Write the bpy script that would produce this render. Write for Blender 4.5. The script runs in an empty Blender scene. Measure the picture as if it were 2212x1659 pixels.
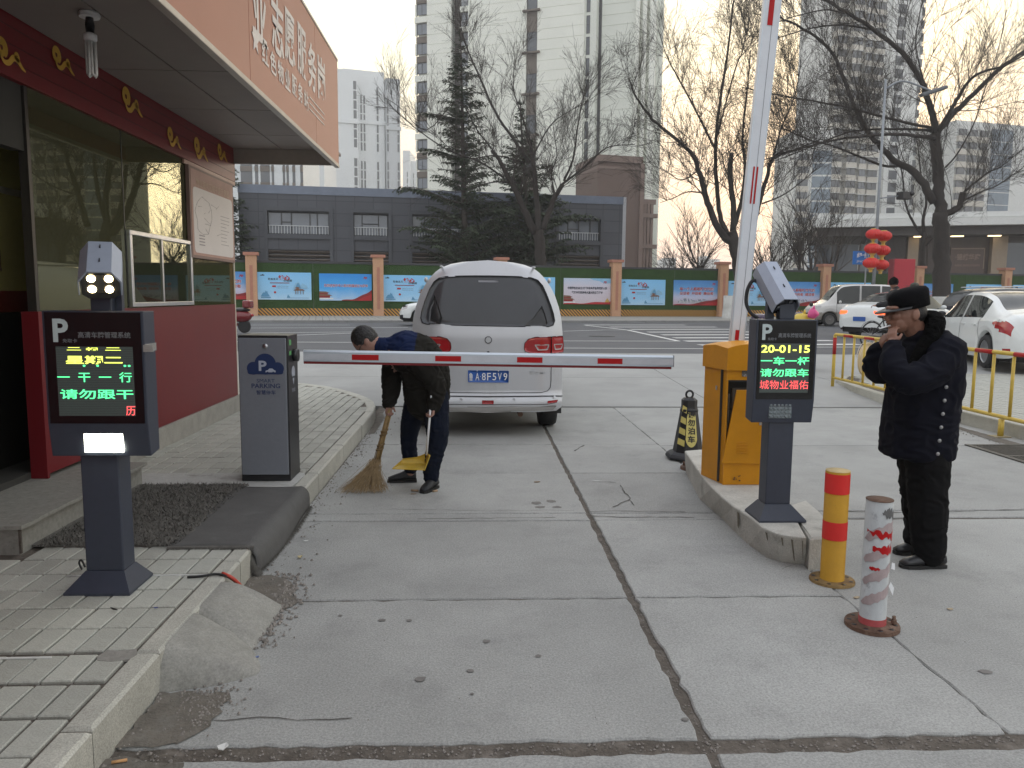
import bpy, bmesh, math, random
from mathutils import Vector, Matrix, noise
R_ = math.radians
random.seed(7)
SC = bpy.context.scene
COL = SC.collection

# ---------------------------------------------------------------- camera, sky, sun, exposure
FPX, CAMH = 780.0, 1.5
CAM_M = Matrix.Rotation(R_(-2.6226), 3, 'Z') @ Matrix.Rotation(R_(90 - 6.4952), 3, 'X') @ Matrix.Rotation(R_(0.5), 3, 'Z')
cam_data = bpy.data.cameras.new('camera')
cam = bpy.data.objects.new('camera', cam_data)
COL.objects.link(cam)
cam.matrix_world = Matrix.Translation((0, 0, CAMH)) @ CAM_M.to_4x4()
cam_data.sensor_width = 36.0
cam_data.lens = FPX / 1024 * 36
cam_data.clip_start = 0.05
cam_data.clip_end = 3000
SC.camera = cam

world = bpy.data.worlds.new('World')
SC.world = world
world.use_nodes = True
wn = world.node_tree
wn.nodes.clear()
w_out = wn.nodes.new('ShaderNodeOutputWorld')
w_bg = wn.nodes.new('ShaderNodeBackground')
w_sky = wn.nodes.new('ShaderNodeTexSky')
w_sky.sky_type = 'NISHITA'
w_sky.sun_disc = False
SUN_EL, SUN_AZ = 9.0, 24.0            # degrees; azimuth clockwise from +Y
w_sky.sun_elevation = R_(SUN_EL)
w_sky.sun_rotation = R_(SUN_AZ)
w_sky.air_density = 2.0
w_sky.dust_density = 6.0
w_sky.ozone_density = 1.5
w_mix = wn.nodes.new('ShaderNodeMix')
w_mix.data_type = 'RGBA'
w_mix.inputs[0].default_value = 0.85   # thin overcast: mostly an even pale cloud sheet
# cloud sheet colour: pinkish grey near the horizon, cream above, bluish grey overhead
w_tc = wn.nodes.new('ShaderNodeTexCoord')
w_sep = wn.nodes.new('ShaderNodeSeparateXYZ')
w_ramp = wn.nodes.new('ShaderNodeValToRGB')
els = w_ramp.color_ramp.elements
els[0].position = 0.0; els[0].color = (7.6, 6.6, 6.3, 1)
els[1].position = 1.0; els[1].color = (7.0, 7.4, 8.4, 1)
e = els.new(0.10); e.color = (9.6, 7.9, 6.5, 1)
e = els.new(0.28); e.color = (10.8, 10.2, 7.8, 1)
e = els.new(0.55); e.color = (8.6, 8.8, 9.0, 1)
wn.links.new(w_tc.outputs['Generated'], w_sep.inputs[0])
wn.links.new(w_sep.outputs['Z'], w_ramp.inputs[0])
w_ramp2 = wn.nodes.new('ShaderNodeValToRGB')       # the side away from the low sun: cooler
els = w_ramp2.color_ramp.elements
els[0].position = 0.0; els[0].color = (6.9, 7.05, 7.15, 1)
els[1].position = 1.0; els[1].color = (7.6, 7.8, 8.5, 1)
wn.links.new(w_sep.outputs['Z'], w_ramp2.inputs[0])
w_dot = wn.nodes.new('ShaderNodeVectorMath'); w_dot.operation = 'DOT_PRODUCT'
w_dot.inputs[1].default_value = (math.sin(R_(SUN_AZ)), math.cos(R_(SUN_AZ)), 0)
wn.links.new(w_tc.outputs['Generated'], w_dot.inputs[0])
w_mr = wn.nodes.new('ShaderNodeMapRange'); w_mr.inputs[1].default_value = -0.6; w_mr.inputs[2].default_value = 0.75
w_mr.interpolation_type = 'SMOOTHSTEP'
wn.links.new(w_dot.outputs['Value'], w_mr.inputs[0])
w_mx2 = wn.nodes.new('ShaderNodeMix'); w_mx2.data_type = 'RGBA'
wn.links.new(w_mr.outputs[0], w_mx2.inputs[0]); wn.links.new(w_ramp2.outputs[0], w_mx2.inputs[6]); wn.links.new(w_ramp.outputs[0], w_mx2.inputs[7])
wn.links.new(w_sky.outputs[0], w_mix.inputs[6])
wn.links.new(w_mx2.outputs[2], w_mix.inputs[7])
wn.links.new(w_mix.outputs[2], w_bg.inputs['Color'])
w_bg.inputs['Strength'].default_value = 0.12
wn.links.new(w_bg.outputs[0], w_out.inputs['Surface'])

sun_d = bpy.data.lights.new('sun', 'SUN')
sun_d.energy = 0.6
sun_d.angle = R_(16)
sun_d.color = (1.0, 0.86, 0.68)
sun = bpy.data.objects.new('sun', sun_d)
COL.objects.link(sun)
sun.rotation_euler = (R_(90 - SUN_EL), 0, R_(180 - SUN_AZ))
sun.location = (20, 40, 30)

SC.view_settings.view_transform = 'Standard'
SC.view_settings.look = 'None'
SC.view_settings.gamma = 1.0
SC.view_settings.exposure = 0.62
SC.view_settings.use_curve_mapping = False
SC.cycles.use_denoising = True
SC.cycles.max_bounces = 8
SC.cycles.transparent_max_bounces = 16
SC.cycles.volume_bounces = 0

# ---------------------------------------------------------------- measuring helpers (photo seen 2212 wide)
K = 1024 / 2212.0
CP = Vector((0, 0, CAMH))
def ray(u, v):
    return CAM_M @ Vector(((u * K - 512) / FPX, -(v * K - 384) / FPX, -1.0))
def G(u, v, z=0.0):
    d = ray(u, v); return CP + d * ((z - CAMH) / d.z)
def A(u, v, Y):
    d = ray(u, v); return CP + d * (Y / d.y)
def XP(u, v, x):
    d = ray(u, v); return CP + d * (x / d.x)
def D(u, v, depth):
    return CP + ray(u, v) * depth
def PL(u, v, p, n):
    d = ray(u, v); return CP + d * ((Vector(p) - CP).dot(n) / d.dot(n))
def gz(y):                              # the lane rises slightly towards the street
    return max(0.0, min(0.25, (y - 10.0) / 7.0 * 0.25))

# ---------------------------------------------------------------- materials
MATS = {}
def mat(name, col, rough=0.6, metal=0.0, var=0.12, scale=4.0, bump=0.0, bscale=60.0, col2=None, c2w=0.5, c2s=2.0,
        spec=0.5, emit=None, estr=1.0, coat=0.0, alpha=1.0, rnd=0.0, speck=0.0, specks=130, detail=6, stretch=None, c2sharp=0.15, bdist=0.01):
    if name in MATS: return MATS[name]
    m = bpy.data.materials.new(name); MATS[name] = m
    m.use_nodes = True
    nt = m.node_tree; N = nt.nodes; L = nt.links
    b = N['Principled BSDF']
    b.inputs['Roughness'].default_value = rough
    b.inputs['Metallic'].default_value = metal
    b.inputs['Specular IOR Level'].default_value = spec
    b.inputs['Coat Weight'].default_value = coat
    b.inputs['Coat Roughness'].default_value = 0.08
    if alpha < 1: b.inputs['Alpha'].default_value = alpha
    tc = N.new('ShaderNodeTexCoord')
    src = tc.outputs['Object']
    if stretch:
        mp = N.new('ShaderNodeMapping'); mp.inputs['Scale'].default_value = stretch
        L.new(src, mp.inputs[0]); src = mp.outputs[0]
    c = tuple(col) + (1,)
    n1 = N.new('ShaderNodeTexNoise'); n1.inputs['Scale'].default_value = scale; n1.inputs['Detail'].default_value = detail
    n1.inputs['Roughness'].default_value = 0.65
    L.new(src, n1.inputs['Vector'])
    hs = N.new('ShaderNodeMapRange'); hs.inputs[1].default_value = 0.25; hs.inputs[2].default_value = 0.75
    hs.inputs[3].default_value = 1 - var; hs.inputs[4].default_value = 1 + var
    L.new(n1.outputs[0], hs.inputs[0])
    base = None
    if col2 is not None:
        n2 = N.new('ShaderNodeTexNoise'); n2.inputs['Scale'].default_value = c2s; n2.inputs['Detail'].default_value = 8
        n2.inputs['Roughness'].default_value = 0.7
        L.new(src, n2.inputs['Vector'])
        mr = N.new('ShaderNodeMapRange'); mr.inputs[1].default_value = 0.72 - c2w * 0.44 ; mr.inputs[2].default_value = mr.inputs[1].default_value + c2sharp
        L.new(n2.outputs[0], mr.inputs[0])
        mx = N.new('ShaderNodeMix'); mx.data_type = 'RGBA'
        mx.inputs[6].default_value = c; mx.inputs[7].default_value = tuple(col2) + (1,)
        L.new(mr.outputs[0], mx.inputs[0]); base = mx.outputs[2]
    vm = N.new('ShaderNodeVectorMath'); vm.operation = 'SCALE'
    if base: L.new(base, vm.inputs[0])
    else: vm.inputs[0].default_value = col
    fac = hs.outputs[0]
    if rnd > 0:
        oi = N.new('ShaderNodeObjectInfo'); rr = N.new('ShaderNodeMapRange')
        rr.inputs[3].default_value = 1 - rnd; rr.inputs[4].default_value = 1 + rnd
        L.new(oi.outputs['Random'], rr.inputs[0])
        mm = N.new('ShaderNodeMath'); mm.operation = 'MULTIPLY'
        L.new(rr.outputs[0], mm.inputs[0]); L.new(fac, mm.inputs[1]); fac = mm.outputs[0]
    if speck > 0:
        n4 = N.new('ShaderNodeTexNoise'); n4.inputs['Scale'].default_value = specks; n4.inputs['Detail'].default_value = 3
        n4.inputs['Roughness'].default_value = .8
        L.new(src, n4.inputs['Vector'])
        m4 = N.new('ShaderNodeMapRange'); m4.inputs[1].default_value = .34; m4.inputs[2].default_value = .66
        m4.inputs[3].default_value = 1 - speck; m4.inputs[4].default_value = 1 + speck
        L.new(n4.outputs[0], m4.inputs[0])
        mm = N.new('ShaderNodeMath'); mm.operation = 'MULTIPLY'
        L.new(m4.outputs[0], mm.inputs[0]); L.new(fac, mm.inputs[1]); fac = mm.outputs[0]
    L.new(fac, vm.inputs['Scale'])
    L.new(vm.outputs[0], b.inputs['Base Color'])
    if bump > 0:
        n3 = N.new('ShaderNodeTexNoise'); n3.inputs['Scale'].default_value = bscale; n3.inputs['Detail'].default_value = 5
        L.new(src, n3.inputs['Vector'])
        bp = N.new('ShaderNodeBump'); bp.inputs['Strength'].default_value = bump; bp.inputs['Distance'].default_value = bdist
        L.new(n3.outputs[0], bp.inputs['Height']); L.new(bp.outputs[0], b.inputs['Normal'])
    if emit:
        b.inputs['Emission Color'].default_value = tuple(emit) + (1,)
        b.inputs['Emission Strength'].default_value = estr
    m.diffuse_color = c
    return m

# ---------------------------------------------------------------- objects
WL = {}                                  # world location of each root / parent chain
def _tag(o, label, cat, group, kind):
    if label: o['label'] = label
    if cat: o['category'] = cat
    if group: o['group'] = group
    if kind: o['kind'] = kind
def thing(name, label, cat, loc=(0, 0, 0), rz=0.0, group=None):
    o = bpy.data.objects.new(name, None); COL.objects.link(o)
    o.empty_display_size = 0.1
    o.location = loc; o.rotation_euler = (0, 0, rz)
    WL[o.name] = (Vector(loc), rz)
    _tag(o, label, cat, group, None)
    return o
def link_mesh(me, name, parent=None, label=None, cat=None, group=None, kind=None, loc=None):
    o = bpy.data.objects.new(name, me); COL.objects.link(o)
    if parent: o.parent = parent; WL[o.name] = WL[parent.name]
    else: WL[o.name] = (Vector(loc or (0, 0, 0)), 0.0)
    if loc is not None: o.location = loc
    _tag(o, label, cat, group, kind)
    return o
def copy_tree(o, parent=None):
    c = o.copy(); COL.objects.link(c); c.parent = parent
    WL[c.name] = (Vector(c.location), c.rotation_euler.z) if parent is None else WL[parent.name]
    for ch in list(o.children): copy_tree(ch, c)
    return c

class MB:
    """collects geometry; build() links it as one mesh object"""
    def __init__(self): self.v = []; self.f = []; self.m = []; self.s = []
    def add(self, vs, fs, mi=0, smooth=False):
        k = len(self.v)
        self.v.extend([tuple(p) for p in vs])
        for f in fs:
            self.f.append(tuple(i + k for i in f)); self.m.append(mi); self.s.append(smooth)
        return self
    def box(self, c, s, rz=0.0, mi=0, M=None):
        c = Vector(c); hx, hy, hz = s[0] / 2, s[1] / 2, s[2] / 2
        vs = [Vector((x, y, z)) for z in (-hz, hz) for y in (-hy, hy) for x in (-hx, hx)]
        Rm = M if M else Matrix.Rotation(rz, 3, 'Z')
        vs = [Rm @ p + c for p in vs]
        return self.add(vs, [(0, 2, 3, 1), (4, 5, 7, 6), (0, 1, 5, 4), (2, 6, 7, 3), (0, 4, 6, 2), (1, 3, 7, 5)], mi)
    def bb(self, a, b, mi=0):
        a = Vector(a); b = Vector(b)
        return self.box((a + b) / 2, [abs(x) for x in (b - a)], mi=mi)
    def tube(self, pts, r, n=8, mi=0, smooth=True, cap=True, flat=1.0):
        pts = [Vector(p) for p in pts]
        if not isinstance(r, (list, tuple)): r = [r] * len(pts)
        vs = []; fs = []
        t0 = (pts[1] - pts[0]).normalized()
        up = Vector((0, 0, 1)) if abs(t0.z) < 0.9 else Vector((0, 1, 0))
        sx = t0.cross(up).normalized()
        for i, p in enumerate(pts):
            t = (pts[min(i + 1, len(pts) - 1)] - pts[max(i - 1, 0)])
            t = t.normalized() if t.length > 1e-9 else t0
            sx = (sx - t * sx.dot(t))
            sx = sx.normalized() if sx.length > 1e-6 else t.orthogonal().normalized()
            sy = t.cross(sx)
            for k in range(n):
                a = 2 * math.pi * k / n
                vs.append(p + (sx * math.cos(a) + sy * math.sin(a) * flat) * r[i])
        for i in range(len(pts) - 1):
            for k in range(n):
                a = i * n + k; b = i * n + (k + 1) % n
                fs.append((a, b, b + n, a + n))
        self.add(vs, fs, mi, smooth)
        if cap:
            k = len(self.v) - len(vs)
            self.f.append(tuple(k + i for i in range(n))[::-1]); self.m.append(mi); self.s.append(False)
            self.f.append(tuple(k + (len(pts) - 1) * n + i for i in range(n))); self.m.append(mi); self.s.append(False)
        return self
    def lathe(self, c, prof, n=24, mi=0, smooth=True, axis='Z', sy=1.0, M=None, caps=True):
        c = Vector(c); vs = []; fs = []
        for (r, h) in prof:
            for k in range(n):
                a = 2 * math.pi * k / n
                p = Vector((r * math.cos(a), r * math.sin(a) * sy, h))
                if axis == 'X': p = Vector((p.z, p.x, p.y))
                if axis == 'Y': p = Vector((p.x, p.z, p.y))
                if M: p = M @ p
                vs.append(c + p)
        for i in range(len(prof) - 1):
            for k in range(n):
                a = i * n + k; b = i * n + (k + 1) % n
                fs.append((a, b, b + n, a + n))
        self.add(vs, fs, mi, smooth)
        k = len(self.v) - len(vs)
        for base, rv in ((k, prof[0][0]), (k + (len(prof) - 1) * n, prof[-1][0])):
            if rv > 1e-5 and caps:
                self.f.append(tuple(base + i for i in range(n))); self.m.append(mi); self.s.append(False)
        return self
    def sphere(self, c, r, n=14, mi=0, M=None):
        if not isinstance(r, (list, tuple)): r = (r, r, r)
        c = Vector(c); vs = []; fs = []; rings = max(6, n // 2 + 1)
        for i in range(rings + 1):
            t = math.pi * i / rings
            for k in range(n):
                a = 2 * math.pi * k / n
                p = Vector((r[0] * math.sin(t) * math.cos(a), r[1] * math.sin(t) * math.sin(a), r[2] * math.cos(t)))
                if M: p = M @ p
                vs.append(c + p)
        for i in range(rings):
            for k in range(n):
                a = i * n + k; b = i * n + (k + 1) % n
                fs.append((a, b, b + n, a + n))
        return self.add(vs, fs, mi, True)
    def prism(self, poly, O, X, Y, depth, mi=0):
        """polygon (2-D) in the frame O,X,Y pushed back along -X x Y by depth"""
        O = Vector(O); X = Vector(X).normalized(); Y = Vector(Y).normalized(); Nn = X.cross(Y)
        a = [O + X * p[0] + Y * p[1] for p in poly]; b = [p - Nn * depth for p in a]
        n = len(poly)
        fs = [tuple(range(n)), tuple(range(2 * n - 1, n - 1, -1))]
        fs += [(i, i + n, (i + 1) % n + n, (i + 1) % n) for i in range(n)]
        return self.add(a + b, fs, mi)
    def quad(self, a, b, c, d, mi=0): return self.add([a, b, c, d], [(0, 1, 2, 3)], mi)
    def build(self, name, mats, parent=None, label=None, cat=None, group=None, kind=None, local=False, bevel=0.0, bseg=2, weld=False):
        me = bpy.data.meshes.new(name)
        if parent is not None and not local:
            loc, rz = WL[parent.name]
            Rm = Matrix.Rotation(-rz, 3, 'Z')
            vs = [tuple(Rm @ (Vector(p) - loc)) for p in self.v]; wloc = None
        elif parent is None and not local:
            xs = [p[0] for p in self.v]; ys = [p[1] for p in self.v]; zs = [p[2] for p in self.v]
            wloc = Vector(((min(xs) + max(xs)) / 2, (min(ys) + max(ys)) / 2, min(zs)))
            if kind == 'structure': wloc = Vector((0, 0, 0))
            vs = [tuple(Vector(p) - wloc) for p in self.v]
        else:
            vs = self.v; wloc = None
        me.from_pydata(vs, [], self.f)
        if not isinstance(mats, (list, tuple)): mats = [mats]
        for mm in mats: me.materials.append(mm)
        me.polygons.foreach_set('material_index', self.m)
        me.polygons.foreach_set('use_smooth', self.s)
        me.update()
        if weld or True:
            me.validate()
        o = link_mesh(me, name, parent, label, cat, group, kind, wloc)
        if bevel > 0:
            bm_ = o.modifiers.new('bevel', 'BEVEL'); bm_.width = bevel; bm_.segments = bseg; bm_.limit_method = 'ANGLE'
            bm_.angle_limit = R_(40); bm_.harden_normals = False
        return o

def lettering(s, O, X, Y, w, h, m, parent, name='lettering', bold=0.0, lift=0.0, cat=None, label=None, keep=False, align='fit', extrude=0.0, shear=0.0):
    """text fitted into a w x h box centred at O, reading along X with Y up; lies on its surface"""
    cu = bpy.data.curves.new('txt', 'FONT'); cu.body = s; cu.offset = bold; cu.resolution_u = 3; cu.align_x = 'LEFT'
    cu.extrude = extrude; cu.shear = shear
    o = bpy.data.objects.new('txt', cu)
    COL.objects.link(o)
    dg = bpy.context.evaluated_depsgraph_get()
    me = bpy.data.meshes.new_from_object(o.evaluated_get(dg))
    bpy.data.objects.remove(o); bpy.data.curves.remove(cu)
    if not me.vertices: return None
    xs = [v.co.x for v in me.vertices]; ys = [v.co.y for v in me.vertices]
    x0, x1, y0, y1 = min(xs), max(xs), min(ys), max(ys)
    sx = w / max(1e-6, x1 - x0); sy = h / max(1e-6, y1 - y0)
    if keep: sx = sy = min(sx, sy)
    O = Vector(O); X = Vector(X).normalized(); Y = Vector(Y).normalized(); Nn = X.cross(Y)
    loc, rz = WL[parent.name]; Rm = Matrix.Rotation(-rz, 3, 'Z')
    for v in me.vertices:
        p = O + X * ((v.co.x - (x0 + x1) / 2) * sx) + Y * ((v.co.y - (y0 + y1) / 2) * sy) + Nn * (lift + v.co.z)
        v.co = Rm @ (p - loc)
    me.materials.clear(); me.materials.append(m)
    ob = link_mesh(me, name, parent, label)
    return ob

def rpoly(pts, r=0.02, n=4):
    """round the corners of a 2-D polygon"""
    out = []
    N = len(pts)
    for i in range(N):
        p0 = Vector(pts[i - 1]); p = Vector(pts[i]); p1 = Vector(pts[(i + 1) % N])
        a = (p0 - p); b = (p1 - p); k = min(r, a.length * .45, b.length * .45)
        a = p + a.normalized() * k; b = p + b.normalized() * k
        for j in range(n + 1):
            t = j / n
            out.append(tuple(a * (1 - t) ** 2 + p * 2 * t * (1 - t) + b * t * t))
    return out
def circ(cx, cy, r, n=20, ry=None, a0=0, a1=360):
    ry = r if ry is None else ry
    m = n if a1 - a0 >= 360 else n + 1
    return [(cx + r * math.cos(R_(a0 + (a1 - a0) * i / n)), cy + ry * math.sin(R_(a0 + (a1 - a0) * i / n))) for i in range(m)]
def cat(pts, k=6):
    """Catmull-Rom through points"""
    P = [Vector(p) for p in pts]; P = [P[0] * 2 - P[1]] + P + [P[-1] * 2 - P[-2]]
    out = []
    for i in range(1, len(P) - 2):
        for j in range(k):
            t = j / k
            out.append(0.5 * ((2 * P[i]) + (P[i + 1] - P[i - 1]) * t + (2 * P[i - 1] - 5 * P[i] + 4 * P[i + 1] - P[i + 2]) * t * t + (3 * P[i] - P[i - 1] - 3 * P[i + 1] + P[i + 2]) * t ** 3))
    out.append(P[-2].copy())
    return out

# common materials
m_slab = mat('concrete_slab', (0.305, 0.307, 0.294), 0.85, var=0.18, scale=1.1, bump=0.3, bscale=110, col2=(0.205, 0.205, 0.20), c2w=0.44, c2s=2.4, rnd=0.06, bdist=0.006, c2sharp=0.35, speck=.24, specks=110)
m_apron = mat('apron_concrete', (0.31, 0.312, 0.302), 0.85, var=0.16, scale=0.8, bump=0.25, bscale=50, rnd=0.04, col2=(.22, .22, .215), c2w=.4, c2s=.7, c2sharp=.4)
m_joint = mat('joint_dirt', (0.10, 0.085, 0.07), 0.95, var=0.35, scale=14, bump=0.9, bscale=70, col2=(0.16, 0.14, 0.12), c2s=9)
m_paver = mat('paver', (0.37, 0.37, 0.33), 0.85, var=0.12, scale=7, bump=0.3, bscale=120, col2=(0.24, 0.235, 0.20), c2w=0.38, c2s=5, rnd=0.12, bdist=0.004, c2sharp=0.3, speck=.2, specks=150)
m_kerb = mat('kerb_granite', (0.40, 0.392, 0.345), 0.8, var=0.12, scale=9, bump=0.35, bscale=150, col2=(0.24, 0.235, 0.21), c2w=0.35, c2s=3, rnd=0.06, bdist=0.004, c2sharp=0.3, speck=.28, specks=170)
m_asph = mat('asphalt', (0.085, 0.088, 0.095), 0.85, var=0.18, scale=0.6, bump=0.3, bscale=60, col2=(0.12, 0.12, 0.125), c2s=0.35, c2sharp=0.4)
m_white_line = mat('road_paint', (0.62, 0.62, 0.60), 0.7, var=0.12, scale=3, col2=(0.32, 0.32, 0.32), c2w=0.3, c2s=6)
m_darkgrey = mat('dark_grey_paint', (0.035, 0.042, 0.062), 0.42, var=0.08, scale=30, bump=0.12, bscale=350, spec=0.5, bdist=0.002)
m_greypanel = mat('grey_door_paint', (0.20, 0.215, 0.245), 0.38, metal=0.2, var=0.05, scale=40, bump=0.06, bscale=400, bdist=0.002)
m_black = mat('black_plastic', (0.012, 0.012, 0.014), 0.35, var=0.1, scale=10)
m_blackrub = mat('black_rubber', (0.018, 0.018, 0.019), 0.7, var=0.2, scale=12, bump=0.2, bscale=60)
m_steel = mat('steel', (0.55, 0.56, 0.58), 0.28, metal=1.0, var=0.06, scale=20)
m_white = mat('white_paint', (0.78, 0.79, 0.80), 0.35, var=0.04, scale=3)
m_glassdark = mat('dark_glass', (0.015, 0.017, 0.02), 0.04, var=0.02, spec=0.8)
m_rust = mat('rusty_iron', (0.10, 0.055, 0.035), 0.85, var=0.35, scale=18, bump=0.5, bscale=80, col2=(0.17, 0.11, 0.08), c2s=10)
m_skin = mat('skin', (0.25, 0.125, 0.085), 0.5, var=0.08, scale=30)
m_hair = mat('black_hair', (0.01, 0.009, 0.009), 0.55, var=0.3, scale=60, bump=0.5, bscale=120)
UPZ = Vector((0, 0, 1)); XX = Vector((1, 0, 0)); YY = Vector((0, 1, 0))

# ================================================================ THE GROUND
def sheet(name, m, xs, ys, zf, label=None):
    mb = MB(); nx = len(xs)
    vs = [(x, y, zf(x, y)) for y in ys for x in xs]
    fs = [(j * nx + i, j * nx + i + 1, (j + 1) * nx + i + 1, (j + 1) * nx + i) for j in range(len(ys) - 1) for i in range(nx - 1)]
    mb.add(vs, fs)
    return mb.build(name, m, kind='structure', label=label)
m_ground = mat('bare_ground', (0.16, 0.15, 0.13), 0.95, var=0.2, scale=0.3)
sheet('ground', m_ground, [-1500, -60, 0, 60, 1500], [-60, 0, 10, 12, 14, 17, 36, 60, 300, 1500], lambda x, y: gz(y) - 0.07)

# lane: a dirt-filled bed with the cast slabs on it
lane = MB().bb((-1.3, -3, -0.06), (6.2, 10.42, -0.010)).build('lane', m_joint, kind='structure')
rs = random.Random(3)
def jag_rect(x0, x1, y0, y1, amp=0.006, step=0.06):
    def edge(a, b):
        n = max(2, int((Vector(b) - Vector(a)).length / step)); out = []
        for i in range(n):
            t = i / n; out.append((a[0] + (b[0] - a[0]) * t + rs.uniform(-amp, amp), a[1] + (b[1] - a[1]) * t + rs.uniform(-amp, amp)))
        return out
    return edge((x0, y0), (x1, y0)) + edge((x1, y0), (x1, y1)) + edge((x1, y1), (x0, y1)) + edge((x0, y1), (x0, y0))
def slab(x0, x1, y0, y1, top=0.0, amp=0.006, h=0.04):
    o = jag_rect(x0, x1, y0, y1, amp)
    n = len(o); cx, cy = (x0 + x1) / 2, (y0 + y1) / 2
    mb = MB(); rings = []
    for z, k in ((top - h, 0), (top - 0.006, 0), (top, 0.006)):
        rings.append([(p[0] + (k if p[0] < cx else -k), p[1] + (k if p[1] < cy else -k), z) for p in o])
    mb.add(sum(rings, []), [(r * n + i, r * n + (i + 1) % n, (r + 1) * n + (i + 1) % n, (r + 1) * n + i) for r in range(2) for i in range(n)])
    mb.add(rings[2], [tuple(range(n))])
    return mb.build('concrete_slab', m_slab, lane)
rows = [(-2.9, 0.9), (0.93, 2.395), (2.485, 3.722), (3.742, 5.075), (5.09, 5.245), (5.262, 6.48), (6.486, 7.752), (7.768, 10.38)]
for i, (a, b) in enumerate(rows):
    big = 0.016 if i in (1, 2) else 0.007
    slab(-1.185, 0.765 - 0.003 * (i < 4), a, b, 0.0 + rs.uniform(-.002, .002), amp=0.005 if i > 2 else 0.009)
    slab(0.798 + 0.004 * (i < 4), 1.852, a, b, rs.uniform(-.002, .002), amp=0.005 if i > 2 else 0.009)
for a, b in [(-2.9, 0.9), (0.93, 2.395), (2.485, 5.075), (5.12, 5.28), (5.30, 7.70), (7.715, 10.38)]:
    slab(1.857, 6.1, a, b, rs.uniform(-.001, .001))
# apron rising to the street
apr = MB().bb((-40, 10.40, -0.3), (40, 17.0, -0.061)).build('apron', m_apron, kind='structure')
ax = [-40, -20, -9, -5.2, -1.2, 0.78, 3.3, 6.0, 8.6, 14, 40]
for i in range(len(ax) - 1):
    for (a, b) in ((10.40, 13.2), (13.215, 17.0)):
        mb = MB()
        x0, x1 = ax[i] + .006, ax[i + 1] - .006
        vs = [(x0, a, gz(a)), (x1, a, gz(a)), (x1, b, gz(b)), (x0, b, gz(b))]
        lo = [(x, y, z - .05) for x, y, z in vs]
        mb.add(vs + lo, [(0, 1, 2, 3), (0, 4, 5, 1), (1, 5, 6, 2), (2, 6, 7, 3), (3, 7, 4, 0)])
        mb.build('concrete_slab', m_apron, apr)

# street, far kerb, far pavement
KD = Vector((1, 0.2014, 0)).normalized(); KN = Vector((-KD.y, KD.x, 0))
KP = Vector((-9.577, 33.524, 0.0))
WP = D(545, 640, 40.0); WP.z = 0
def kline(s, off=0.0, z=0.25): p = KP + KD * s + KN * off; return (p.x, p.y, z)
wall_off = (WP - KP).dot(KN)
road = MB()
road.add([(-80, 17.0, .248), (300, 17.0, .248), kline(330, 0, .248), kline(-72, 0, .248)], [(0, 1, 2, 3)])
road = road.build('road', m_asph, kind='structure')
def mark(pts, z=.253):
    mb = MB(); mb.add([(p[0], p[1], z) for p in pts], [tuple(range(len(pts)))])
    return mb.build('marking', m_white_line, road)
def line(a, b, w):
    a = Vector((a[0], a[1], 0)); b = Vector((b[0], b[1], 0)); d = (b - a).normalized(); n = Vector((-d.y, d.x, 0)) * w / 2
    return mark([a - n, b - n, b + n, a + n])
for (v, u0) in ((702, 1263), (706.5, 1318), (711.5, 1362), (717.5, 1400), (723.5, 1430), (730, 1456), (737, 1480), (745.5, 1512)):
    a = G(u0, v, .25); w = 0.42
    line((a.x, a.y), (a.x + 4.6, a.y + 0.75), w)
line((4.62, 33.2), (5.6, 28.8), .15); line((5.6, 28.8), (5.70, 21.9), .15); line((2.4, 21.55), (5.75, 21.8), .13)
line((3.05, 27.5), (4.7, 28.7), .13); line((4.7, 28.7), (5.6, 28.8), .13)
line((-9.4, 30.9), (-5.1, 31.7), .14); line((-8.6, 28.2), (-2.6, 29.7), .14); line((-7.5, 24.7), (-3.9, 26.0), .14)
line((-6.8, 22.3), (-3.9, 25.2), .13); line((-6.2, 20.3), (-2.2, 20.35), .13); line((-9.5, 19.6), (-5.5, 22.2), .13)
line((-30, 27.6), (-9.5, 26.6), .14); line((-40, 20.4), (-7.5, 20.4), .14)
line((7.6, 19.4), (30, 21.5), .14); line((2.0, 18.6), (7.4, 18.7), .12)
mk = MB().lathe((3.9, 24.2, .250), [(0, 0.004), (.42, .004), (.42, 0)], 28).build('manhole_cover', mat('iron_cover', (.05, .05, .05), .7, var=.2, scale=10, bump=.5, bscale=20), label='round iron manhole cover in the asphalt before the crosswalk', cat='manhole cover')
m_farkerb = mat('far_kerb', (.23, .23, .225), .85, var=.15, scale=1.5)
m_farpave = mat('far_paving', (.30, .29, .26), .85, var=.12, scale=3, col2=(.2, .19, .18), c2w=.3, c2s=5)
fs_ = MB()
for i in range(-60, 90):
    a = kline(i * 1.0 + .01, 0, .2); b = kline(i + .99, 0, .2); c = kline(i + .99, .15, .2); d = kline(i + .01, .15, .2)
    k = [(p[0], p[1], .35) for p in (a, b, c, d)]
    fs_.add([a, b, c, d] + k, [(4, 5, 6, 7), (0, 1, 5, 4), (1, 2, 6, 5), (3, 0, 4, 7)])
kerb_far = fs_.build('kerb', m_farkerb, kind='structure')
sw = MB(); sw.add([kline(-330, .151, .335), kline(330, .151, .335), kline(330, 60, .335), kline(-330, 60, .335)], [(0, 1, 2, 3)])
fpv = sw.build('far_pavement', m_joint, kind='structure')
mb = MB()
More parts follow.
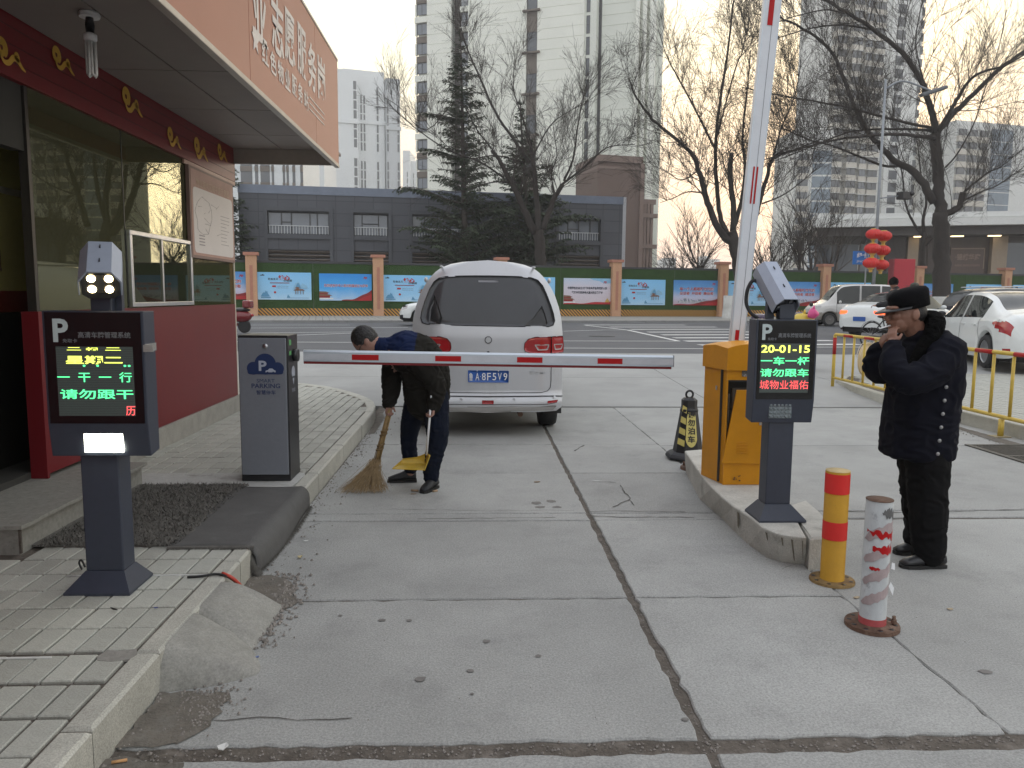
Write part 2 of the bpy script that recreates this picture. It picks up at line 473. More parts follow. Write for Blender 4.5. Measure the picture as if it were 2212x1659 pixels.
for i in range(-20, 130):                 # flags of the far pavement
    s0 = i * 0.30
    for j in range(int((wall_off - .3) / .55) + 1):
        o0 = .17 + j * .55
        p = [kline(s0 + .012, o0 + .01, .348), kline(s0 + .288, o0 + .01, .348), kline(s0 + .288, o0 + .54, .348), kline(s0 + .012, o0 + .54, .348)]
        q = [(a[0], a[1], .33) for a in p]
        mb.add(p + q, [(0, 1, 2, 3), (0, 4, 5, 1), (1, 5, 6, 2), (2, 6, 7, 3), (3, 7, 4, 0)])
mb.build('paving_stones', m_farpave, fpv, kind='stuff')

# left pavement with kerb, pavers
KX = -1.19
curve_pts = [(-1.19, 9.0), (-1.225, 9.45), (-1.30, 9.85), (-1.40, 10.15), (-1.535, 10.45), (-1.75, 10.85), (-1.95, 11.17), (-2.2, 11.5), (-2.6, 11.85), (-3.2, 12.2), (-5, 12.7), (-9, 13.0)]
inner_pts = [(-1.29, 9.0), (-1.325, 9.4), (-1.40, 9.78), (-1.49, 10.05), (-1.62, 10.35), (-1.83, 10.75), (-2.03, 11.07), (-2.28, 11.38), (-2.65, 11.72), (-3.24, 12.08), (-5, 12.58), (-9, 12.88)]
bed = MB()
poly = [(-40, -3), (KX - .02, -3), (KX - .02, 9.0)] + [(p[0] - .02, p[1] - .02) for p in curve_pts[1:]] + [(-40, 13.0)]
bed.prism(poly, (0, 0, .138), XX, YY, .16)
pavement = bed.build('pavement', m_joint, kind='structure')
def stone(pts, top, h, name, m, parent, ch=0.006, **kw):
    n = len(pts); c = sum((Vector(p) for p in pts), Vector((0, 0))) / n
    mb = MB()
    r0 = [(p[0], p[1], top - h) for p in pts]; r1 = [(p[0], p[1], top - ch) for p in pts]
    r2 = []
    for i, p in enumerate(pts):
        a = (Vector(pts[i - 1]) - Vector(p)).normalized(); b = (Vector(pts[(i + 1) % n]) - Vector(p)).normalized()
        q = Vector(p) + (a + b) * ch
        r2.append((q.x, q.y, top))
    mb.add(r0 + r1 + r2, [(i, (i + 1) % n, n + (i + 1) % n, n + i) for i in range(n)] + [(n + i, n + (i + 1) % n, 2 * n + (i + 1) % n, 2 * n + i) for i in range(n)] + [tuple(range(2 * n, 3 * n))])
    return mb.build(name, m, parent, **kw)
kys = [-2.8, -1.8, -.75, .27, 1.3, 2.34, 2.87, 3.885, 4.88, 5.847, 6.95, 8.07, 9.0]
for a, b in zip(kys[:-1], kys[1:]):
    dx = rs.uniform(-.006, .006); g = .006
    t = .15 + rs.uniform(-.002, .003)
    stone([(KX + dx, a + g), (KX + dx, b - g), (KX - .097, b - g), (KX - .097, a + g)][::-1], t, .22, 'kerb_stone', m_kerb, pavement, .012)
for i in range(len(curve_pts) - 1):
    a, b = curve_pts[i], curve_pts[i + 1]; c, d = inner_pts[i + 1], inner_pts[i]
    g = 0.0 if i % 3 else .008
    va = Vector(a).lerp(Vector(b), g); vd = Vector(d).lerp(Vector(c), g)
    stone([tuple(va), d if not g else tuple(vd), c, b], .15, .22, 'kerb_stone', m_kerb, pavement, .008)
# pavers
def inside(x, y):
    if x > KX - .10: return False
    if y < 9.0: return True
    for (x0, y0), (x1, y1) in zip(inner_pts[:-1], inner_pts[1:]):
        if y0 <= y <= y1 or False:
            xx = x0 + (x1 - x0) * (y - y0) / max(1e-6, y1 - y0)
            return x < xx - .02
    return y < 12.5 and x < -5.2
PW, PH = .1112, .2085
def paver_mesh(w, l):
    c = .004; hw, hl = w / 2 - .0045, l / 2 - .0045
    v = [(sx * hw, sy * hl, z) for z, k in ((-.03, 0),) for sx, sy in ((-1, -1), (1, -1), (1, 1), (-1, 1))]
    v += [(sx * hw, sy * hl, -c) for sx, sy in ((-1, -1), (1, -1), (1, 1), (-1, 1))]
    v += [(sx * (hw - c), sy * (hl - c), 0) for sx, sy in ((-1, -1), (1, -1), (1, 1), (-1, 1))]
    f = [(i, (i + 1) % 4, 4 + (i + 1) % 4, 4 + i) for i in range(4)] + [(4 + i, 4 + (i + 1) % 4, 8 + (i + 1) % 4, 8 + i) for i in range(4)] + [(8, 9, 10, 11)]
    return v, f
pv, pf = paver_mesh(PW, PH)
pmes = []
me = bpy.data.meshes.new('paver'); me.from_pydata(pv, [], pf); me.materials.append(m_paver); me.update()
spots = []
j0 = 2.409
rowsy = []
y = 2.409
while y > -2.6: rowsy.append((y - PH, y)); y -= PH
gaps = [0.018 if k in (0, 2) else 0 for k in range(200)]
y = 2.417; k = 0
while y < 12.6:
    rowsy.append((y, y + PH)); y += PH + (.020 if k in (0,) else (.025 if k == 1 else .0)); k += 1
for (a, b) in rowsy:
    yc = (a + b) / 2
    for i in range(0, 70):
        xc = KX - .097 - .004 - PW * (i + .5)
        if 4.13 < yc < 5.80 and xc > -2.75: 
            continue
        if xc < -2.80 and yc > 5.5 and yc < 9.15: continue
        if xc < -2.33 and 3.98 < yc < 5.5: continue
        if not inside(xc, yc): continue
        p = Vector((xc, yc, .15)); d = (CAM_M.transposed() @ (p - CP))
        vis = d.z < -0.5
        if vis:
            u = (d.x / -d.z * FPX + 512); v = (-(d.y / -d.z) * FPX + 384)
            vis = -60 < u < 1084 and v < 840
        hid = xc < -2.33 and yc > 4.0 and yc < 9.5
        spots.append(((0 if vis and not hid else 1), (p - CP).length, xc, yc))
spots.sort()
rest = MB()
for n_, (hid, dist, xc, yc) in enumerate(spots):
    dz = .15 + rs.uniform(-.0025, .0025); rz = rs.uniform(-.012, .012); ox = rs.uniform(-.002, .002)
    if n_ < 300 and not hid:
        o = bpy.data.objects.new('paver', me); COL.objects.link(o); o.parent = pavement
        o.location = (xc + ox, yc, dz); o.rotation_euler = (rs.uniform(-.008, .008), rs.uniform(-.012, .012), rz)
    elif dist < 16:
        rest.add([(x + xc + ox, y_ + yc, z + dz) for x, y_, z in pv], pf)
rest.build('pavers', m_paver, pavement, kind='stuff')
m_cement = mat('pale_cement', (.42, .42, .40), .9, var=.15, scale=8, bump=.5, bscale=60, col2=(.27, .26, .24), c2w=.4, c2s=7)
mb = MB(); o = jag_rect(-2.7, -1.285, 5.42, 5.84, .012, .07); mb.prism(o, (0, 0, .152), XX, YY, .04)
mb.build('cement_patch', m_cement, pavement)
mb = MB(); o = jag_rect(-1.95, -1.30, 3.675, 3.69, .006, .03); mb.prism(o, (0, 0, .1525), XX, YY, .01)
mb.build('cement_strip', m_cement, pavement)
mb = MB(); o = jag_rect(-1.40, -1.275, 2.80, 2.88, .01, .03); mb.prism(o, (0, 0, .1535), XX, YY, .01)
mb.build('mortar_patch', mat('grey_mortar', (.23, .22, .20), .9, var=.2, scale=20, bump=.5), pavement)
mb = MB().box((-1.72, 2.828, .1515), (.30, .010, .004), .02); mb.build('white_strip', mat('white_strip', (.6, .6, .58), .6), pavement)

# granite step in front of the booth door
m_gran = mat('granite', (.24, .235, .21), .75, var=.22, scale=30, bump=.15, bscale=150, col2=(.16, .155, .14), c2w=.45, c2s=40, c2sharp=.25)
st = thing('entrance_step', 'broad granite entrance step with a chipped edge at the booth door', 'step', (-3.4, 4.6, .15))
MB().bb((-6.4, 4.03, .12), (-2.36, 5.52, .283)).build('riser', m_gran, st, bevel=.004)
o = jag_rect(-6.45, -2.325, 3.995, 5.54, .006, .05); mb = MB(); mb.prism(o, (0, 0, .303), XX, YY, .020); mb.build('tread_slab', m_gran, st)
MB().box((-2.357, 4.032, .215), (.012, .012, .135)).build('corner_joint', m_joint, st)

# concrete lumps shoring up the kerb
m_lump = mat('old_mortar', (.27, .265, .24), .92, var=.25, scale=5, bump=.55, bscale=28, col2=(.13, .125, .12), c2w=.50, c2s=4.0, bdist=.012, c2sharp=.35, speck=.18, specks=110)
def lump(name, label, edge, y0, y1, ny=22, nx=16, seed=1, flat=0.0):
    mb = MB(); vs = []
    for j in range(ny + 1):
        t = j / ny; y = y0 + (y1 - y0) * t
        xe = edge(t)
        for i in range(nx + 1):
            s = i / nx; x = KX - .004 + (xe - KX) * s
            zz = .150 * (1 - s ** (1.25 + flat)) * (1 if not 0 < j < ny or True else 1)
            e = min(1, 5.0 * min(t, 1 - t) + .0)
            zz = zz * (0.0 + e ** .5) - (.006 if s == 1 or t in (0, 1) else 0)
            zz += noise.noise(Vector((x * 14, y * 14, seed))) * .010 * (1 - abs(2 * s - 1)) * e
            vs.append((x, y + (s * .06 * math.sin(t * 5 + seed)), max(-.02, zz)))
    w = nx + 1
    mb.add(vs, [(j * w + i, j * w + i + 1, (j + 1) * w + i + 1, (j + 1) * w + i) for j in range(ny) for i in range(nx)], smooth=True)
    return mb.build(name, m_lump, label=label, cat='concrete lump')
lump('mortar_wedge', 'sloping lump of stained old concrete against the near kerb corner', lambda t: -.98 + .13 * math.sin(math.pi * min(1, t * 1.15)) , 2.84, 3.34, seed=2)
lump('concrete_wedge', 'smoother grey concrete wedge beside the loose red cable', lambda t: -.93 + .02 * t, 3.22, 3.70, seed=5, flat=.5)

# dirt sheets on the lane
def dirt(pts, m=m_joint, z=.0035, name='dirt_patch', label=None, amp=.02):
    out = []
    for i in range(len(pts)):
        a = Vector(pts[i]); b = Vector(pts[(i + 1) % len(pts)]); n = max(2, int((b - a).length / .04))
        for k in range(n):
            p = a.lerp(b, k / n); out.append((p.x + rs.uniform(-amp, amp), p.y + rs.uniform(-amp, amp)))
    mb = MB(); c = sum((Vector(p) for p in out), Vector((0, 0))) / len(out); n = len(out)
    mb.add([(p[0], p[1], z) for p in out] + [(c.x, c.y, z + .004)], [(i, (i + 1) % n, n) for i in range(n)])
    return mb.build(name, m, lane)
m_dirt = mat('dirt', (.135, .12, .10), .95, var=.3, scale=10, bump=.8, bscale=80, col2=(.21, .2, .18), c2w=.5, c2s=8, c2sharp=.4)
dirt([(-1.19, 2.86), (-.92, 2.82), (-.93, 2.6), (-.98, 2.5), (-1.19, 2.48)], m_dirt)
dirt([(-1.19, 2.0), (-1.0, 2.02), (-.95, 2.2), (-.92, 2.4), (-1.19, 2.42)], m_dirt)
dirt([(-1.19, 3.72), (-.93, 3.6), (-.88, 3.7), (-.92, 3.85), (-1.0, 4.05), (-1.19, 4.1)], m_dirt)
dirt([(-1.16, 8.3), (-1.10, 8.35), (-1.11, 9.4), (-1.2, 9.9), (-1.22, 9.6)], m_dirt, amp=.012)
dirt([(5.55, 6.5), (5.68, 6.5), (5.70, 10.2), (5.62, 9.0), (5.5, 8.0)], m_dirt, amp=.015)
m_stain = mat('stain', (.17, .16, .15), .9, var=.3, scale=20)
for (u, v, r) in ((908, 1468, .028), (1050, 1386, .02), (825, 1340, .02), (884, 1341, .015), (1017, 1450, .018), (1158, 1087, .05), (1190, 1083, .05), (1168, 1096, .05), (1203, 1096, .04), (2128, 1452, .03), (1162, 1418, .016), (735, 1330, .012), (1020, 1500, .01), (1480, 1555, .015)):
    c = G(u, v); m_ = [(c.x + r * rs.uniform(.6, 1.1) * math.cos(a * .7), c.y + r * .9 * rs.uniform(.6, 1.1) * math.sin(a * .7)) for a in range(9)]
    mb = MB(); mb.add([(p[0], p[1], .003) for p in m_], [tuple(range(9))]); mb.build('stain', m_stain, lane)
# hairline cracks in the slabs
m_crack = mat('crack', (.05, .045, .04), .95, var=.3, scale=20)
def crack(pts, w=.006, z=.0025):
    mb = MB(); vs = []
    P = []
    for a, b in zip(pts[:-1], pts[1:]):
        a = Vector(a); b = Vector(b); n = max(2, int((b - a).length / .05))
        for k in range(n): P.append(a.lerp(b, k / n) + Vector((rs.uniform(-.008, .008), rs.uniform(-.008, .008))))
    P.append(Vector(pts[-1]))
    for i, p in enumerate(P):
        d = (P[min(i + 1, len(P) - 1)] - P[max(i - 1, 0)]).normalized(); nn = Vector((-d.y, d.x)) * w * rs.uniform(.3, 1.0) / 2
        vs += [(p.x - nn.x, p.y - nn.y, z), (p.x + nn.x, p.y + nn.y, z)]
    mb.add(vs, [(2 * i, 2 * i + 2, 2 * i + 3, 2 * i + 1) for i in range(len(P) - 1)])
    mb.build('crack', m_crack, lane)
for pp, w in (([(1340, 1048), (1370, 1092)], .010), ([(1325, 1095), (1360, 1080)], .010), ([(1275, 1115), (1340, 1118), (1450, 1117), (1500, 1118)], .012), ([(1275, 1106), (1330, 1104), (1480, 1106)], .010),
              ([(820, 1100), (1000, 1103), (1240, 1103)], .005), ([(900, 1122), (1060, 1120), (1200, 1118)], .012), ([(690, 1130), (640, 1150)], .004), ([(608, 1265), (622, 1300), (600, 1330)], .006),
              ([(330, 1545), (480, 1560), (560, 1548), (640, 1555), (760, 1552)], .006), ([(1917, 1371), (1990, 1430), (2054, 1477)], .003), ([(1240, 975), (1262, 962)], .02), ([(1290, 1040), (1330, 1043)], .006),
              ([(1690, 1230), (1780, 1190)], .003), ([(1800, 1105), (2000, 1108), (2212, 1100)], .012)):
    crack([tuple(G(u, v).xy) for u, v in pp], w)

# frayed carpet drape by the cabinet
m_mat = mat('rubber_backing', (.085, .083, .080), .85, var=.18, scale=6, bump=.25, bscale=90, col2=(.16, .16, .155), c2w=.32, c2s=5, c2sharp=.4)
m_shag = mat('shaggy_pile', (.125, .118, .105), .95, var=.3, scale=20)
cp = thing('carpet', 'dark grey carpet draped over the kerb, smooth backing and shaggy pile', 'carpet', (-1.65, 4.75, .15))
mb = MB(); vs = []; NU, NV = 26, 24
for j in range(NV + 1):
    t = j / NV
    y = 4.09 + 1.30 * t
    xl = -1.63 - .03 * t
    L_ = (-1.225 - xl) + .20
    for i in range(NU + 1):
        s = L_ * i / NU; flatw = (-1.225 - xl)
        yy = y + .012 * math.sin(9 * s + 3 * t)
        if s <= flatw: x = xl + s; z = .162 + .003 * math.sin(7 * x + 5 * y)
        else:
            q = (s - flatw) / (L_ - flatw)
            x = -1.225 + .062 * math.sin(min(1, q * 1.6) * 1.55) + .012 * math.sin(6 * t) * q + .02 * q * math.sin(math.pi * t); z = .163 - .155 * (1 - math.cos(q * math.pi / 2)) ** 0.8
        vs.append((x, yy, z))
w_ = NU + 1
mb.add(vs, [(j * w_ + i, j * w_ + i + 1, (j + 1) * w_ + i + 1, (j + 1) * w_ + i) for j in range(NV) for i in range(NU)], smooth=True)
bk = mb.build('smooth_backing', m_mat, cp)
sol = bk.modifiers.new('t', 'SOLIDIFY'); sol.thickness = .010; sol.offset = -1
MB().prism(jag_rect(-2.62, -1.60, 4.12, 5.46, .015, .05), (0, 0, .160), XX, YY, .012).build('pile_base', m_shag, cp)
mb = MB()
for i in range(15000):
    x = rs.uniform(-2.64, -1.60); y = rs.uniform(4.10, 5.47); a = rs.uniform(0, 6.28); l = rs.uniform(.012, .034); w = .0035
    if x < -2.33 and y < 5.5: continue
    c, s = math.cos(a), math.sin(a); h = rs.uniform(.006, .022)
    mb.add([(x - s * w, y + c * w, .158), (x + s * w, y - c * w, .158), (x + c * l, y + s * l, .160 + h)], [(0, 1, 2)])
for i in range(2200):                       # fringe along the edges
    t = rs.random()
    if rs.random() < .5: x, y, dx, dy, z = -1.63 + .45 * t, 4.085, rs.uniform(-.006, .006), -rs.uniform(.01, .035), .165
    else: x, y, dx, dy, z = -1.160 + .02 * math.sin(math.pi * t), 4.09 + 1.3 * t, rs.uniform(.0, .03), rs.uniform(-.02, .02), .02
    mb.add([(x - .002, y, z), (x + .002, y, z), (x + dx, y + dy, max(.003, z - rs.uniform(.005, .03)))], [(0, 1, 2)])
for i in range(700):
    y = 4.085 + rs.uniform(-.015, .02); x = rs.uniform(-1.215, -1.15); z = .158 - (x + 1.215) * 2.2
    mb.add([(x - .003, y, z), (x + .003, y, z), (x + rs.uniform(-.01, .02), y - rs.uniform(.005, .03), max(.004, z - rs.uniform(.04, .12)))], [(0, 1, 2)])
mb.build('pile_and_fringe', m_shag, cp, kind='stuff')

# traffic island
m_isl = mat('island_concrete', (.46, .45, .41), .85, var=.18, scale=6, bump=.5, bscale=60, col2=(.21, .20, .17), c2w=.38, c2s=5, c2sharp=.25, bdist=.01, speck=.15)
def c2(x, y, z): return G((2700 + x / 1.357) * .54, (1850 + y / 1.357) * .54, z)
top = [c2(*p, .19) for p in ((155, 85), (200, 135), (250, 185), (320, 240), (400, 290), (470, 350), (550, 385), (620, 398), (680, 405), (716, 408))]
bot = [c2(*p, -.004) for p in ((135, 200), (190, 250), (250, 300), (320, 375), (400, 450), (500, 520), (570, 542), (640, 553), (690, 556), (712, 557))]
isl = thing('traffic_island', 'low stained concrete island under the yellow barrier and its display post', 'traffic island', (1.85, 5.0, 0))
right = [(2.02, 4.46), (2.14, 5.2), (2.20, 6.2), (2.05, 6.6), (1.78, 6.5)]
tp = [(p.x, p.y, .19) for p in top] + [(1.90, 4.42, .19)] + [(x, y, .19) for x, y in right[1:]]
bt = [(p.x, p.y, -.004) for p in bot] + [(1.93, 4.30, -.004)] + [(x + .02, y, -.004) for x, y in right[1:]]
n = len(tp); mb = MB(); mb.add(bt + tp, [(i, (i + 1) % n, n + (i + 1) % n, n + i) for i in range(n)] + [tuple(range(n, 2 * n))])
mb.build('main_block', m_isl, isl, bevel=.012, bseg=2)
m_drip = mat('drip_stain', (.17, .155, .12), .9, var=.4, scale=30)
for k, wd in ((3, .5), (5, .3), (6, .45), (7, .7), (8, .4)):
    a_, c_ = top[k], top[k + 1]; g_, h_ = bot[k], bot[k + 1]; t0 = rs.uniform(.1, .4); t1 = t0 + .12 * wd + .1
    o_ = Vector((-.003, -.004, 0)); lo = rs.uniform(.35, .9)
    q1, q2 = a_.lerp(c_, t0).lerp(g_.lerp(h_, t0), .10) + o_, a_.lerp(c_, t1).lerp(g_.lerp(h_, t1), .12) + o_
    q3, q4 = a_.lerp(c_, t1 - .04).lerp(g_.lerp(h_, t1 - .04), lo) + o_, a_.lerp(c_, t0 + .03).lerp(g_.lerp(h_, t0 + .03), lo * .9) + o_
    mb = MB(); mb.quad(q4, q3, q2, q1); mb.build('drip_stain', m_drip, isl)
e0, e1 = top[-1], bot[-1]
blk = [(e0.x + .022, e0.y + .01), (2.03, e0.y + .045), (2.12, 4.62), (2.16, 4.9), (1.97, 4.75), (1.925, 4.45)]
stone(blk, .185, .19, 'end_block', m_isl, isl, .012)

# right-hand raised pavement and its kerb
rk = [(5.90, -3), (5.89, 8.0), (5.87, 9.1), (5.70, 10.45), (5.80, 11.6), (6.0, 12.7), (6.4, 13.35), (7.2, 13.7), (40, 13.9)]
rki = [(6.02, -3), (6.01, 8.0), (5.99, 9.1), (5.82, 10.45), (5.92, 11.55), (6.11, 12.62), (6.48, 13.24), (7.22, 13.58), (40, 13.78)]
pr = MB(); pr.prism([(p[0] + .01, p[1] - .005) for p in rk] + [(40, -3)], (0, 0, .138), XX, YY, .16)
rpav = pr.build('pavement_right', m_joint, kind='structure')
P1 = cat([(a[0], a[1], 0) for a in rk], 1); 
def resample(pl, step):
    out = [Vector(pl[0])]; 
    for a, b in zip(pl[:-1], pl[1:]):
        a = Vector(a); b = Vector(b); n = max(1, round((b - a).length / step))
        for k in range(1, n + 1): out.append(a.lerp(b, k / n))
    return out
for (a, b), (c, d) in zip(zip(rk[:-1], rk[1:]), zip(rki[:-1], rki[1:])):
    n = max(1, round((Vector(b) - Vector(a)).length / 1.0)); n = min(n, 14)
    for k in range(n):
        t0, t1 = (k + .006) / n, (k + .994) / n
        q = [Vector(a).lerp(Vector(b), t0), Vector(c).lerp(Vector(d), t0), Vector(c).lerp(Vector(d), t1), Vector(a).lerp(Vector(b), t1)]
        stone([tuple(p) for p in q], .152, .2, 'kerb_stone', m_kerb, rpav, .01)
mb = MB()
for i in range(48):
    for j in range(64):
        x = 6.03 + (i + .5) * PW; y = 13.5 - (j + .5) * PH
        lim = 6.03 if y < 9 else (5.9 if y < 11.8 else 6.03 + (y - 11.8) * .35)
        if x < lim + .05: continue
        dz = rs.uniform(-.002, .002)
        mb.add([(a + x, b + y, c + .15 + dz) for a, b, c in pv], pf)
mb.build('pavers', m_paver, rpav, kind='stuff')

# drain
dr = thing('drain_grate', 'rusty steel drain grate let into the concrete beside the yellow railing', 'drain', (5.35, 7.2, 0))
m_dr = mat('worn_steel', (.10, .095, .085), .6, metal=.5, var=.3, scale=12, bump=.3)
MB().bb((5.06, 6.62, -.05), (5.66, 7.68, .0015)).build('pit', mat('pit_black', (.01, .01, .01), .9), dr)
f = MB()
for a, b in (((5.04, 6.58, 0), (5.09, 7.72, .012)), ((5.63, 6.58, 0), (5.68, 7.72, .012)), ((5.0901, 6.58, 0), (5.6299, 6.62, .011)), ((5.0901, 7.68, 0), (5.6299, 7.72, .011)), ((5.0901, 7.12, 0), (5.6299, 7.16, .0105))): f.bb(a, b)
f.build('frame', m_dr, dr)
for i in range(15):
    x = 5.108 + i * .0362
    MB().bb((x, 6.63, .002), (x + .014, 7.67, .0085)).build('bar', m_dr, dr)

# ================================================================ THE GATE BOOTH
m_red = mat('red_panel', (.145, .009, .013), .42, var=.06, scale=3, bump=.05, bscale=8, spec=.3)
m_fred = mat('dark_red_band', (.17, .014, .016), .4, var=.08, scale=4)
m_gold = mat('gold_motif', (.62, .36, .05), .5, var=.1, scale=8)
m_coral = mat('coral_sign_panel', (.33, .122, .075), .40, var=.07, scale=1.2, bump=.05, bscale=5, col2=(.40, .18, .12), c2w=.3, c2s=1.2, c2sharp=.5, spec=.5)
m_trim = mat('aluminium_trim', (.45, .42, .38), .45, metal=.6, var=.1, scale=10, bump=.1)
m_soff = mat('soffit_panel', (.23, .20, .185), .55, var=.08, scale=3)
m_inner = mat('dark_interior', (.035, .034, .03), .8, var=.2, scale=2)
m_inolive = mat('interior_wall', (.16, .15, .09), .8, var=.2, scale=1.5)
def glass_mat(name, tint, refl, room_glow=None):
    m = bpy.data.materials.new(name); m.use_nodes = True; nt = m.node_tree; N = nt.nodes; L = nt.links
    N.remove(N['Principled BSDF'])
    g = N.new('ShaderNodeBsdfGlossy'); g.inputs['Roughness'].default_value = .015; g.inputs['Color'].default_value = (.44, .44, .32, 1)
    t = N.new('ShaderNodeBsdfTransparent'); t.inputs['Color'].default_value = tuple(tint) + (1,)
    mx = N.new('ShaderNodeMixShader'); fr = N.new('ShaderNodeFresnel'); fr.inputs['IOR'].default_value = 1.5
    mr = N.new('ShaderNodeMapRange'); mr.inputs[3].default_value = refl; mr.inputs[4].default_value = 1.0
    L.new(fr.outputs[0], mr.inputs[0]); L.new(mr.outputs[0], mx.inputs[0]); L.new(t.outputs[0], mx.inputs[1]); L.new(g.outputs[0], mx.inputs[2])
    if room_glow:
        df = N.new('ShaderNodeBsdfDiffuse'); df.inputs['Color'].default_value = tuple(room_glow) + (1,); m2 = N.new('ShaderNodeMixShader'); m2.inputs[0].default_value = .34  # olive diffuse share brightens the panes, imitating a lit interior
        L.new(mx.outputs[0], m2.inputs[1]); L.new(df.outputs[0], m2.inputs[2]); L.new(m2.outputs[0], N['Material Output'].inputs['Surface'])
    else: L.new(mx.outputs[0], N['Material Output'].inputs['Surface'])
    return m
m_bglass = glass_mat('tinted_glass', (.36, .36, .22), .34, (.13, .13, .075))
m_clear = glass_mat('window_glass', (.30, .32, .26), .20, (.07, .075, .055))
BX = -2.75
bt_ = thing('gate_booth', 'red and glass gatekeeper booth with a wide coral signboard canopy', 'booth', (BX, 7.0, .15))
MB().bb((-6.2, 5.545, .145), (BX + .03, 9.12, .33)).build('plinth', mat('plinth_concrete', (.30, .29, .26), .85, var=.2, scale=8, bump=.4), bt_, bevel=.006)
MB().bb((BX - .08, 5.06, .331), (BX, 9.06, 1.372)).build('red_panel', m_red, bt_)
MB().bb((BX - .10, 5.035, .304), (BX + .004, 5.059, 1.372)).build('door_jamb', m_red, bt_)
MB().bb((BX - .06, 5.04, 1.373), (BX - .005, 5.075, 2.74)).build('post', mat('bronze_frame', (.05, .045, .04), .4, metal=.5), bt_)
for a, b in ((5.078, 6.33), (6.338, 9.05)):
    MB().bb((BX - .018, a, 1.373), (BX - .006, b, 2.74)).build('window_pane', m_bglass, bt_)
MB().bb((BX - .03, 6.3305, 1.373), (BX - .002, 6.3375, 2.74)).build('mullion', m_black, bt_)
MB().bb((-6.2, 9.06, .331), (BX - .001, 9.10, 3.1)).build('end_wall', mat('cream_wall', (.50, .46, .38), .8), bt_)
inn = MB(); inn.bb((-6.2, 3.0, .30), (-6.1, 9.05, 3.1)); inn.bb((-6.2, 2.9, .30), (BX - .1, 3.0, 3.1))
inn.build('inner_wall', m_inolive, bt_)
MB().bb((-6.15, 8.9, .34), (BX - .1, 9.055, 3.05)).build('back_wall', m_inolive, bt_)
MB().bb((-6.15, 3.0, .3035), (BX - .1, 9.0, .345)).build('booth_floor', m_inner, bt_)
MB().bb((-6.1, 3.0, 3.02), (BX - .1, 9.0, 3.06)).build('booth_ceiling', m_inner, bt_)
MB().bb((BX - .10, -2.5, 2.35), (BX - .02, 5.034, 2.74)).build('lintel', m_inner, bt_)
MB().bb((BX - .10, -2.5, .15), (BX - .0, 4.0, 2.35)).build('near_wall', m_red, bt_)
# glazed door leaf standing open inside with a poster on it
lf = MB().bb((-3.10, 4.55, 1.36), (-3.09, 5.60, 2.62)).build('door_glass', mat('door_film', (.34, .30, .12), .12, var=.25, scale=1.5, spec=.8), bt_)
MB().bb((-3.11, 4.55, .34), (-3.085, 5.60, 1.355)).build('doorway_dark_sheet', mat('doorway_shade', (.012, .011, .010), .3), bt_)  # near-black sheet, colour standing in for the darkness of the open doorway
MB().bb((-3.10, 4.55, 2.13), (-3.07, 5.60, 2.17)).build('door_rail', m_trim, bt_)
MB().bb((-3.10, 4.55, 1.361), (-3.086, 5.60, 1.50)).build('red_border', mat('film_red', (.12, .02, .015), .3), bt_)
lettering('民暖', (-3.084, 5.10, 1.70), -YY, UPZ, .34, .15, mat('brown_lettering', (.07, .03, .012), .5), bt_, bold=.02)
star = [(math.cos(R_(90 + 36 * i)) * (.09 if i % 2 == 0 else .04), math.sin(R_(90 + 36 * i)) * (.09 if i % 2 == 0 else .04)) for i in range(10)]
mb = MB(); mb.prism(star, (-3.083, 5.02, 1.50), YY, UPZ, .002); mb.build('star', m_gold, bt_)
# red band with fine lines and gold clouds
MB().bb((BX - .06, -2.5, 2.742), (BX + .02, 9.14, 3.12)).build('fascia_band', m_fred, bt_)
for z in (2.83, 2.93, 3.03):
    MB().bb((BX + .0201, -2.5, z), (BX + .024, 9.14, z + .006)).build('band_line', mat('band_line', (.09, .008, .009), .4), bt_)
MB().bb((BX + .0001, 7.6, 2.70), (BX + .018, 9.14, 2.738)).build('lower_trim', mat('pink_trim', (.42, .25, .20), .4), bt_)
def scroll(parent, y, z, s):
    mb = MB()
    def ribbon(pts, ws):
        pts = [Vector(p) for p in pts]
        vs = []
        for i, p in enumerate(pts):
            d = (pts[min(i + 1, len(pts) - 1)] - pts[max(0, i - 1)]).normalized(); nn = Vector((-d.y, d.x))
            w = ws[0] + (ws[1] - ws[0]) * abs(math.sin(math.pi * i / (len(pts) - 1))) ** .8
            vs += [p + nn * w, p - nn * w]
        mb.add([(BX + .0285, y + v.x * s, z + v.y * s) for v in vs], [(2 * i, 2 * i + 1, 2 * i + 3, 2 * i + 2) for i in range(len(pts) - 1)])
    ribbon([(-.30 + .25 * (1 - t * .65) * math.cos(R_(-60 + 560 * t)), .12 + .26 * (1 - t * .6) * math.sin(R_(-60 + 560 * t))) for t in [k / 26 for k in range(27)]], (.035, .09))
    ribbon(cat([(-.42, -.02), (-.25, -.24), (0, -.22), (.25, -.02), (.48, -.05), (.66, -.18), (.85, -.26)], 5), (.02, .09))
    ribbon([(.42 + .13 * (1 - t * .7) * math.cos(R_(-90 + 480 * t)), .05 + .14 * (1 - t * .7) * math.sin(R_(-90 + 480 * t))) for t in [k / 18 for k in range(19)]], (.02, .05))
    mb.build('cloud_motif', m_gold, parent)
for (u, v, s) in ((15, 118, .20), (130, 132, .19), (280, 222, .25), (372, 300, .22), (430, 325, .27), (477, 332, .22)):
    p = XP(u, v, BX + .02); scroll(bt_, p.y, p.z, s)
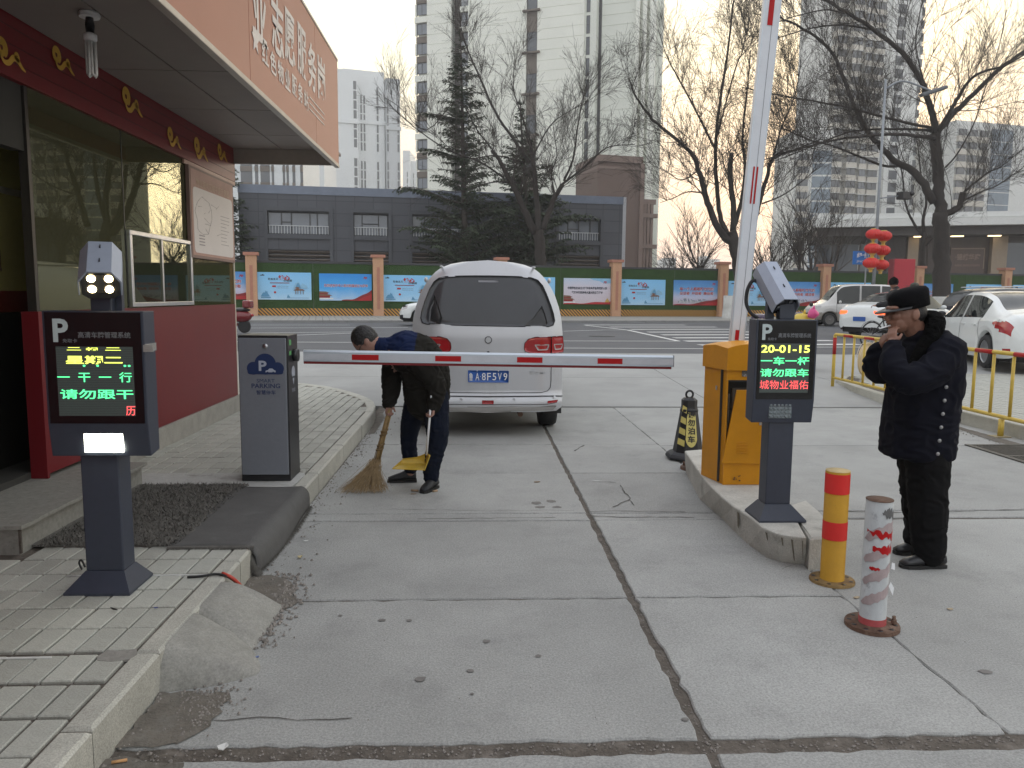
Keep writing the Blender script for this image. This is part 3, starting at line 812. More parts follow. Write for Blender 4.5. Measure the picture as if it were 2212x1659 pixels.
# service window in a steel frame
fr = MB(); y0, y1, z0, z1 = 6.345, 7.69, 1.382, 1.985
for a, b in (((y0, z0), (y1, z0 + .035)), ((y0, z1 - .035), (y1, z1)), ((y0, z0 + .0351), (y0 + .04, z1 - .0351)), ((y1 - .04, z0 + .0351), (y1, z1 - .0351))):
    fr.bb((BX - .004, a[0], a[1]), (BX + .03, b[0], b[1]))
fr = fr.build('window_frame', m_steel, bt_, bevel=.004)
MB().bb((BX + .0, 6.98, z0 + .036), (BX + .02, 7.01, z1 - .036)).build('slide_rail', m_steel, bt_)
MB().bb((BX + .004, y0 + .041, z0 + .036), (BX + .010, 6.979, z1 - .036)).build('window_pane', m_clear, bt_)
MB().bb((BX + .002, 7.011, z0 + .036), (BX + .008, y1 - .041, z1 - .036)).build('window_pane', m_clear, bt_)
# desk and clutter inside
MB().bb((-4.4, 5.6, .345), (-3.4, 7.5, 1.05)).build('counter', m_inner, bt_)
# canopy
CX = -1.565
zs = 3.10
def sj(x, y): return G(x / 1.2764 * .54, y / 1.2764 * .54, zs)
xj = sj(1160, 555).x
ysoff = [-2.5, -1.0, .4, 1.5, 2.5, 3.4] + [sj(900, 360).y, sj(1180, 560).y, sj(1330, 690).y, sj(1520, 797).y, 9.10]
ysoff = sorted(ysoff)
for a, b in zip(ysoff[:-1], ysoff[1:]):
    for c, d in ((BX + .025, xj), (xj, CX - .03)):
        MB().bb((c + .006, a + .006, zs), (d - .006, b - .006, zs + .03)).build('soffit_panel', m_soff, bt_)
MB().bb((-6.2, -2.5, zs + .031), (CX - .03, 9.11, zs + .06)).build('canopy_deck', m_black, bt_)
MB().bb((-6.2, -2.5, 4.03), (CX - .04, 9.11, 4.07)).build('roof', m_inner, bt_)
MB().bb((-6.2, 9.111, 2.94), (CX - .035, 9.14, 4.08)).build('end_fascia', m_trim, bt_)
for a, b in ((-2.5, 1.1), (1.1, 3.4), (3.4, 5.66), (5.66, 7.90), (7.90, 9.14)):
    MB().bb((CX - .03, a + .004, 2.955), (CX, b - .004, 4.075)).build('sign_panel', m_coral, bt_, bevel=.002)
MB().bb((CX - .045, -2.5, 2.915), (CX + .006, 9.145, 2.953)).build('bottom_trim', m_trim, bt_, bevel=.004)
MB().bb((CX - .04, -2.5, 4.077), (CX + .006, 9.145, 4.10)).build('top_trim', m_trim, bt_)
m_sil = mat('silver_lettering', (.55, .51, .49), .35, var=.1, scale=5)
def sgn(s, x, y, w, h, bold=.02, zc=None):
    p = XP(x / 1.2764 * .54, y / 1.2764 * .54, CX)
    lettering(s, (CX + .004, p.y, p.z if zc is None else zc), YY, UPZ, w, h, m_sil, bt_, bold=bold, extrude=.0)
for s, x, y in (('业', 1322, 55), ('志', 1415, 135), ('愿', 1478, 200), ('服', 1540, 265), ('务', 1592, 345), ('岗', 1640, 408)):
    sgn(s, x, y, .37, .43, .022)
for s, x, y in (('红', 1352, 270), ('色', 1393, 322), ('物', 1431, 368), ('业', 1467, 408), ('服', 1501, 438), ('务', 1532, 474), ('站', 1562, 512)):
    sgn(s, x, y, .185, .165, .02)
p = XP(1302 / 1.2764 * .54, 205 / 1.2764 * .54, CX)
mb = MB(); mb.prism([(a * 1.1, b * 1.1) for a, b in star], (CX + .005, p.y, p.z), YY, UPZ, .003); mb.build('star', m_sil, bt_)
for k in range(3):
    a = XP((1578) / 1.2764 * .54, (498 + k * 30) / 1.2764 * .54, CX); b = XP(1655 / 1.2764 * .54, (585 + k * 27) / 1.2764 * .54, CX)
    z = (a.z + b.z) / 2
    MB().bb((CX + .001, a.y, z), (CX + .004, b.y, z + .010)).build('line', m_sil, bt_)
# spiral lamp
lp = sj(455, 62)
lt = thing('lamp', 'unlit white energy saving lamp hanging from the canopy soffit', 'lamp', lp)
MB().lathe((lp.x, lp.y, zs - .03), [(.055, 0), (.06, .015), (.05, .03)], 20).build('ceiling_rose', m_white, lt)
MB().lathe((lp.x, lp.y, zs - .115), [(.022, 0), (.026, .04), (.02, .085)], 16).build('socket', m_black, lt)
MB().lathe((lp.x, lp.y, zs - .165), [(.028, 0), (.036, .012), (.036, .04), (.02, .05)], 18).build('ballast', m_white, lt)
mb = MB()
for k in range(4):
    a = R_(45 + 90 * k); b = a + R_(28); r = .024
    x0, y0_, x1, y1_ = lp.x + r * math.cos(a - .25), lp.y + r * math.sin(a - .25), lp.x + r * math.cos(b + .25), lp.y + r * math.sin(b + .25)
    zt, zb = zs - .166, zs - .345
    mb.tube([(x0, y0_, zt), (x0, y0_, zb), ((x0 + x1) / 2, (y0_ + y1_) / 2, zb - .012), (x1, y1_, zb), (x1, y1_, zt)], .0075, 8)
mb.build('tubes', mat('lamp_tube', (.75, .75, .72), .3), lt)
# notice board on the glass
nb = thing('notice_board', 'framed white map notice board with a reddish border on the booth glass', 'notice board', (BX + .03, 8.3, 1.85))
MB().bb((BX - .002, 7.66, 1.832), (BX + .035, 9.0, 2.70)).build('frame', mat('board_frame', (.22, .14, .12), .5, var=.1), nb, bevel=.004)
MB().bb((BX + .0352, 7.69, 1.86), (BX + .038, 8.97, 2.675)).build('border', mat('board_border', (.44, .27, .22), .55, var=.12, scale=6), nb)
mb = MB(); mb.prism(rpoly([(-.60, -.355), (.60, -.355), (.60, .27), (-.60, .27)], .06), (BX + .0405, 8.33, 2.24), YY, UPZ, .002); mb.build('sheet', mat('paper', (.66, .62, .60), .5, var=.04), nb)
m_ink = mat('pale_ink', (.33, .30, .31), .6)
lettering('物业服务区域平面示意图', (BX + .0395, 8.33, 2.56), YY, UPZ, 1.0, .075, mat('cream_ink', (.55, .42, .30), .6), nb)
mb = MB()
rr = random.Random(5)
px = [(8.0 + .26 * math.cos(R_(a)) * rr.uniform(.7, 1.1), 2.24 + .2 * math.sin(R_(a)) * rr.uniform(.8, 1.1)) for a in range(0, 360, 24)]
for a, b in zip(px, px[1:] + px[:1]): mb.tube([(BX + .041, a[0], a[1]), (BX + .041, b[0], b[1])], .002, 4)
for k in range(9):
    a, z = rr.uniform(7.85, 8.4), rr.uniform(2.08, 2.4); mb.tube([(BX + .041, a, z), (BX + .041, a + rr.uniform(.05, .2), z + rr.uniform(-.05, .05))], .0018, 4)
for k in range(9):
    mb.bb((BX + .0406, 8.52, 2.30 - k * .037), (BX + .0412, 8.82 - rr.uniform(0, .12), 2.306 - k * .037))
for k in range(4): mb.bb((BX + .0406, 7.86, 2.05 - k * .03), (BX + .0412, 8.02, 2.062 - k * .03))
mb.build('print', m_ink, nb)

# ================================================================ GATE EQUIPMENT
def frame_on(c0, w, h):                     # c0: top-left corner of a face looking towards -Y
    return lambda fx, fy, off=0.0: (c0[0] + fx * w, c0[1] - off, c0[2] - fy * h)
m_led_bg = mat('led_panel', (.035, .05, .045), .4, var=.05, emit=(.11, .13, .12), estr=.16)
def em(name, c, s):
    return mat(name, tuple(min(1, x * .5) for x in c), .5, var=0.0, emit=c, estr=s)
m_ly = em('led_yellow', (.75, .85, .12), 1.5); m_lg = em('led_green', (.10, .9, .32), 1.2); m_lr = em('led_red', (.95, .10, .10), 1.1)
m_letter = mat('pale_lettering', (.45, .52, .52), .5)
m_letter2 = mat('grey_lettering', (.17, .18, .19), .5)
def terminal(label, c0, w, h, dep, post, base, rows, lit, grp):
    t = thing('display_terminal', label, 'parking display', ((post[0] + post[1]) / 2, post[2] + .06, base[4]), 0, grp)
    q = frame_on(c0, w, h)
    x0, y0, z1 = c0
    body = MB()
    # sides with a chamfered foot
    z0 = z1 - h
    prof = [(y0, z1), (y0, z1 - h * .77), (y0 + .02, z0), (y0 + dep, z0 + .015), (y0 + dep, z1)]
    n = len(prof)
    body.add([(x0, a, b) for a, b in prof] + [(x0 + w, a, b) for a, b in prof], [tuple(range(n))[::-1], tuple(range(n, 2 * n))] + [(i, (i + 1) % n, n + (i + 1) % n, n + i) for i in range(n)][::1])
    body.build('housing', m_darkgrey, t, bevel=.004)
    MB().bb((x0 + .012, y0 - .004, z1 - h * .765), (x0 + w - .012, y0 - .0005, z1 - .006)).build('front_glass', mat('black_glass', (.006, .006, .007), .08, var=.0, spec=.6), t)
    lp_ = MB().bb(q(rows['led'][0], rows['led'][3], .0055), q(rows['led'][1], rows['led'][2], .0042)).build('led_matrix', m_led_bg, t)
    fx0, fx1, fy0, fy1 = rows['led']
    mb = MB()
    for k in range(40):
        f = fy0 + (fy1 - fy0) * (k + .5) / 40
        mb.bb(q(fx0, f + .0012, .0064), q(fx1, f - .0012, .0056))
    mb.build('led_rows', m_black, lp_, kind='stuff')
    for s, m, cx, cy, ww, hh, b in rows['text']:
        lettering(s, q(cx, cy, .0075), XX, UPZ, ww * w, hh * h, m, lp_, bold=b)
    cx, cy, ww, hh = rows['P']
    lettering('P', q(cx, cy, .005), XX, UPZ, ww * w, hh * h, m_letter, t, bold=.03)
    cx, cy, ww, hh = rows['t1']
    lettering('高清车牌管理系统', q(cx, cy, .005), XX, UPZ, ww * w, hh * h, m_letter2, t, bold=.012)
    cx, cy, ww, hh = rows['t2']
    lettering('免取卡', q(cx, cy, .005), XX, UPZ, ww * w, hh * h, m_letter2, t, bold=.012)
    a, b, c, d = rows['lamp']
    ml = mat('lamp_lit', (.9, .9, .85), .3, emit=(1.0, 1.0, .80), estr=9.0) if lit else mat('lamp_lens', (.17, .20, .21), .25, var=.3, scale=90, bump=1.0, bscale=60)
    la = MB().bb(q(a, d, .006 - .012), q(b, c, -.015)).build('lamp_lens', ml, t)
    if not lit:
        mb = MB()
        for i in range(6):
            for j in range(4):
                p = q(a + (b - a) * (i + .5) / 6, c + (d - c) * (j + .5) / 4, -.006); mb.sphere(p, (w * (b - a) / 14, .004, h * (d - c) / 9), 8)
        mb.build('lens_studs', ml, la)
    MB().bb((post[0], post[2], base[4] + .09), (post[1], post[2] + .12, z0 + .012)).build('post', m_darkgrey, t, bevel=.006)
    bx0, bx1, by0, by1, bz = base
    sk = MB()
    b0 = [(bx0, by0, bz), (bx1, by0, bz), (bx1, by1, bz), (bx0, by1, bz)]
    b1 = [(x, y, bz + .012) for x, y, _ in b0]
    b2 = [(post[0] - .002, post[2] - .002, bz + .092), (post[1] + .002, post[2] - .002, bz + .092), (post[1] + .002, post[2] + .122, bz + .092), (post[0] - .002, post[2] + .122, bz + .092)]
    sk.add(b0 + b1 + b2, [(i, (i + 1) % 4, 4 + (i + 1) % 4, 4 + i) for i in range(4)] + [(4 + i, 4 + (i + 1) % 4, 8 + (i + 1) % 4, 8 + i) for i in range(4)] + [(8, 9, 10, 11)])
    sk.build('base_skirt', m_darkgrey, t)
    return t
def fr1(a, b, c, d): return ((a - 25) / 675, (b - 25) / 675, (c - 570) / 990, (d - 570) / 990)
def fr2(a, b, c, d): return ((a - 185) / 590, (b - 185) / 590, (c - 525) / 990, (d - 525) / 990)
def cwh(f): return ((f[0] + f[1]) / 2, (f[2] + f[3]) / 2, f[1] - f[0], f[3] - f[2])
def row(s, m, f, b=.025): c = cwh(f); return (s, m, c[0], c[1], c[2], c[3], b)
L1 = dict(led=fr1(110, 622, 808, 1275), P=cwh(fr1(97, 200, 622, 778)), t1=cwh(fr1(262, 612, 708, 750)), t2=cwh(fr1(158, 255, 755, 781)), lamp=fr1(258, 520, 1370, 1528),
          text=[row('二', m_ly, fr1(185, 280, 812, 832)), row('相', m_ly, fr1(310, 390, 812, 834)), row('二', m_ly, fr1(440, 545, 812, 832)), row('星期二', m_ly, fr1(172, 552, 868, 925)), row('一  干  一  行', m_lg, fr1(112, 610, 978, 1046), .01),
                row('请勿跟干', m_lg, fr1(125, 615, 1094, 1160), .015), row('历', m_lr, fr1(560, 624, 1208, 1272), .01), row('·  ·     ··', m_lg, fr1(285, 605, 928, 942))])
L2 = dict(led=fr2(235, 705, 750, 1220), P=cwh(fr2(240, 335, 568, 718)), t1=cwh(fr2(395, 710, 652, 695)), t2=cwh(fr2(295, 382, 695, 722)), lamp=fr2(345, 565, 1325, 1468),
          text=[row('20-01-15', m_ly, fr2(236, 702, 765, 838), .02), row('一车一杆', m_lg, fr2(236, 702, 875, 955), .015), row('请勿跟车', m_lg, fr2(236, 702, 988, 1066), .015), row('城物业福佑', m_lr, fr2(236, 705, 1100, 1185), .0)])
a = A(89, 671, 3.45); b = A(309, 671, 3.45)
terminal('grey display post with its square lamp lit, on the near pavement', (a.x, 3.45, a.z), b.x - a.x, .64, .115, (-1.765, -1.597, 3.50), (-1.835, -1.545, 3.43, 3.685, .15), L1, True, 'parking display posts')
a = A(1635, 690, 4.4)
terminal('grey display post with an unlit lamp, on the traffic island', (a.x, 4.4, 1.375), .358, .600, .125, (1.712, 1.862, 4.44), (1.655, 1.935, 4.37, 4.62, .19), L2, False, 'parking display posts')
# tape round the near terminal, cable
mt = mat('clear_tape', (.30, .29, .27), .15, var=.3, scale=20, spec=.8)
MB().bb((-1.443, 3.442, 1.242), (-1.402, 3.448, 1.272)).build('tape', mt, bpy.data.objects['display_terminal'])
MB().bb((-1.4395, 3.45, 1.240), (-1.4365, 3.567, 1.275)).build('tape', mt, bpy.data.objects['display_terminal'])

m_cambl = mat('camera_shell', (.31, .345, .42), .38, metal=.25, var=.05, scale=20)
m_camfr = mat('camera_face', (.015, .016, .018), .25)
def camera(label, base, top, yaw, pitch, L_, W_, lit, grp, s=1.0):
    t = thing('surveillance_camera', label, 'camera', base, 0, grp)
    M = Matrix.Rotation(yaw, 3, 'Z') @ Matrix.Rotation(pitch, 3, 'X')       # local -Y is where it looks
    T = Vector(top)
    def tr(p): return T + M @ Vector(p)
    # hood: open-bottomed shell, octagonal section
    sec = [(-.5, -.28), (-.5, .12), (-.28, .42), (.28, .42), (.5, .12), (.5, -.28)]
    sec2 = [(x * .94, z - (.03 if z > 0 else 0)) for x, z in sec]
    mb = MB(); yf, yb = -L_ / 2 - .03, L_ / 2
    H = W_
    ring = lambda S, y, k=1: [tr((x * W_ * k, y, z * H * k)) for x, z in S]
    a_, b_, c_, d_ = ring(sec, yf), ring(sec, yb), ring(sec2, yf), ring(sec2, yb)
    n = 6
    mb.add(a_ + b_ + c_ + d_, [(i, i + 1, n + i + 1, n + i) for i in range(n - 1)] + [(2 * n + i, 3 * n + i, 3 * n + i + 1, 2 * n + i + 1) for i in range(n - 1)] + [(i, 2 * n + i, 2 * n + i + 1, i + 1) for i in range(n - 1)] + [(n, n + 1, n + 2, n + 3, n + 4, n + 5)])
    for side in (0, n - 1): mb.f.append((side, n + side, 3 * n + side, 2 * n + side)); mb.m.append(0); mb.s.append(False)
    mb.build('hood', m_cambl, t)
    box = [(-.44, -.38), (-.44, .10), (-.25, .36), (.25, .36), (.44, .10), (.44, -.38), (.30, -.50), (-.30, -.50)]
    mb = MB(); a_ = [tr((x * W_, -L_ / 2, z * H)) for x, z in box]; b_ = [tr((x * W_, L_ / 2 - .01, z * H)) for x, z in box]
    n = 8; mb.add(a_ + b_, [tuple(range(n)), tuple(range(2 * n - 1, n - 1, -1))] + [(i, i + n, (i + 1) % n + n, (i + 1) % n) for i in range(n)])
    mb.build('body', m_camfr, t)
    gx = MB(); gx.add([tr((x * W_, -L_ / 2 - .002, z * H)) for x, z in [(-.30, -.33), (.30, -.33), (.30, .22), (-.30, .22)]], [(0, 1, 2, 3)]); gx.build('front_window', mat('lens_glass', (.02, .02, .02), .05, spec=.8), t)
    for sx in (-1, 1):
        for sz in (-.20, .12):
            mb = MB()
            c = tr((sx * .20 * W_, -L_ / 2 - .006, sz * H))
            mb.lathe(c, [(.0, -.002), (.10 * W_, -.002), (.10 * W_, .002), (0, .003)], 14, M=M @ Matrix.Rotation(R_(90), 3, 'X'))
            mb.build('led_lamp', mat('led_warm', (1, .95, .8), .3, emit=(1.0, .78, .42), estr=14.0) if lit else mat('led_off', (.16, .17, .18), .2, metal=.6), t)
    for yy in (-L_ * .22, L_ * .30):
        MB().add([tr((x, yy + y, H * .425 + z)) for x, y, z in [(-.003, -.012, 0), (.003, -.012, 0), (.003, .012, 0), (-.003, .012, 0), (-.002, -.012, .006), (.002, -.012, .006), (.002, .012, .004), (-.002, .012, .004)]], [(0, 1, 5, 4), (1, 2, 6, 5), (2, 3, 7, 6), (3, 0, 4, 7), (4, 5, 6, 7)]).build('clip', m_black, t)
    bx, by, bz = base
    MB().bb((bx - .045, by - .03, bz), (bx + .045, by + .03, T.z - H * .42)).build('bracket', m_darkgrey, t, bevel=.004)
    return t, tr
cz = 1.405
t1_, tr1 = camera('blue grey surveillance camera with four glowing lamps', (-1.64, 3.53, 1.4155), (-1.632, 3.50, 1.60), R_(22), R_(33), .22, .165, True, 'cameras on the display posts')
MB().bb((-1.59, 3.535, 1.416), (-1.565, 3.56, 1.56)).build('side_arm', m_darkgrey, t1_)
t2_, tr2 = camera('blue grey surveillance camera with its lamps off, tilted over the island', (1.79, 4.47, 1.376), (1.755, 4.55, 1.565), R_(9), R_(42), .30, .150, False, 'cameras on the display posts')
MB().bb((1.695, 4.50, 1.376), (1.735, 4.54, 1.55)).build('side_arm', m_darkgrey, t2_)
lettering('P 高清车牌识别系统', tr2((-.0715, 0, .012)), (tr2((0, 1, 0)) - tr2((0, 0, 0))) * -1, tr2((0, 0, 1)) - tr2((0, 0, 0)), .17, .022, m_white, t2_, bold=.02)
pts = [(1.70, 4.62, 1.57), (1.655, 4.64, 1.60), (1.622, 4.64, 1.55), (1.612, 4.63, 1.47), (1.63, 4.6, 1.41), (1.66, 4.56, 1.378)]
MB().tube(cat(pts, 5), .011, 8).build('cable', m_blackrub, t2_)

# --- left barrier
g1 = thing('barrier_gate', 'grey parking barrier with its red and white arm lowered', 'barrier gate', (-1.51, 5.73, .152))
x0, x1, y0, y1, z0, z1 = -1.684, -1.336, 5.58, 5.88, .153, 1.203
MB().bb((x0, y0, z0), (x1, y1, z1)).build('cabinet', m_black, g1, bevel=.006)
MB().bb((x0 + .008, y0 - .016, z0 + .05), (x1 - .010, y0 - .0005, z1 - .018)).build('door', m_greypanel, g1, bevel=.004)
lk = A(573, 748, y0 - .02)
MB().lathe((lk.x, y0 - .024, lk.z), [(.0, -.003), (.014, -.003), (.018, .0), (.018, .008)], 18, axis='Y').build('lock', m_steel, g1)
MB().bb((lk.x - .002, y0 - .029, lk.z - .008), (lk.x + .002, y0 - .0265, lk.z + .004)).build('keyhole', m_black, g1)
m_navy = mat('navy_print', (.012, .03, .10), .4)
lc = A(573, 792, y0 - .018)
mb = MB(); mb.prism(rpoly([(-.125, -.055), (.125, -.055), (.125, -.01), (-.125, -.01)], .03), (lc.x, y0 - .0175, lc.z), XX, UPZ, .0008)
mb.prism(circ(-.083, -.012, .046, 20), (lc.x, y0 - .0177, lc.z), XX, UPZ, .0008)
mb.prism(circ(.086, -.012, .044, 20), (lc.x, y0 - .0179, lc.z), XX, UPZ, .0008)
mb.prism(circ(0, .018, .075, 24), (lc.x, y0 - .0181, lc.z), XX, UPZ, .0008)
lg = mb.build('cloud_logo', m_navy, g1)
m_lt = mat('logo_grey', (.42, .45, .52), .4)
lettering('P', (lc.x - .018, y0 - .019, lc.z + .006), XX, UPZ, .055, .072, m_lt, g1, bold=.03)
mb = MB(); car_ = [(-.035, 0), (-.032, .012), (-.018, .015), (-.006, .027), (.014, .027), (.026, .016), (.036, .012), (.037, 0), (.028, 0), (.02, .006), (.012, 0), (-.012, 0), (-.02, .006), (-.028, 0)]
mb.prism(car_, (lc.x + .035, y0 - .0190, lc.z - .040), XX, UPZ, .0005); mb.build('car_logo', m_lt, g1)
lettering('SMART', (lc.x, y0 - .0172, A(573, 822, y0).z), XX, UPZ, .125, .025, m_navy, g1)
lettering('PARKING', (lc.x, y0 - .0172, A(573, 833, y0).z), XX, UPZ, .20, .033, m_navy, g1, bold=.015)
lettering('智慧停车', (lc.x, y0 - .0172, A(573, 847, y0).z), XX, UPZ, .135, .032, m_navy, g1, bold=.012)
MB().bb((x1 + .0002, 5.62, 1.13), (x1 + .0015, 5.68, 1.17)).build('green_label', mat('green_label', (.10, .35, .12), .5), g1)
MB().bb((x1 + .0002, 5.62, 1.06), (x1 + .0015, 5.68, 1.09)).build('green_label', mat('green_label', (.10, .35, .12), .5), g1)
mb = MB(); mb.prism(circ(0, 0, .05, 20, .045), (x1 + .0015, 5.73, .93), YY, UPZ, .001); mb.prism([(-.03, -.03), (.03, -.03), (0, -.09)], (x1 + .0015, 5.73, .93), YY, UPZ, .001)
mb.build('pin_logo', m_lt, g1)
lettering('请勿靠近', (x1 + .0012, 5.73, .80), YY, UPZ, .10, .03, m_lt, g1)
MB().tube([(x1 - .005, 5.755, 1.05), (x1 + .035, 5.755, 1.05)], .045, 20).build('hub', m_black, g1)
# arm: aluminium profile
def arm_profile(w, h): return [(-w / 2, -h / 2), (w / 2, -h / 2), (w / 2, h / 2 - .012), (w / 2 - .012, h / 2), (-w / 2 + .012, h / 2), (-w / 2, h / 2 - .012)]
m_alu = mat('anodised_arm', (.50, .55, .60), .32, metal=.55, var=.04, scale=6)
m_refred = mat('reflective_red', (.40, .008, .010), .4, var=.05, spec=.2)
m_rub_red = mat('red_rubber', (.20, .012, .016), .6)
ya = 5.755
zA = lambda x: 1.049 - .0105 * (x + 1.25)
a0, a1 = -1.262, 1.466
d = Vector((a1 - a0, 0, zA(a1) - zA(a0))).normalized(); nrm = Vector((-d.z, 0, d.x))
def armbox(xa, xb, za, zb, ya_, yb_):
    mb = MB(); P_ = []
    for yy in (ya_, yb_):
        for x, z in ((xa, za), (xb, za), (xb, zb), (xa, zb)): P_.append((x, yy, zA(x) + z))
    mb.add(P_, [(0, 1, 2, 3), (7, 6, 5, 4), (0, 4, 5, 1), (1, 5, 6, 2), (2, 6, 7, 3), (3, 7, 4, 0)])
    return mb
mb = MB(); sec = [(-.02, -.040), (-.02, .028), (-.008, .042), (.012, .042), (.02, .034), (.02, -.040)]
vs = [(x, ya + a, zA(x) + b) for x in (a0, a1) for a, b in sec]; n = 6
mb.add(vs, [(i, i + n, (i + 1) % n + n, (i + 1) % n) for i in range(n)] + [tuple(range(n)), tuple(range(2 * n - 1, n - 1, -1))])
arm = mb.build('boom', m_alu, g1)
armbox(a0, a1, -.0415, -.0402, ya - .021, ya + .02).build('bottom_lip', m_alu, arm)
armbox(a0, a1 - .012, -.060, -.0416, ya - .012, ya + .012).build('rubber_edge', m_rub_red, arm)
armbox(a0 + .0, a1, -.028, .016, ya - .0215, ya - .0202).build('reflective_strip', mat('reflective_white', (.50, .52, .56), .35), arm)
MB().bb((a1 + .0005, ya - .021, zA(a1) - .042), (a1 + .004, ya + .021, zA(a1) + .043)).build('end_cap', m_darkgrey, arm)
for ua, ub in ((760, 818), (940, 996), (1117, 1172), (1291, 1345)):
    armbox(A(ua, 765, ya - .02).x, A(ub, 765, ya - .02).x, -.026, .014, ya - .0228, ya - .0216).build('red_patch', m_refred, arm)

# --- right barrier
m_yel = mat('yellow_enamel', (.60, .255, .008), .42, spec=.3, var=.12, scale=5, bump=.06, bscale=12, col2=(.42, .17, .02), c2w=.22, c2s=6, c2sharp=.3)
g2 = thing('barrier_gate', 'battered yellow barrier gate with its door hanging open and arm raised', 'barrier gate', (1.87, 5.45, .19))
A0, A1, A2, A3 = Vector((1.735, 5.285, 0)), Vector((2.035, 5.285, 0)), Vector((2.055, 5.60, 0)), Vector((1.665, 5.60, 0))
zb, zt = .192, 1.012
def wall_(p, q, za, zb_, th=.004):
    n = (q - p).cross(UPZ).normalized() * -th
    mb = MB(); P_ = [p, q, q + n, p + n]
    mb.add([(v.x, v.y, za) for v in P_] + [(v.x, v.y, zb_) for v in P_], [(0, 1, 5, 4), (1, 2, 6, 5), (2, 3, 7, 6), (3, 0, 4, 7), (0, 3, 2, 1), (4, 5, 6, 7)])
    return mb
for nm, p, q in (('side_panel', A3, A0), ('side_panel', A1, A2), ('back_panel', A2, A3)): wall_(p, q, zb, zt).build(nm, m_yel, g2)
fo = A(1570, 821, 5.285); fb = A(1560, 1000, 5.285)
fxl = fo.x; ztop = fo.z; zbot = fb.z
e_ = .0015
wall_(Vector((A0.x + e_, 5.285, 0)), Vector((fxl, 5.285, 0)), zb, zt).build('front_frame', m_yel, g2)
wall_(Vector((fxl, 5.285, 0)), Vector((A1.x - .012, 5.285, 0)), ztop, zt).build('front_frame', m_yel, g2)
wall_(Vector((fxl, 5.285, 0)), Vector((A1.x - .012, 5.285, 0)), zb, zbot).build('front_frame', m_yel, g2)
wall_(Vector((A1.x - .012, 5.285, 0)), Vector((A1.x - e_, 5.285, 0)), zb, zt).build('front_frame', m_yel, g2)
MB().bb((fxl - .02, 5.345, zb + .01), (A1.x - .01, 5.36, zt)).build('inner_plate', m_inner, g2)
ip = MB(); ip.bb((fxl + .05, 5.31, ztop - .20), (fxl + .16, 5.344, ztop - .06)); ip.bb((fxl + .05, 5.315, ztop - .32), (fxl + .09, 5.344, ztop - .22)); ip.tube([(fxl + .03, 5.32, ztop - .1), (fxl + .03, 5.32, ztop - .5)], .008, 8)
ip.build('mechanism', mat('mechanism', (.11, .09, .07), .6, metal=.4, var=.4, scale=20), g2)
MB().bb((fxl, 5.281, ztop - .012), (A1.x - .013, 5.2845, ztop)).build('gasket', m_blackrub, g2)
def f6(x, y, Y): return A((2650 + x / 2.476) * .54, (1330 + y / 2.476) * .54, Y)
dp = [f6(590, 1297, 5.27), f6(1000, 1303, 5.27), f6(1012, 880, 5.262), f6(900, 570, 5.25), f6(737, 570, 5.25)]
dp[1].x = min(dp[1].x, 2.045); dp[2].x = min(dp[2].x, 2.05)
mb = MB(); n = 5; bk_ = [p + Vector((0, .012, 0)) for p in dp]
mb.add(dp + bk_, [tuple(range(n)), tuple(range(2 * n - 1, n - 1, -1))] + [(i, i + n, (i + 1) % n + n, (i + 1) % n) for i in range(n)])
dr_ = mb.build('door', m_yel, g2, bevel=.002)
for k in range(5):
    a = f6(735, 1195 - k * 26, 5.266); b = f6(845, 1190 - k * 26, 5.266)
    MB().bb((a.x, a.y - .005, a.z), (b.x, a.y + .001, a.z + .007)).build('louvre', m_yel, dr_, bevel=.002)
MB().box((f6(970, 905, 5.255).x, 5.256, f6(970, 905, 5.255).z), (.014, .01, .018)).build('catch', m_steel, dr_)
mb = MB()
for k in range(6):
    p = f6(rs.uniform(700, 800), rs.uniform(1415, 1470), 5.2795); r_ = rs.uniform(.004, .010)
    mb.prism([(math.cos(a) * r_ * rs.uniform(.5, 1.2), math.sin(a) * r_ * rs.uniform(.5, 1)) for a in range(6)], p, XX, UPZ, .0008)
mb.build('rust_spots', m_rust, g2)
# hood with arched top
hd = MB(); hw0, hw1 = 1.722, 2.048; yf, yb = 5.272, 5.612
N_ = 10; rings = []
hx = lambda t: hw0 + (hw1 - hw0) * t
front = [(hx(i / N_), yf, 1.150 + .030 * abs(math.sin(math.pi * i / N_)) ** .8) for i in range(N_ + 1)]
back = [(1.650 + (2.07 - 1.650) * i / N_, yb, 1.150 + .030 * abs(math.sin(math.pi * i / N_)) ** .8) for i in range(N_ + 1)]
mid = [((a[0] + b[0]) / 2, (a[1] + b[1]) / 2, a[2] + .016) for a, b in zip(front, back)]
n = N_ + 1
hd.add(front + mid + back, [(r * n + i, r * n + i + 1, (r + 1) * n + i + 1, (r + 1) * n + i) for r in range(2) for i in range(N_)])
lowf = [(hw0, yf, .998), (hw1, yf, .998)]; lowb = [(1.650, yb, .998), (2.07, yb, .998)]
hd.add(lowf + front[::-1], [tuple(range(2 + n))]); hd.add(lowb + back[::-1], [tuple(range(2 + n))[::-1]])
hd.add([lowb[0], lowf[0], front[0], mid[0], back[0]], [(0, 1, 2, 3, 4)]); hd.add([lowf[1], lowb[1], back[-1], mid[-1], front[-1]], [(0, 1, 2, 3, 4)])
hd.add([lowf[0], lowf[1], lowb[1], lowb[0]], [(0, 3, 2, 1)])
hd.build('hood', m_yel, g2)
pk = f6(830, 408, 5.28)
MB().prism([(-.03, -.02), (.03, -.02), (.03, .03), (-.03, .03)], (pk.x, 5.2795, pk.z), XX, UPZ, .001).build('torn_sticker', mat('sticker', (.10, .09, .08), .6, var=.8, scale=60, col2=(.7, .7, .7), c2s=50), g2)
MB().bb((1.700, 5.42, .845), (1.706, 5.50, .875)).build('side_latch', m_steel, g2)
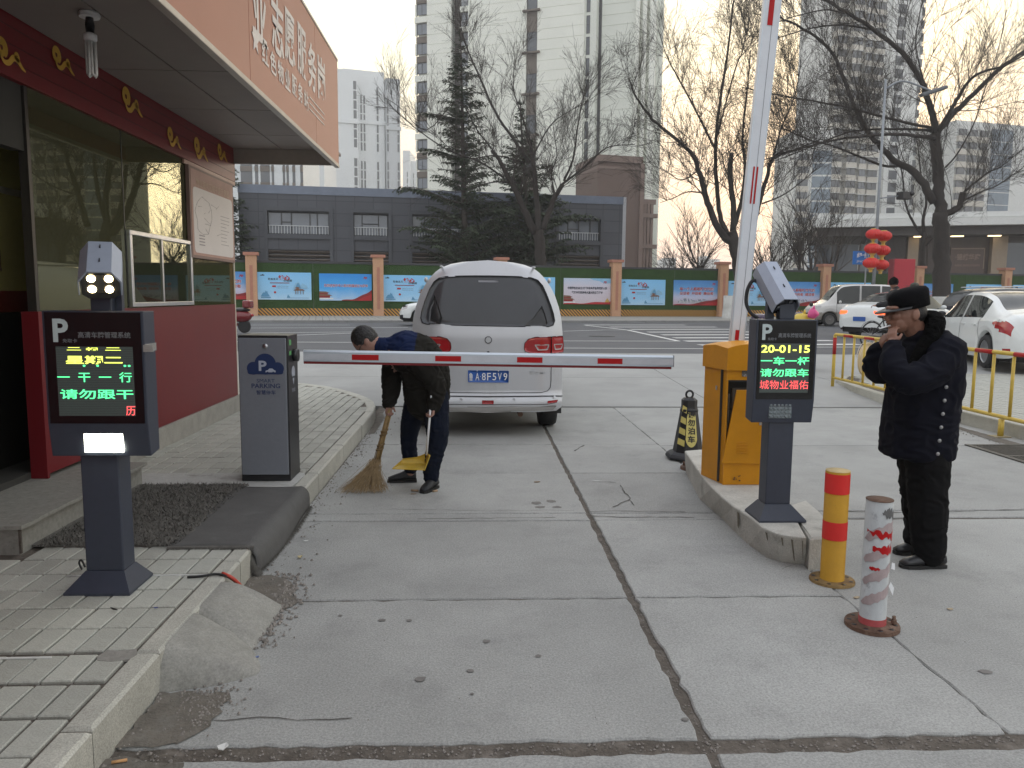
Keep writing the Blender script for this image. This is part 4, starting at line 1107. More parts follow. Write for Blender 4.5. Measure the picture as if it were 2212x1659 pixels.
# raised arm
m_armw = mat('white_arm', (.62, .65, .69), .4, var=.08, scale=5, col2=(.45, .47, .5), c2w=.2, c2s=7)
c0 = Vector((1.868, 5.55, 1.10)); c1 = Vector((2.065, 5.55, 4.15)); ad = (c1 - c0).normalized(); an = Vector((ad.z, 0, -ad.x))
wA = lambda z: .051 + .010 * min(1, (z - 1.1) / 2.4)
def strip(z0_, z1_, o0, o1, ya_, m, parent, name, th=.001):
    pa = c0 + ad * ((z0_ - c0.z) / ad.z); pb = c0 + ad * ((z1_ - c0.z) / ad.z)
    wa, wb = wA(z0_), wA(z1_)
    P_ = [pa + an * o0 * wa, pa + an * o1 * wa, pb + an * o1 * wb, pb + an * o0 * wb]
    mb = MB(); mb.add([(p.x, ya_, p.z) for p in P_] + [(p.x, ya_ + th, p.z) for p in P_], [(0, 1, 2, 3), (7, 6, 5, 4), (0, 4, 5, 1), (1, 5, 6, 2), (2, 6, 7, 3), (3, 7, 4, 0)])
    return mb.build(name, m, parent)
arm2 = strip(1.12, 4.15, -1, 1, 5.53, m_armw, g2, 'boom', .045)
strip(1.14, 4.15, .10, .16, 5.5285, mat('groove', (.22, .23, .25), .5), arm2, 'groove')
strip(1.14, 4.15, -.99, -.86, 5.5285, m_alu, arm2, 'edge_rail'); strip(1.14, 4.15, .86, .99, 5.5285, m_alu, arm2, 'edge_rail')
def zz_(v, u=1600): return A(u, v, 5.53).z
strip(zz_(735), zz_(713), -.42, .12, 5.527, m_refred, arm2, 'red_patch')
strip(zz_(440, 1615), zz_(360, 1630), -.30, -.10, 5.527, m_refred, arm2, 'red_patch'); strip(zz_(440, 1615), zz_(360, 1630), .14, .34, 5.527, m_refred, arm2, 'red_patch')
strip(zz_(55, 1672), 4.0, -.42, .18, 5.527, m_refred, arm2, 'red_patch')
MB().tube([(1.87, 5.50, 1.12), (1.87, 5.60, 1.12)], .05, 20).build('arm_clamp', m_yel, g2)

# --- cone
m_cone = mat('cone_rubber', (.014, .014, .015), .5, var=.2, scale=10)
m_cy = mat('cone_yellow', (.60, .52, .16), .45, var=.08, scale=20, bump=.1)
cx_, cy_ = 1.965, 7.06
cn = thing('traffic_cone', 'black and yellow no parking cone behind the yellow barrier', 'traffic cone', (cx_, cy_, 0))
def octo(r, k=.42, z=0): return [(cx_ + a * r, cy_ + b * r, z) for a, b in ((-1, -k), (-k, -1), (k, -1), (1, -k), (1, k), (k, 1), (-k, 1), (-1, k))]
def loft(mb, rings, mi=0, smooth=False, cap=True):
    n = len(rings[0]); mb.add(sum(rings, []), [(r * n + i, r * n + (i + 1) % n, (r + 1) * n + (i + 1) % n, (r + 1) * n + i) for r in range(len(rings) - 1) for i in range(n)] + ([tuple(range(n))[::-1], tuple(range((len(rings) - 1) * n, len(rings) * n))] if cap else []), mi, smooth)
    return mb
loft(MB(), [octo(.185, .45, .012), octo(.19, .45, .03), octo(.175, .45, .055), octo(.145, .5, .075)]).build('base', mat('cone_base', (.03, .032, .036), .6, var=.2, bump=.3, bscale=40), cn, bevel=.004)
loft(MB(), [octo(.125, .5, .075), octo(.117, .5, .13), octo(.066, .5, .50), octo(.066, .5, .555), octo(.045, .5, .575)]).build('body', m_cone, cn)
yf = lambda z: cy_ - (.117 - (.051) * (z - .13) / .37) - .003
fp = []
for a in range(0, 361, 12):
    zz = .305 + .175 * math.sin(R_(a)); rr_ = (.117 - .051 * (zz - .13) / .37)
    fp.append((cx_ + max(-1, min(1, 1.25 * math.cos(R_(a)))) * rr_ * .5, yf(zz), zz))
mb = MB(); mb.add(fp, [tuple(range(len(fp)))]); mb.build('sign_face', m_cy, cn)
for k, s in enumerate('请勿泊车'):
    z = .43 - k * .075
    lettering(s, (cx_, yf(z) - .003, z), XX, Vector((0, .14, 1)), .066, .066, m_black, cn, bold=.03)
for k in range(4):
    z0_, z1_ = .155 + k * .10, .155 + k * .10 + .055
    def cl(z, t):
        r = (.117 - .051 * (z - .13) / .37) + .002
        a, b = Vector((cx_ - r, cy_ - .5 * r)), Vector((cx_ - .5 * r, cy_ - r)); p = a.lerp(b, t); return (p.x - .001, p.y - .001, z)
    mb = MB(); mb.add([cl(z0_, 0), cl(z0_ - .02, .92), cl(z1_ - .02, .92), cl(z1_, 0)], [(0, 1, 2, 3)]); mb.build('yellow_band', m_cy, cn)
mb = MB(); mb.tube([(cx_ + .032 * math.cos(R_(a)), cy_, .605 + .034 * math.sin(R_(a))) for a in range(0, 361, 20)], .010, 8); mb.build('ring_handle', m_cone, cn)
MB().lathe((cx_ - .0, cy_, .44), [(.068, 0), (.084, .01), (.082, .03), (.066, .045)], 16).build('chain_lug', m_cone, cn)

# old flange by the cone
def flange(c, r, th, m, parent, holes=8, name='flange'):
    mb = MB(); mb.lathe(c, [(r, 0), (r, th * .8), (r * .985, th), (0.001, th)], 36)
    o = mb.build(name, m, parent)
    for k in range(holes):
        a = R_(k * 360 / holes + 12)
        MB().lathe((c[0] + r * .82 * math.cos(a), c[1] + r * .82 * math.sin(a), c[2] + th + .0004), [(.0001, .0006), (.011, .0006), (.011, 0)], 12).build('bolt_hole', m_black, parent)
    return o
of = thing('base_flange', 'leftover rusty bolted base ring in front of the cone', 'base plate', (1.90, 6.62, 0))
flange((1.90, 6.62, .002), .115, .022, m_rust, of, 6)
for a in range(0, 360, 72):
    MB().tube([(1.90 + .09 * math.cos(R_(a)), 6.62 + .09 * math.sin(R_(a)), .02), (1.90 + .09 * math.cos(R_(a)), 6.62 + .09 * math.sin(R_(a)), .058)], .010, 8).build('bolt', m_rust, of)
# bollards
b1 = thing('bollard', 'yellow bollard with two red bands on a rusty flange', 'bollard', (1.895, 3.93, 0))
m_by = mat('bollard_yellow', (.42, .22, .012), .5, spec=.25, var=.12, scale=12, bump=.1, bscale=30, col2=(.12, .07, .03), c2w=.14, c2s=11, c2sharp=.1)
m_brd = mat('bollard_red', (.48, .014, .010), .5, var=.1, scale=10, spec=.2)
flange((1.895, 3.93, .002), .115, .014, mat('yellow_rust', (.22, .14, .05), .8, var=.35, scale=15, col2=(.10, .055, .03), c2s=10), b1, 8)
MB().lathe((1.895, 3.93, .0165), [(.061, 0), (.061, .585)], 32).build('tube', m_by, b1)
MB().lathe((1.895, 3.93, .6016), [(.0615, 0), (.0605, .003), (.0, .0032)], 32).build('top_cap', mat('cap_cream', (.52, .40, .20), .6, var=.2, scale=20), b1)
for za, zb_ in ((.485, .590), (.238, .335)): MB().lathe((1.895, 3.93, za), [(.0622, 0), (.0622, zb_ - za)], 32).build('red_band', m_brd, b1)
b2_ = thing('bollard', 'white taped bollard with torn red wrapping and a rusty bolted flange', 'bollard', (1.82, 3.36, 0))
m_bw = mat('torn_tape', (.36, .375, .375), .55, var=.18, scale=14, bump=.4, bscale=30, col2=(.13, .13, .13), c2w=.32, c2s=15, c2sharp=.12, stretch=(1, 1, .6))
flange((1.82, 3.36, .002), .118, .020, m_rust, b2_, 10)
MB().lathe((1.82, 3.36, .0225), [(.0575, 0), (.0575, .575)], 36).build('tube', m_bw, b2_)
MB().lathe((1.82, 3.36, .598), [(.0585, 0), (.0585, .004), (0, .0042)], 32).build('top_cap', m_rust, b2_)
MB().lathe((1.82, 3.36, .0226), [(.0595, 0), (.0595, .03)], 32).build('red_foot', mat('dull_red', (.28, .03, .03), .6, var=.3, scale=30), b2_)
m_pinkt = mat('faded_tape', (.36, .29, .29), .5, var=.2, scale=20)
def wrap(za, zb_, a0_, a1_, slope, m, r=.0585, jag=.0):
    mb = MB(); vs = []; n = 14
    for i in range(n + 1):
        t = i / n; a = R_(a0_ + (a1_ - a0_) * t); x, y = 1.82 + r * math.cos(a), 3.36 + r * math.sin(a)
        j1, j2 = rs.uniform(-jag, jag), rs.uniform(-jag, jag)
        k = abs(math.sin(math.pi * t)) ** .35 if jag else 1
        mid = (za + zb_) / 2; hh = (zb_ - za) / 2 * k
        vs += [(x, y, mid - hh + slope * t + j1), (x, y, mid + hh + slope * t + j2)]
    mb.add(vs, [(2 * i, 2 * i + 2, 2 * i + 3, 2 * i + 1) for i in range(n)])
    mb.build('tape_wrap', m, b2_)
wrap(.452, .476, 195, 330, -.03, m_refred, .0592, .010); wrap(.368, .402, 225, 345, -.01, m_refred, .0592, .012); wrap(.425, .455, 300, 335, .03, m_refred, .0594, .010)
wrap(.285, .30, 215, 262, .0, m_refred, .0592, .003)
for k in range(4): wrap(.10 + k * .1, .15 + k * .1, 180, 365, .09, m_pinkt, .0586 + .0001 * k, .006)
wrap(.53, .57, 255, 330, -.01, mat('bare_patch', (.10, .10, .10), .7, var=.4), .0590, .012)
mb = MB(); mb.quad((1.876, 3.34, .20), (1.898, 3.34, .155), (1.902, 3.34, .19), (1.884, 3.34, .22)); mb.quad((1.877, 3.33, .285), (1.894, 3.33, .28), (1.893, 3.33, .31), (1.878, 3.33, .315)); mb.build('tape_flap', m_white, b2_)
MB().tube([(1.905, 3.33, .02), (1.905, 3.33, .062)], .008, 10).build('bolt', m_rust, b2_)
MB().tube([(1.905, 3.33, .03), (1.905, 3.33, .045)], .014, 6, smooth=False).build('nut', m_rust, b2_)

# --- railing
m_fy = mat('railing_yellow', (.52, .36, .05), .45, var=.15, scale=14, bump=.15, bscale=40, col2=(.36, .25, .10), c2w=.25, c2s=8)
m_frd = mat('railing_red', (.36, .012, .012), .5, var=.1, spec=.25)
rl = thing('railing', 'yellow tube railing with red bands along the right kerb', 'railing', (5.75, 8.0, 0))
RXX = 5.75; yE = 12.285; yN = 1.9
MB().tube([(RXX, yN, .918), (RXX, yE - .03, .922), (RXX, yE - .008, .915), (RXX, yE, .89)], .024, 10).build('top_rail', m_fy, rl)
MB().tube([(RXX, yN, .22), (RXX, yE, .225)], .022, 10).build('bottom_rail', m_fy, rl)
k = 0; y = yE
while y > yN:
    if k > 0: MB().tube([(RXX, y, .242), (RXX, y, .894)], .018, 8).build('baluster', m_fy, rl)
    if k % 2 == 1: MB().tube([(RXX, y - .01, .919), (RXX, y - .31, .919)], .0255, 10).build('red_band', m_frd, rl)
    k += 1; y -= .3235
for y in (yE, 8.2, 4.1):
    MB().tube([(RXX, y, .005), (RXX, y, .198 if y < 12 else .90)], .030 if y < 12 else .026, 12).build('post', m_fy, rl)
    MB().box((RXX - .01, y, .007), (.18, .14, .009)).build('foot_plate', mat('painted_plate', (.30, .25, .15), .6, var=.3, scale=15), rl)
MB().tube([(RXX, yE, .60), (RXX, yE, .87)], .0275, 12).build('red_band', m_frd, rl)

# ================================================================ HOARDING ALONG THE FAR SIDE
def stripes(name, vec, k, c1, c2, duty=.5, rough=.6):
    m = bpy.data.materials.new(name); m.use_nodes = True; nt = m.node_tree; N = nt.nodes; L = nt.links; b = N['Principled BSDF']
    b.inputs['Roughness'].default_value = rough
    tc = N.new('ShaderNodeTexCoord'); dt = N.new('ShaderNodeVectorMath'); dt.operation = 'DOT_PRODUCT'; dt.inputs[1].default_value = [v * k for v in vec]
    L.new(tc.outputs['Object'], dt.inputs[0])
    fr = N.new('ShaderNodeMath'); fr.operation = 'FRACT'; L.new(dt.outputs['Value'], fr.inputs[0])
    gt = N.new('ShaderNodeMath'); gt.operation = 'GREATER_THAN'; gt.inputs[1].default_value = duty; L.new(fr.outputs[0], gt.inputs[0])
    mx = N.new('ShaderNodeMix'); mx.data_type = 'RGBA'; mx.inputs[6].default_value = tuple(c1) + (1,); mx.inputs[7].default_value = tuple(c2) + (1,)
    L.new(gt.outputs[0], mx.inputs[0]); L.new(mx.outputs[2], b.inputs['Base Color'])
    return m
WA = math.atan2(KD.y, KD.x)
m_turf = mat('artificial_turf', (.030, .070, .016), .95, var=.22, scale=2.5, bump=1.0, bscale=25, bdist=.05)
m_cop = mat('dark_coping', (.045, .045, .05), .7)
m_pil = mat('salmon_pillar', (.52, .30, .18), .75, var=.08, scale=3)
m_pilcap = mat('pillar_cap', (.42, .19, .13), .75, var=.1, scale=3)
m_haz = stripes('hazard_stripes', (1, 0, 1), 1 / .19, (.55, .28, .045), (.03, .027, .025), .52)
hoard = thing('hoarding_wall', 'long green turf hoarding with salmon pillars and a hazard striped foot', 'wall', (WP.x, WP.y, .345), WA)
def wbox(x0, x1, y0, y1, z0, z1, name, m, parent, **kw):      # local frame of the wall: x along, -y towards the street
    mb = MB().bb((x0, y0, z0), (x1, y1, z1)); return mb.build(name, m, parent, local=True, **kw)
pil = [-32.5, -26, -19.5, -13, -6.5, 0, 6.38, 13.1, 19.8, 26.53, 33.45, 40.2, 47.0, 53.8, 60.6, 67.4, 74.2]
for i, s in enumerate(pil):
    p = wbox(s - .27, s + .27, -.30, .25, 0, 3.06, 'pillar', m_pil, hoard)
    wbox(s - .37, s + .37, -.38, .33, 3.061, 3.21, 'pillar_cap', m_pilcap, p)
    wbox(s - .075, s + .075, -.318, -.3005, .35, 2.55, 'inset_strip', m_pilcap, p)
    if i + 1 < len(pil):
        s1 = pil[i + 1]; a, b = s + .271, s1 - .271; mid = a + (b - a) * rs.uniform(.42, .58)
        for c, d in ((a, mid - .012), (mid + .012, b)): wbox(c, d, 0, .08, .38, 2.70, 'turf_panel', m_turf, hoard)
        wbox(a, b, .021, .09, .30, 2.70, 'backing', mat('hoarding_back', (.14, .15, .14), .8), hoard)
        wbox(a, b, -.03, .12, 2.701, 2.82, 'coping', m_cop, hoard)
        wbox(a, b, -.02, .0905, 0, .379, 'hazard_board', m_haz, hoard)

def gradm(name, stops, zlo, zhi):
    m = bpy.data.materials.new(name); m.use_nodes = True; nt = m.node_tree; N = nt.nodes; L = nt.links; b = N['Principled BSDF']
    b.inputs['Roughness'].default_value = .45
    tc = N.new('ShaderNodeTexCoord'); sp = N.new('ShaderNodeSeparateXYZ'); L.new(tc.outputs['Object'], sp.inputs[0])
    mr = N.new('ShaderNodeMapRange'); mr.inputs[1].default_value = zlo; mr.inputs[2].default_value = zhi; L.new(sp.outputs['Z'], mr.inputs[0])
    n = N.new('ShaderNodeTexNoise'); n.inputs['Scale'].default_value = 1.6; n.inputs['Detail'].default_value = 4; L.new(tc.outputs['Object'], n.inputs['Vector'])
    ad = N.new('ShaderNodeMath'); ad.operation = 'MULTIPLY_ADD'; ad.inputs[1].default_value = .35; L.new(n.outputs[0], ad.inputs[0]); L.new(mr.outputs[0], ad.inputs[2])
    sb = N.new('ShaderNodeMath'); sb.operation = 'SUBTRACT'; sb.inputs[1].default_value = .17; L.new(ad.outputs[0], sb.inputs[0])
    r = N.new('ShaderNodeValToRGB'); L.new(sb.outputs[0], r.inputs[0])
    e = r.color_ramp.elements; e[0].position = stops[0][0]; e[0].color = tuple(stops[0][1]) + (1,); e[1].position = stops[-1][0]; e[1].color = tuple(stops[-1][1]) + (1,)
    for p, c in stops[1:-1]: q = e.new(p); q.color = tuple(c) + (1,)
    L.new(r.outputs[0], b.inputs['Base Color'])
    return m
gA = gradm('print_pale_blue', [(0, (.46, .68, .86)), (.3, (.30, .58, .84)), (1, (.22, .54, .86))], 0, 1.45)
gB = gradm('print_sky_blue', [(0, (.45, .62, .80)), (.45, (.06, .38, .80)), (1, (.02, .25, .72))], 0, 1.45)
gC = gradm('print_dawn', [(0, (.55, .40, .45)), (.35, (.52, .55, .72)), (.6, (.14, .36, .68)), (1, (.06, .24, .58))], 0, 1.45)
gD = gradm('print_pink', [(0, (.58, .50, .54)), (.6, (.62, .58, .66)), (1, (.50, .58, .72))], 0, 1.45)
PR = dict(red=mat('print_red', (.42, .012, .015), .5), dred=mat('print_dark_red', (.24, .012, .014), .5), ink=mat('print_ink', (.02, .03, .05), .5), blue=mat('print_mid_blue', (.10, .30, .50), .5),
          lblue=mat('print_light_blue', (.25, .48, .68), .5), gold=mat('print_gold', (.50, .33, .08), .5), white=mat('print_white', (.70, .72, .74), .5), grey=mat('print_grey', (.20, .24, .30), .5), brown=mat('print_brown', (.20, .10, .06), .5))
m_pframe = mat('board_edge', (.35, .38, .42), .5)
def poster(s0, s1, typ, label, zb=1.02, h=1.46):
    w = s1 - s0
    base = WP + KD * s0; base.z = zb
    t = thing('poster_board', label, 'poster board', (base.x, base.y, zb), WA, 'poster boards on the green hoarding')
    MB().bb((0, -.05, 0), (w, -.002, h)).build('panel', {'A': gA, 'B': gB, 'C': gC, 'D': gD}[typ], t, local=True)
    lay = [0]
    def art(polys, key, name='print'):
        lay[0] += 1; y = -.05 - .0025 * lay[0]; mb = MB()
        for P_ in polys: mb.add([(x * w, y, z * h) for x, z in P_], [tuple(range(len(P_)))])
        return mb.build(name, PR[key], t, local=True, kind='stuff' if len(polys) > 1 else None)
    def txt(s, cx, cz, ww, hh, key, bold=.02, shear=0):
        loc = Vector((base.x, base.y, zb)); lay[0] += 1
        o = loc + KD * (cx * w) + KN * (-.05 - .0025 * lay[0]) + UPZ * (cz * h)
        lettering(s, o, KD, UPZ, ww * w, hh * h, PR[key], t, bold=bold, shear=shear)
    q = lambda a, b, c, d: [(a, b), (c, b), (c, d), (a, d)]
    def hill(x0, x1, zt, z0, n=9, seed=0):
        r_ = random.Random(seed); pts = [(x0, z0)]
        for i in range(1, n): k = i / n; pts.append((x0 + (x1 - x0) * k, z0 + (zt - z0) * abs(math.sin(math.pi * k)) ** .7 * r_.uniform(.55, 1)))
        return pts + [(x1, z0)]
    def swell(x0, zl, zr):
        top = [(x0 + (1 - x0) * k / 12, .0 + zl + (zr - zl) * (k / 12) ** 2.2 + .02 * math.sin(k)) for k in range(13)]
        return [(x0, 0)] + [(1, 0)] + top[::-1]
    if typ == 'A':
        art([q(.055, .87, .13, .90), circ(.10, .90, .018, 10, .025)], 'ink', 'logo')
        txt('社会主义', .29, .755, .19, .085, 'ink', .03); txt('核心', .49, .80, .22, .20, 'red', .045, .1); txt('价值观', .56, .70, .16, .08, 'ink', .02)
        art([q(.23, .60, .59, .625)], 'dred', 'rule')
        art([q(.27, .46, .34, .52)] + [q(.37 + .06 * k, .465, .40 + .06 * k, .505) for k in range(4)][:0], 'red', 'tag')
        txt('富强 民主 文明 和谐', .47, .49, .20, .035, 'grey', .0); txt('自由 平等 公正 法治', .47, .43, .20, .035, 'grey', .0)
        art([circ(.32, .27, .022, 12, .04)], 'red', 'seal')
        art([hill(.66, .82, .72, .40, 7, 3), hill(.76, .94, .68, .42, 7, 4)], 'lblue', 'mountains'); art([hill(.70, .80, .64, .42, 6, 5)], 'blue', 'mountains')
        art([q(.70, .20, .712, .34), q(.74, .20, .75, .34), q(.79, .20, .80, .34), q(.84, .20, .85, .34), [(.66, .34), (.88, .34), (.84, .39), (.70, .39)], [(.68, .42), (.80, .42), (.75, .47), (.72, .47)], q(.715, .39, .765, .42)], 'brown', 'pavilion')
        art([hill(.06, .22, .30, .12, 7, 6), q(.06, .06, .24, .10), q(.54, .06, .95, .075)], 'blue', 'shore'); art([hill(.12, .2, .36, .16, 6, 8), hill(.54, .60, .2, .08, 5, 2)], 'blue', 'shore')
    if typ == 'B':
        txt('热烈庆祝中华人民共和国成立70周年', .51, .555, .84, .125, 'white', .05); txt('热烈庆祝中华人民共和国成立70周年', .51, .555, .83, .11, 'red', .015)
    if typ in 'BCD': txt('70', .875, .85, .075, .09, 'red', .05, .25)
    if typ == 'C':
        for key, b_, k in (('white', .05, 1.02), ('red', .018, 1)):
            txt('每一个人都是新时代的', .50, .655, .74 * k, .135 * k, key, b_); txt('见证者  开创者  建设者', .50, .48, .74 * k, .125 * k, key, b_)
        r_ = random.Random(int(s0 * 10))
        art([q(.10 + .02 * k, .10, .118 + .02 * k, .16 + r_.uniform(0, .12) * (1 if 5 < k < 30 else .5)) for k in range(36)], 'grey', 'skyline')
        art([q(.12 + .03 * k, .10, .135 + .03 * k, .15 + r_.uniform(0, .08)) for k in range(22)], 'white', 'skyline')
        art([swell(.0, .03, .30)], 'dred', 'red_swell'); art([swell(.3, .0, .20)], 'red', 'red_swell')
    if typ == 'D':
        art([[(.55, 1), (.62, .93), (.75, .90), (.85, .80), (1, .82), (1, 1)]], 'lblue', 'sky_sweep'); txt('70', .875, .85, .075, .09, 'red', .05, .25)
        txt('中国特色社会主义理论体系是指导党和人民', .50, .62, .84, .11, 'ink', .03); txt('实现中华民族伟大复兴的正确理论', .50, .45, .66, .11, 'ink', .03)
        art([swell(.0, .03, .12)], 'red', 'red_swell')
        art([hill(.88, .98, .30, .08, 6, 4)], 'gold', 'gold_figure')
    if typ in 'BD':
        x0 = .0; k = 1.0 if typ == 'B' else .95
        art([q(x0, .05, .26 * k, .10)], 'white', 'gate_base'); art([q(x0, .10, .20 * k, .18), q(x0, .22, .16 * k, .27)], 'dred', 'gate_walls')
        art([[(x0, .18), (.25 * k, .175), (.19 * k, .225), (x0, .235)], [(x0, .27), (.20 * k, .27), (.13 * k, .33), (x0, .34)]], 'brown', 'gate_roofs')
        if typ == 'B': art([swell(.42, .02, .42)], 'dred', 'red_swell'); art([swell(.55, .0, .30)], 'red', 'red_swell')
    return t
sx_ = lambda u: (PL(u, 640, WP, KN) - WP).dot(KD)
for u0, u1, ty, lb in ((None, 538, 'C', 'red lettered dawn poster board cut off by the gate booth'),
                       (557, 673, 'A', 'pale blue values poster board between the booth and the blue gate poster'),
                       (690, 803, 'B', 'bright blue anniversary poster board with a red wave'),
                       (826, None, 'A', 'pale blue values poster board just left of the silver van'),
                       (None, 1198, 'A', 'pale blue poster board edge peeping out right of the silver van'),
                       (1217, 1318, 'D', 'pinkish white poster board with two lines of black writing'),
                       (1337, 1436, 'A', 'pale blue values poster board right of the pink one'),
                       (1454, 1552, 'C', 'dawn city poster board with two full red lines'),
                       (1572, 1663, 'A', 'pale blue poster board behind the raised barrier arm'),
                       (1676, 1770, 'C', 'dawn city poster board above the white minivan bonnet'),
                       (1792, None, 'A', 'pale blue poster board above the white minivan roof'),
                       (1975, None, 'C', 'poster board hidden mostly by the capped guard'),
                       (2085, None, 'A', 'pale blue poster board above the dark car at the right edge'),
                       (2186, None, 'A', 'pale blue poster board beyond the last pillar at the right edge')):
    s0 = sx_(u0) if u0 else sx_(u1) - 2.87; s1 = sx_(u1) if u1 else sx_(u0) + 2.87
    zb = 1.17 - .17 * min(1, max(0, (s0) / 20)); poster(s0, s1, ty, lb, zb, 1.40 if s0 < 12 else 1.46)

# ================================================================ BUILDINGS
def facade(root, x0, x1, z0, z1, y, ops, m, name='wall', rev=.25):
    xs = sorted(set([x0, x1] + [o[0] for o in ops] + [o[1] for o in ops])); zs_ = sorted(set([z0, z1] + [o[2] for o in ops] + [o[3] for o in ops]))
    mb = MB()
    for i in range(len(xs) - 1):
        j = 0
        while j < len(zs_) - 1:
            cx, cz_ = (xs[i] + xs[i + 1]) / 2, (zs_[j] + zs_[j + 1]) / 2
            if any(o[0] < cx < o[1] and o[2] < cz_ < o[3] for o in ops): j += 1; continue
            k = j
            while k + 1 < len(zs_) - 1 and not any(o[0] < cx < o[1] and o[2] < (zs_[k + 1] + zs_[k + 2]) / 2 < o[3] for o in ops): k += 1
            mb.quad((xs[i], y, zs_[j]), (xs[i + 1], y, zs_[j]), (xs[i + 1], y, zs_[k + 1]), (xs[i], y, zs_[k + 1])); j = k + 1
    for a, b, c, d in ops:
        mb.quad((a, y, c), (a, y + rev, c), (a, y + rev, d), (a, y, d)); mb.quad((b, y, c), (b, y, d), (b, y + rev, d), (b, y + rev, c))
        mb.quad((a, y, c), (b, y, c), (b, y + rev, c), (a, y + rev, c)); mb.quad((a, y, d), (a, y + rev, d), (b, y + rev, d), (b, y, d))
    return mb.build(name, m, root, local=True)
m_wg = mat('facade_glass', (.05, .06, .075), .06, var=.15, scale=.6, spec=.9)
m_wg2 = mat('facade_glass_pale', (.15, .17, .20), .08, var=.2, scale=.5, spec=.9)
m_wf = mat('window_frame_dark', (.03, .032, .036), .5)
def winmesh(w, h, vs=(), hs=(), glass=None, ft=.05, frame=None):
    mb = MB()
    mb.quad((0, 0, 0), (w, 0, 0), (w, 0, h), (0, 0, h), 0)
    for a, b in (((0, 0), (w, ft)), ((0, h - ft), (w, h)), ((0, ft), (ft, h - ft)), ((w - ft, ft), (w, h - ft))): mb.bb((a[0], -.05, a[1]), (b[0], -.002, b[1]), 1)
    for v in vs: mb.bb((v * w - ft / 2, -.05, ft), (v * w + ft / 2, -.002, h - ft), 1)
    for v, a, b in hs: mb.bb((a * w, -.048, v * h - ft / 2), (b * w, -.002, v * h + ft / 2), 1)
    me = bpy.data.meshes.new('window'); me.from_pydata(mb.v, [], mb.f); me.materials.append(glass or m_wg); me.materials.append(frame or m_wf)
    me.polygons.foreach_set('material_index', mb.m); me.update(); return me
def putmesh(me, name, root, loc, label=None):
    o = bpy.data.objects.new(name, me); COL.objects.link(o); o.parent = root; o.location = loc; WL[o.name] = WL[root.name]
    if label: o['label'] = label
    return o
def brickmat(name, col, mortar, bw, bh, msize, rough=.6, offs=0.0, bump=.4, var=.06):
    m = bpy.data.materials.new(name); m.use_nodes = True; nt = m.node_tree; N = nt.nodes; L = nt.links; b = N['Principled BSDF']; b.inputs['Roughness'].default_value = rough
    tc = N.new('ShaderNodeTexCoord'); sp = N.new('ShaderNodeSeparateXYZ'); cb = N.new('ShaderNodeCombineXYZ'); ad = N.new('ShaderNodeMath')
    L.new(tc.outputs['Object'], sp.inputs[0]); L.new(sp.outputs['X'], ad.inputs[0]); L.new(sp.outputs['Y'], ad.inputs[1]); L.new(ad.outputs[0], cb.inputs['X']); L.new(sp.outputs['Z'], cb.inputs['Y'])
    br = N.new('ShaderNodeTexBrick'); br.offset = offs; br.squash = 1; L.new(cb.outputs[0], br.inputs['Vector'])
    br.inputs['Scale'].default_value = 1; br.inputs['Brick Width'].default_value = bw; br.inputs['Row Height'].default_value = bh; br.inputs['Mortar Size'].default_value = msize; br.inputs['Mortar Smooth'].default_value = .1
    br.inputs['Color1'].default_value = tuple(c * (1 - var) for c in col) + (1,); br.inputs['Color2'].default_value = tuple(c * (1 + var) for c in col) + (1,); br.inputs['Mortar'].default_value = tuple(mortar) + (1,)
    n = N.new('ShaderNodeTexNoise'); n.inputs['Scale'].default_value = .25; n.inputs['Detail'].default_value = 6; L.new(tc.outputs['Object'], n.inputs['Vector'])
    mr = N.new('ShaderNodeMapRange'); mr.inputs[3].default_value = .82; mr.inputs[4].default_value = 1.16; L.new(n.outputs[0], mr.inputs[0])
    vm = N.new('ShaderNodeVectorMath'); vm.operation = 'SCALE'; L.new(br.outputs['Color'], vm.inputs[0]); L.new(mr.outputs[0], vm.inputs['Scale']); L.new(vm.outputs[0], b.inputs['Base Color'])
    return m
class Bld:
    def __init__(s, name, label, u0, d0, u1, d1, z0=0.3):
        s.a = D(u0, 640, d0); s.b = D(u1, 640, d1); s.a.z = s.b.z = 0
        s.X = (s.b - s.a).normalized(); s.W = (s.b - s.a).length; s.N = Vector((-s.X.y, s.X.x, 0))
        s.rz = math.atan2(s.X.y, s.X.x); s.root = thing(name, label, 'building', (s.a.x, s.a.y, z0), s.rz); s.z0 = z0
    def xz(s, u, v, off=0.0):                 # pixel to local (x, z) on the plane y=off
        p = PL(u, v, s.a + s.N * off, s.N); return (p - s.a).dot(s.X), p.z - s.z0
    def bb(s, name, m, x0, x1, y0, y1, z0, z1, parent=None, **k): return MB().bb((x0, y0, z0), (x1, y1, z1)).build(name, m, parent or s.root, local=True, **k)
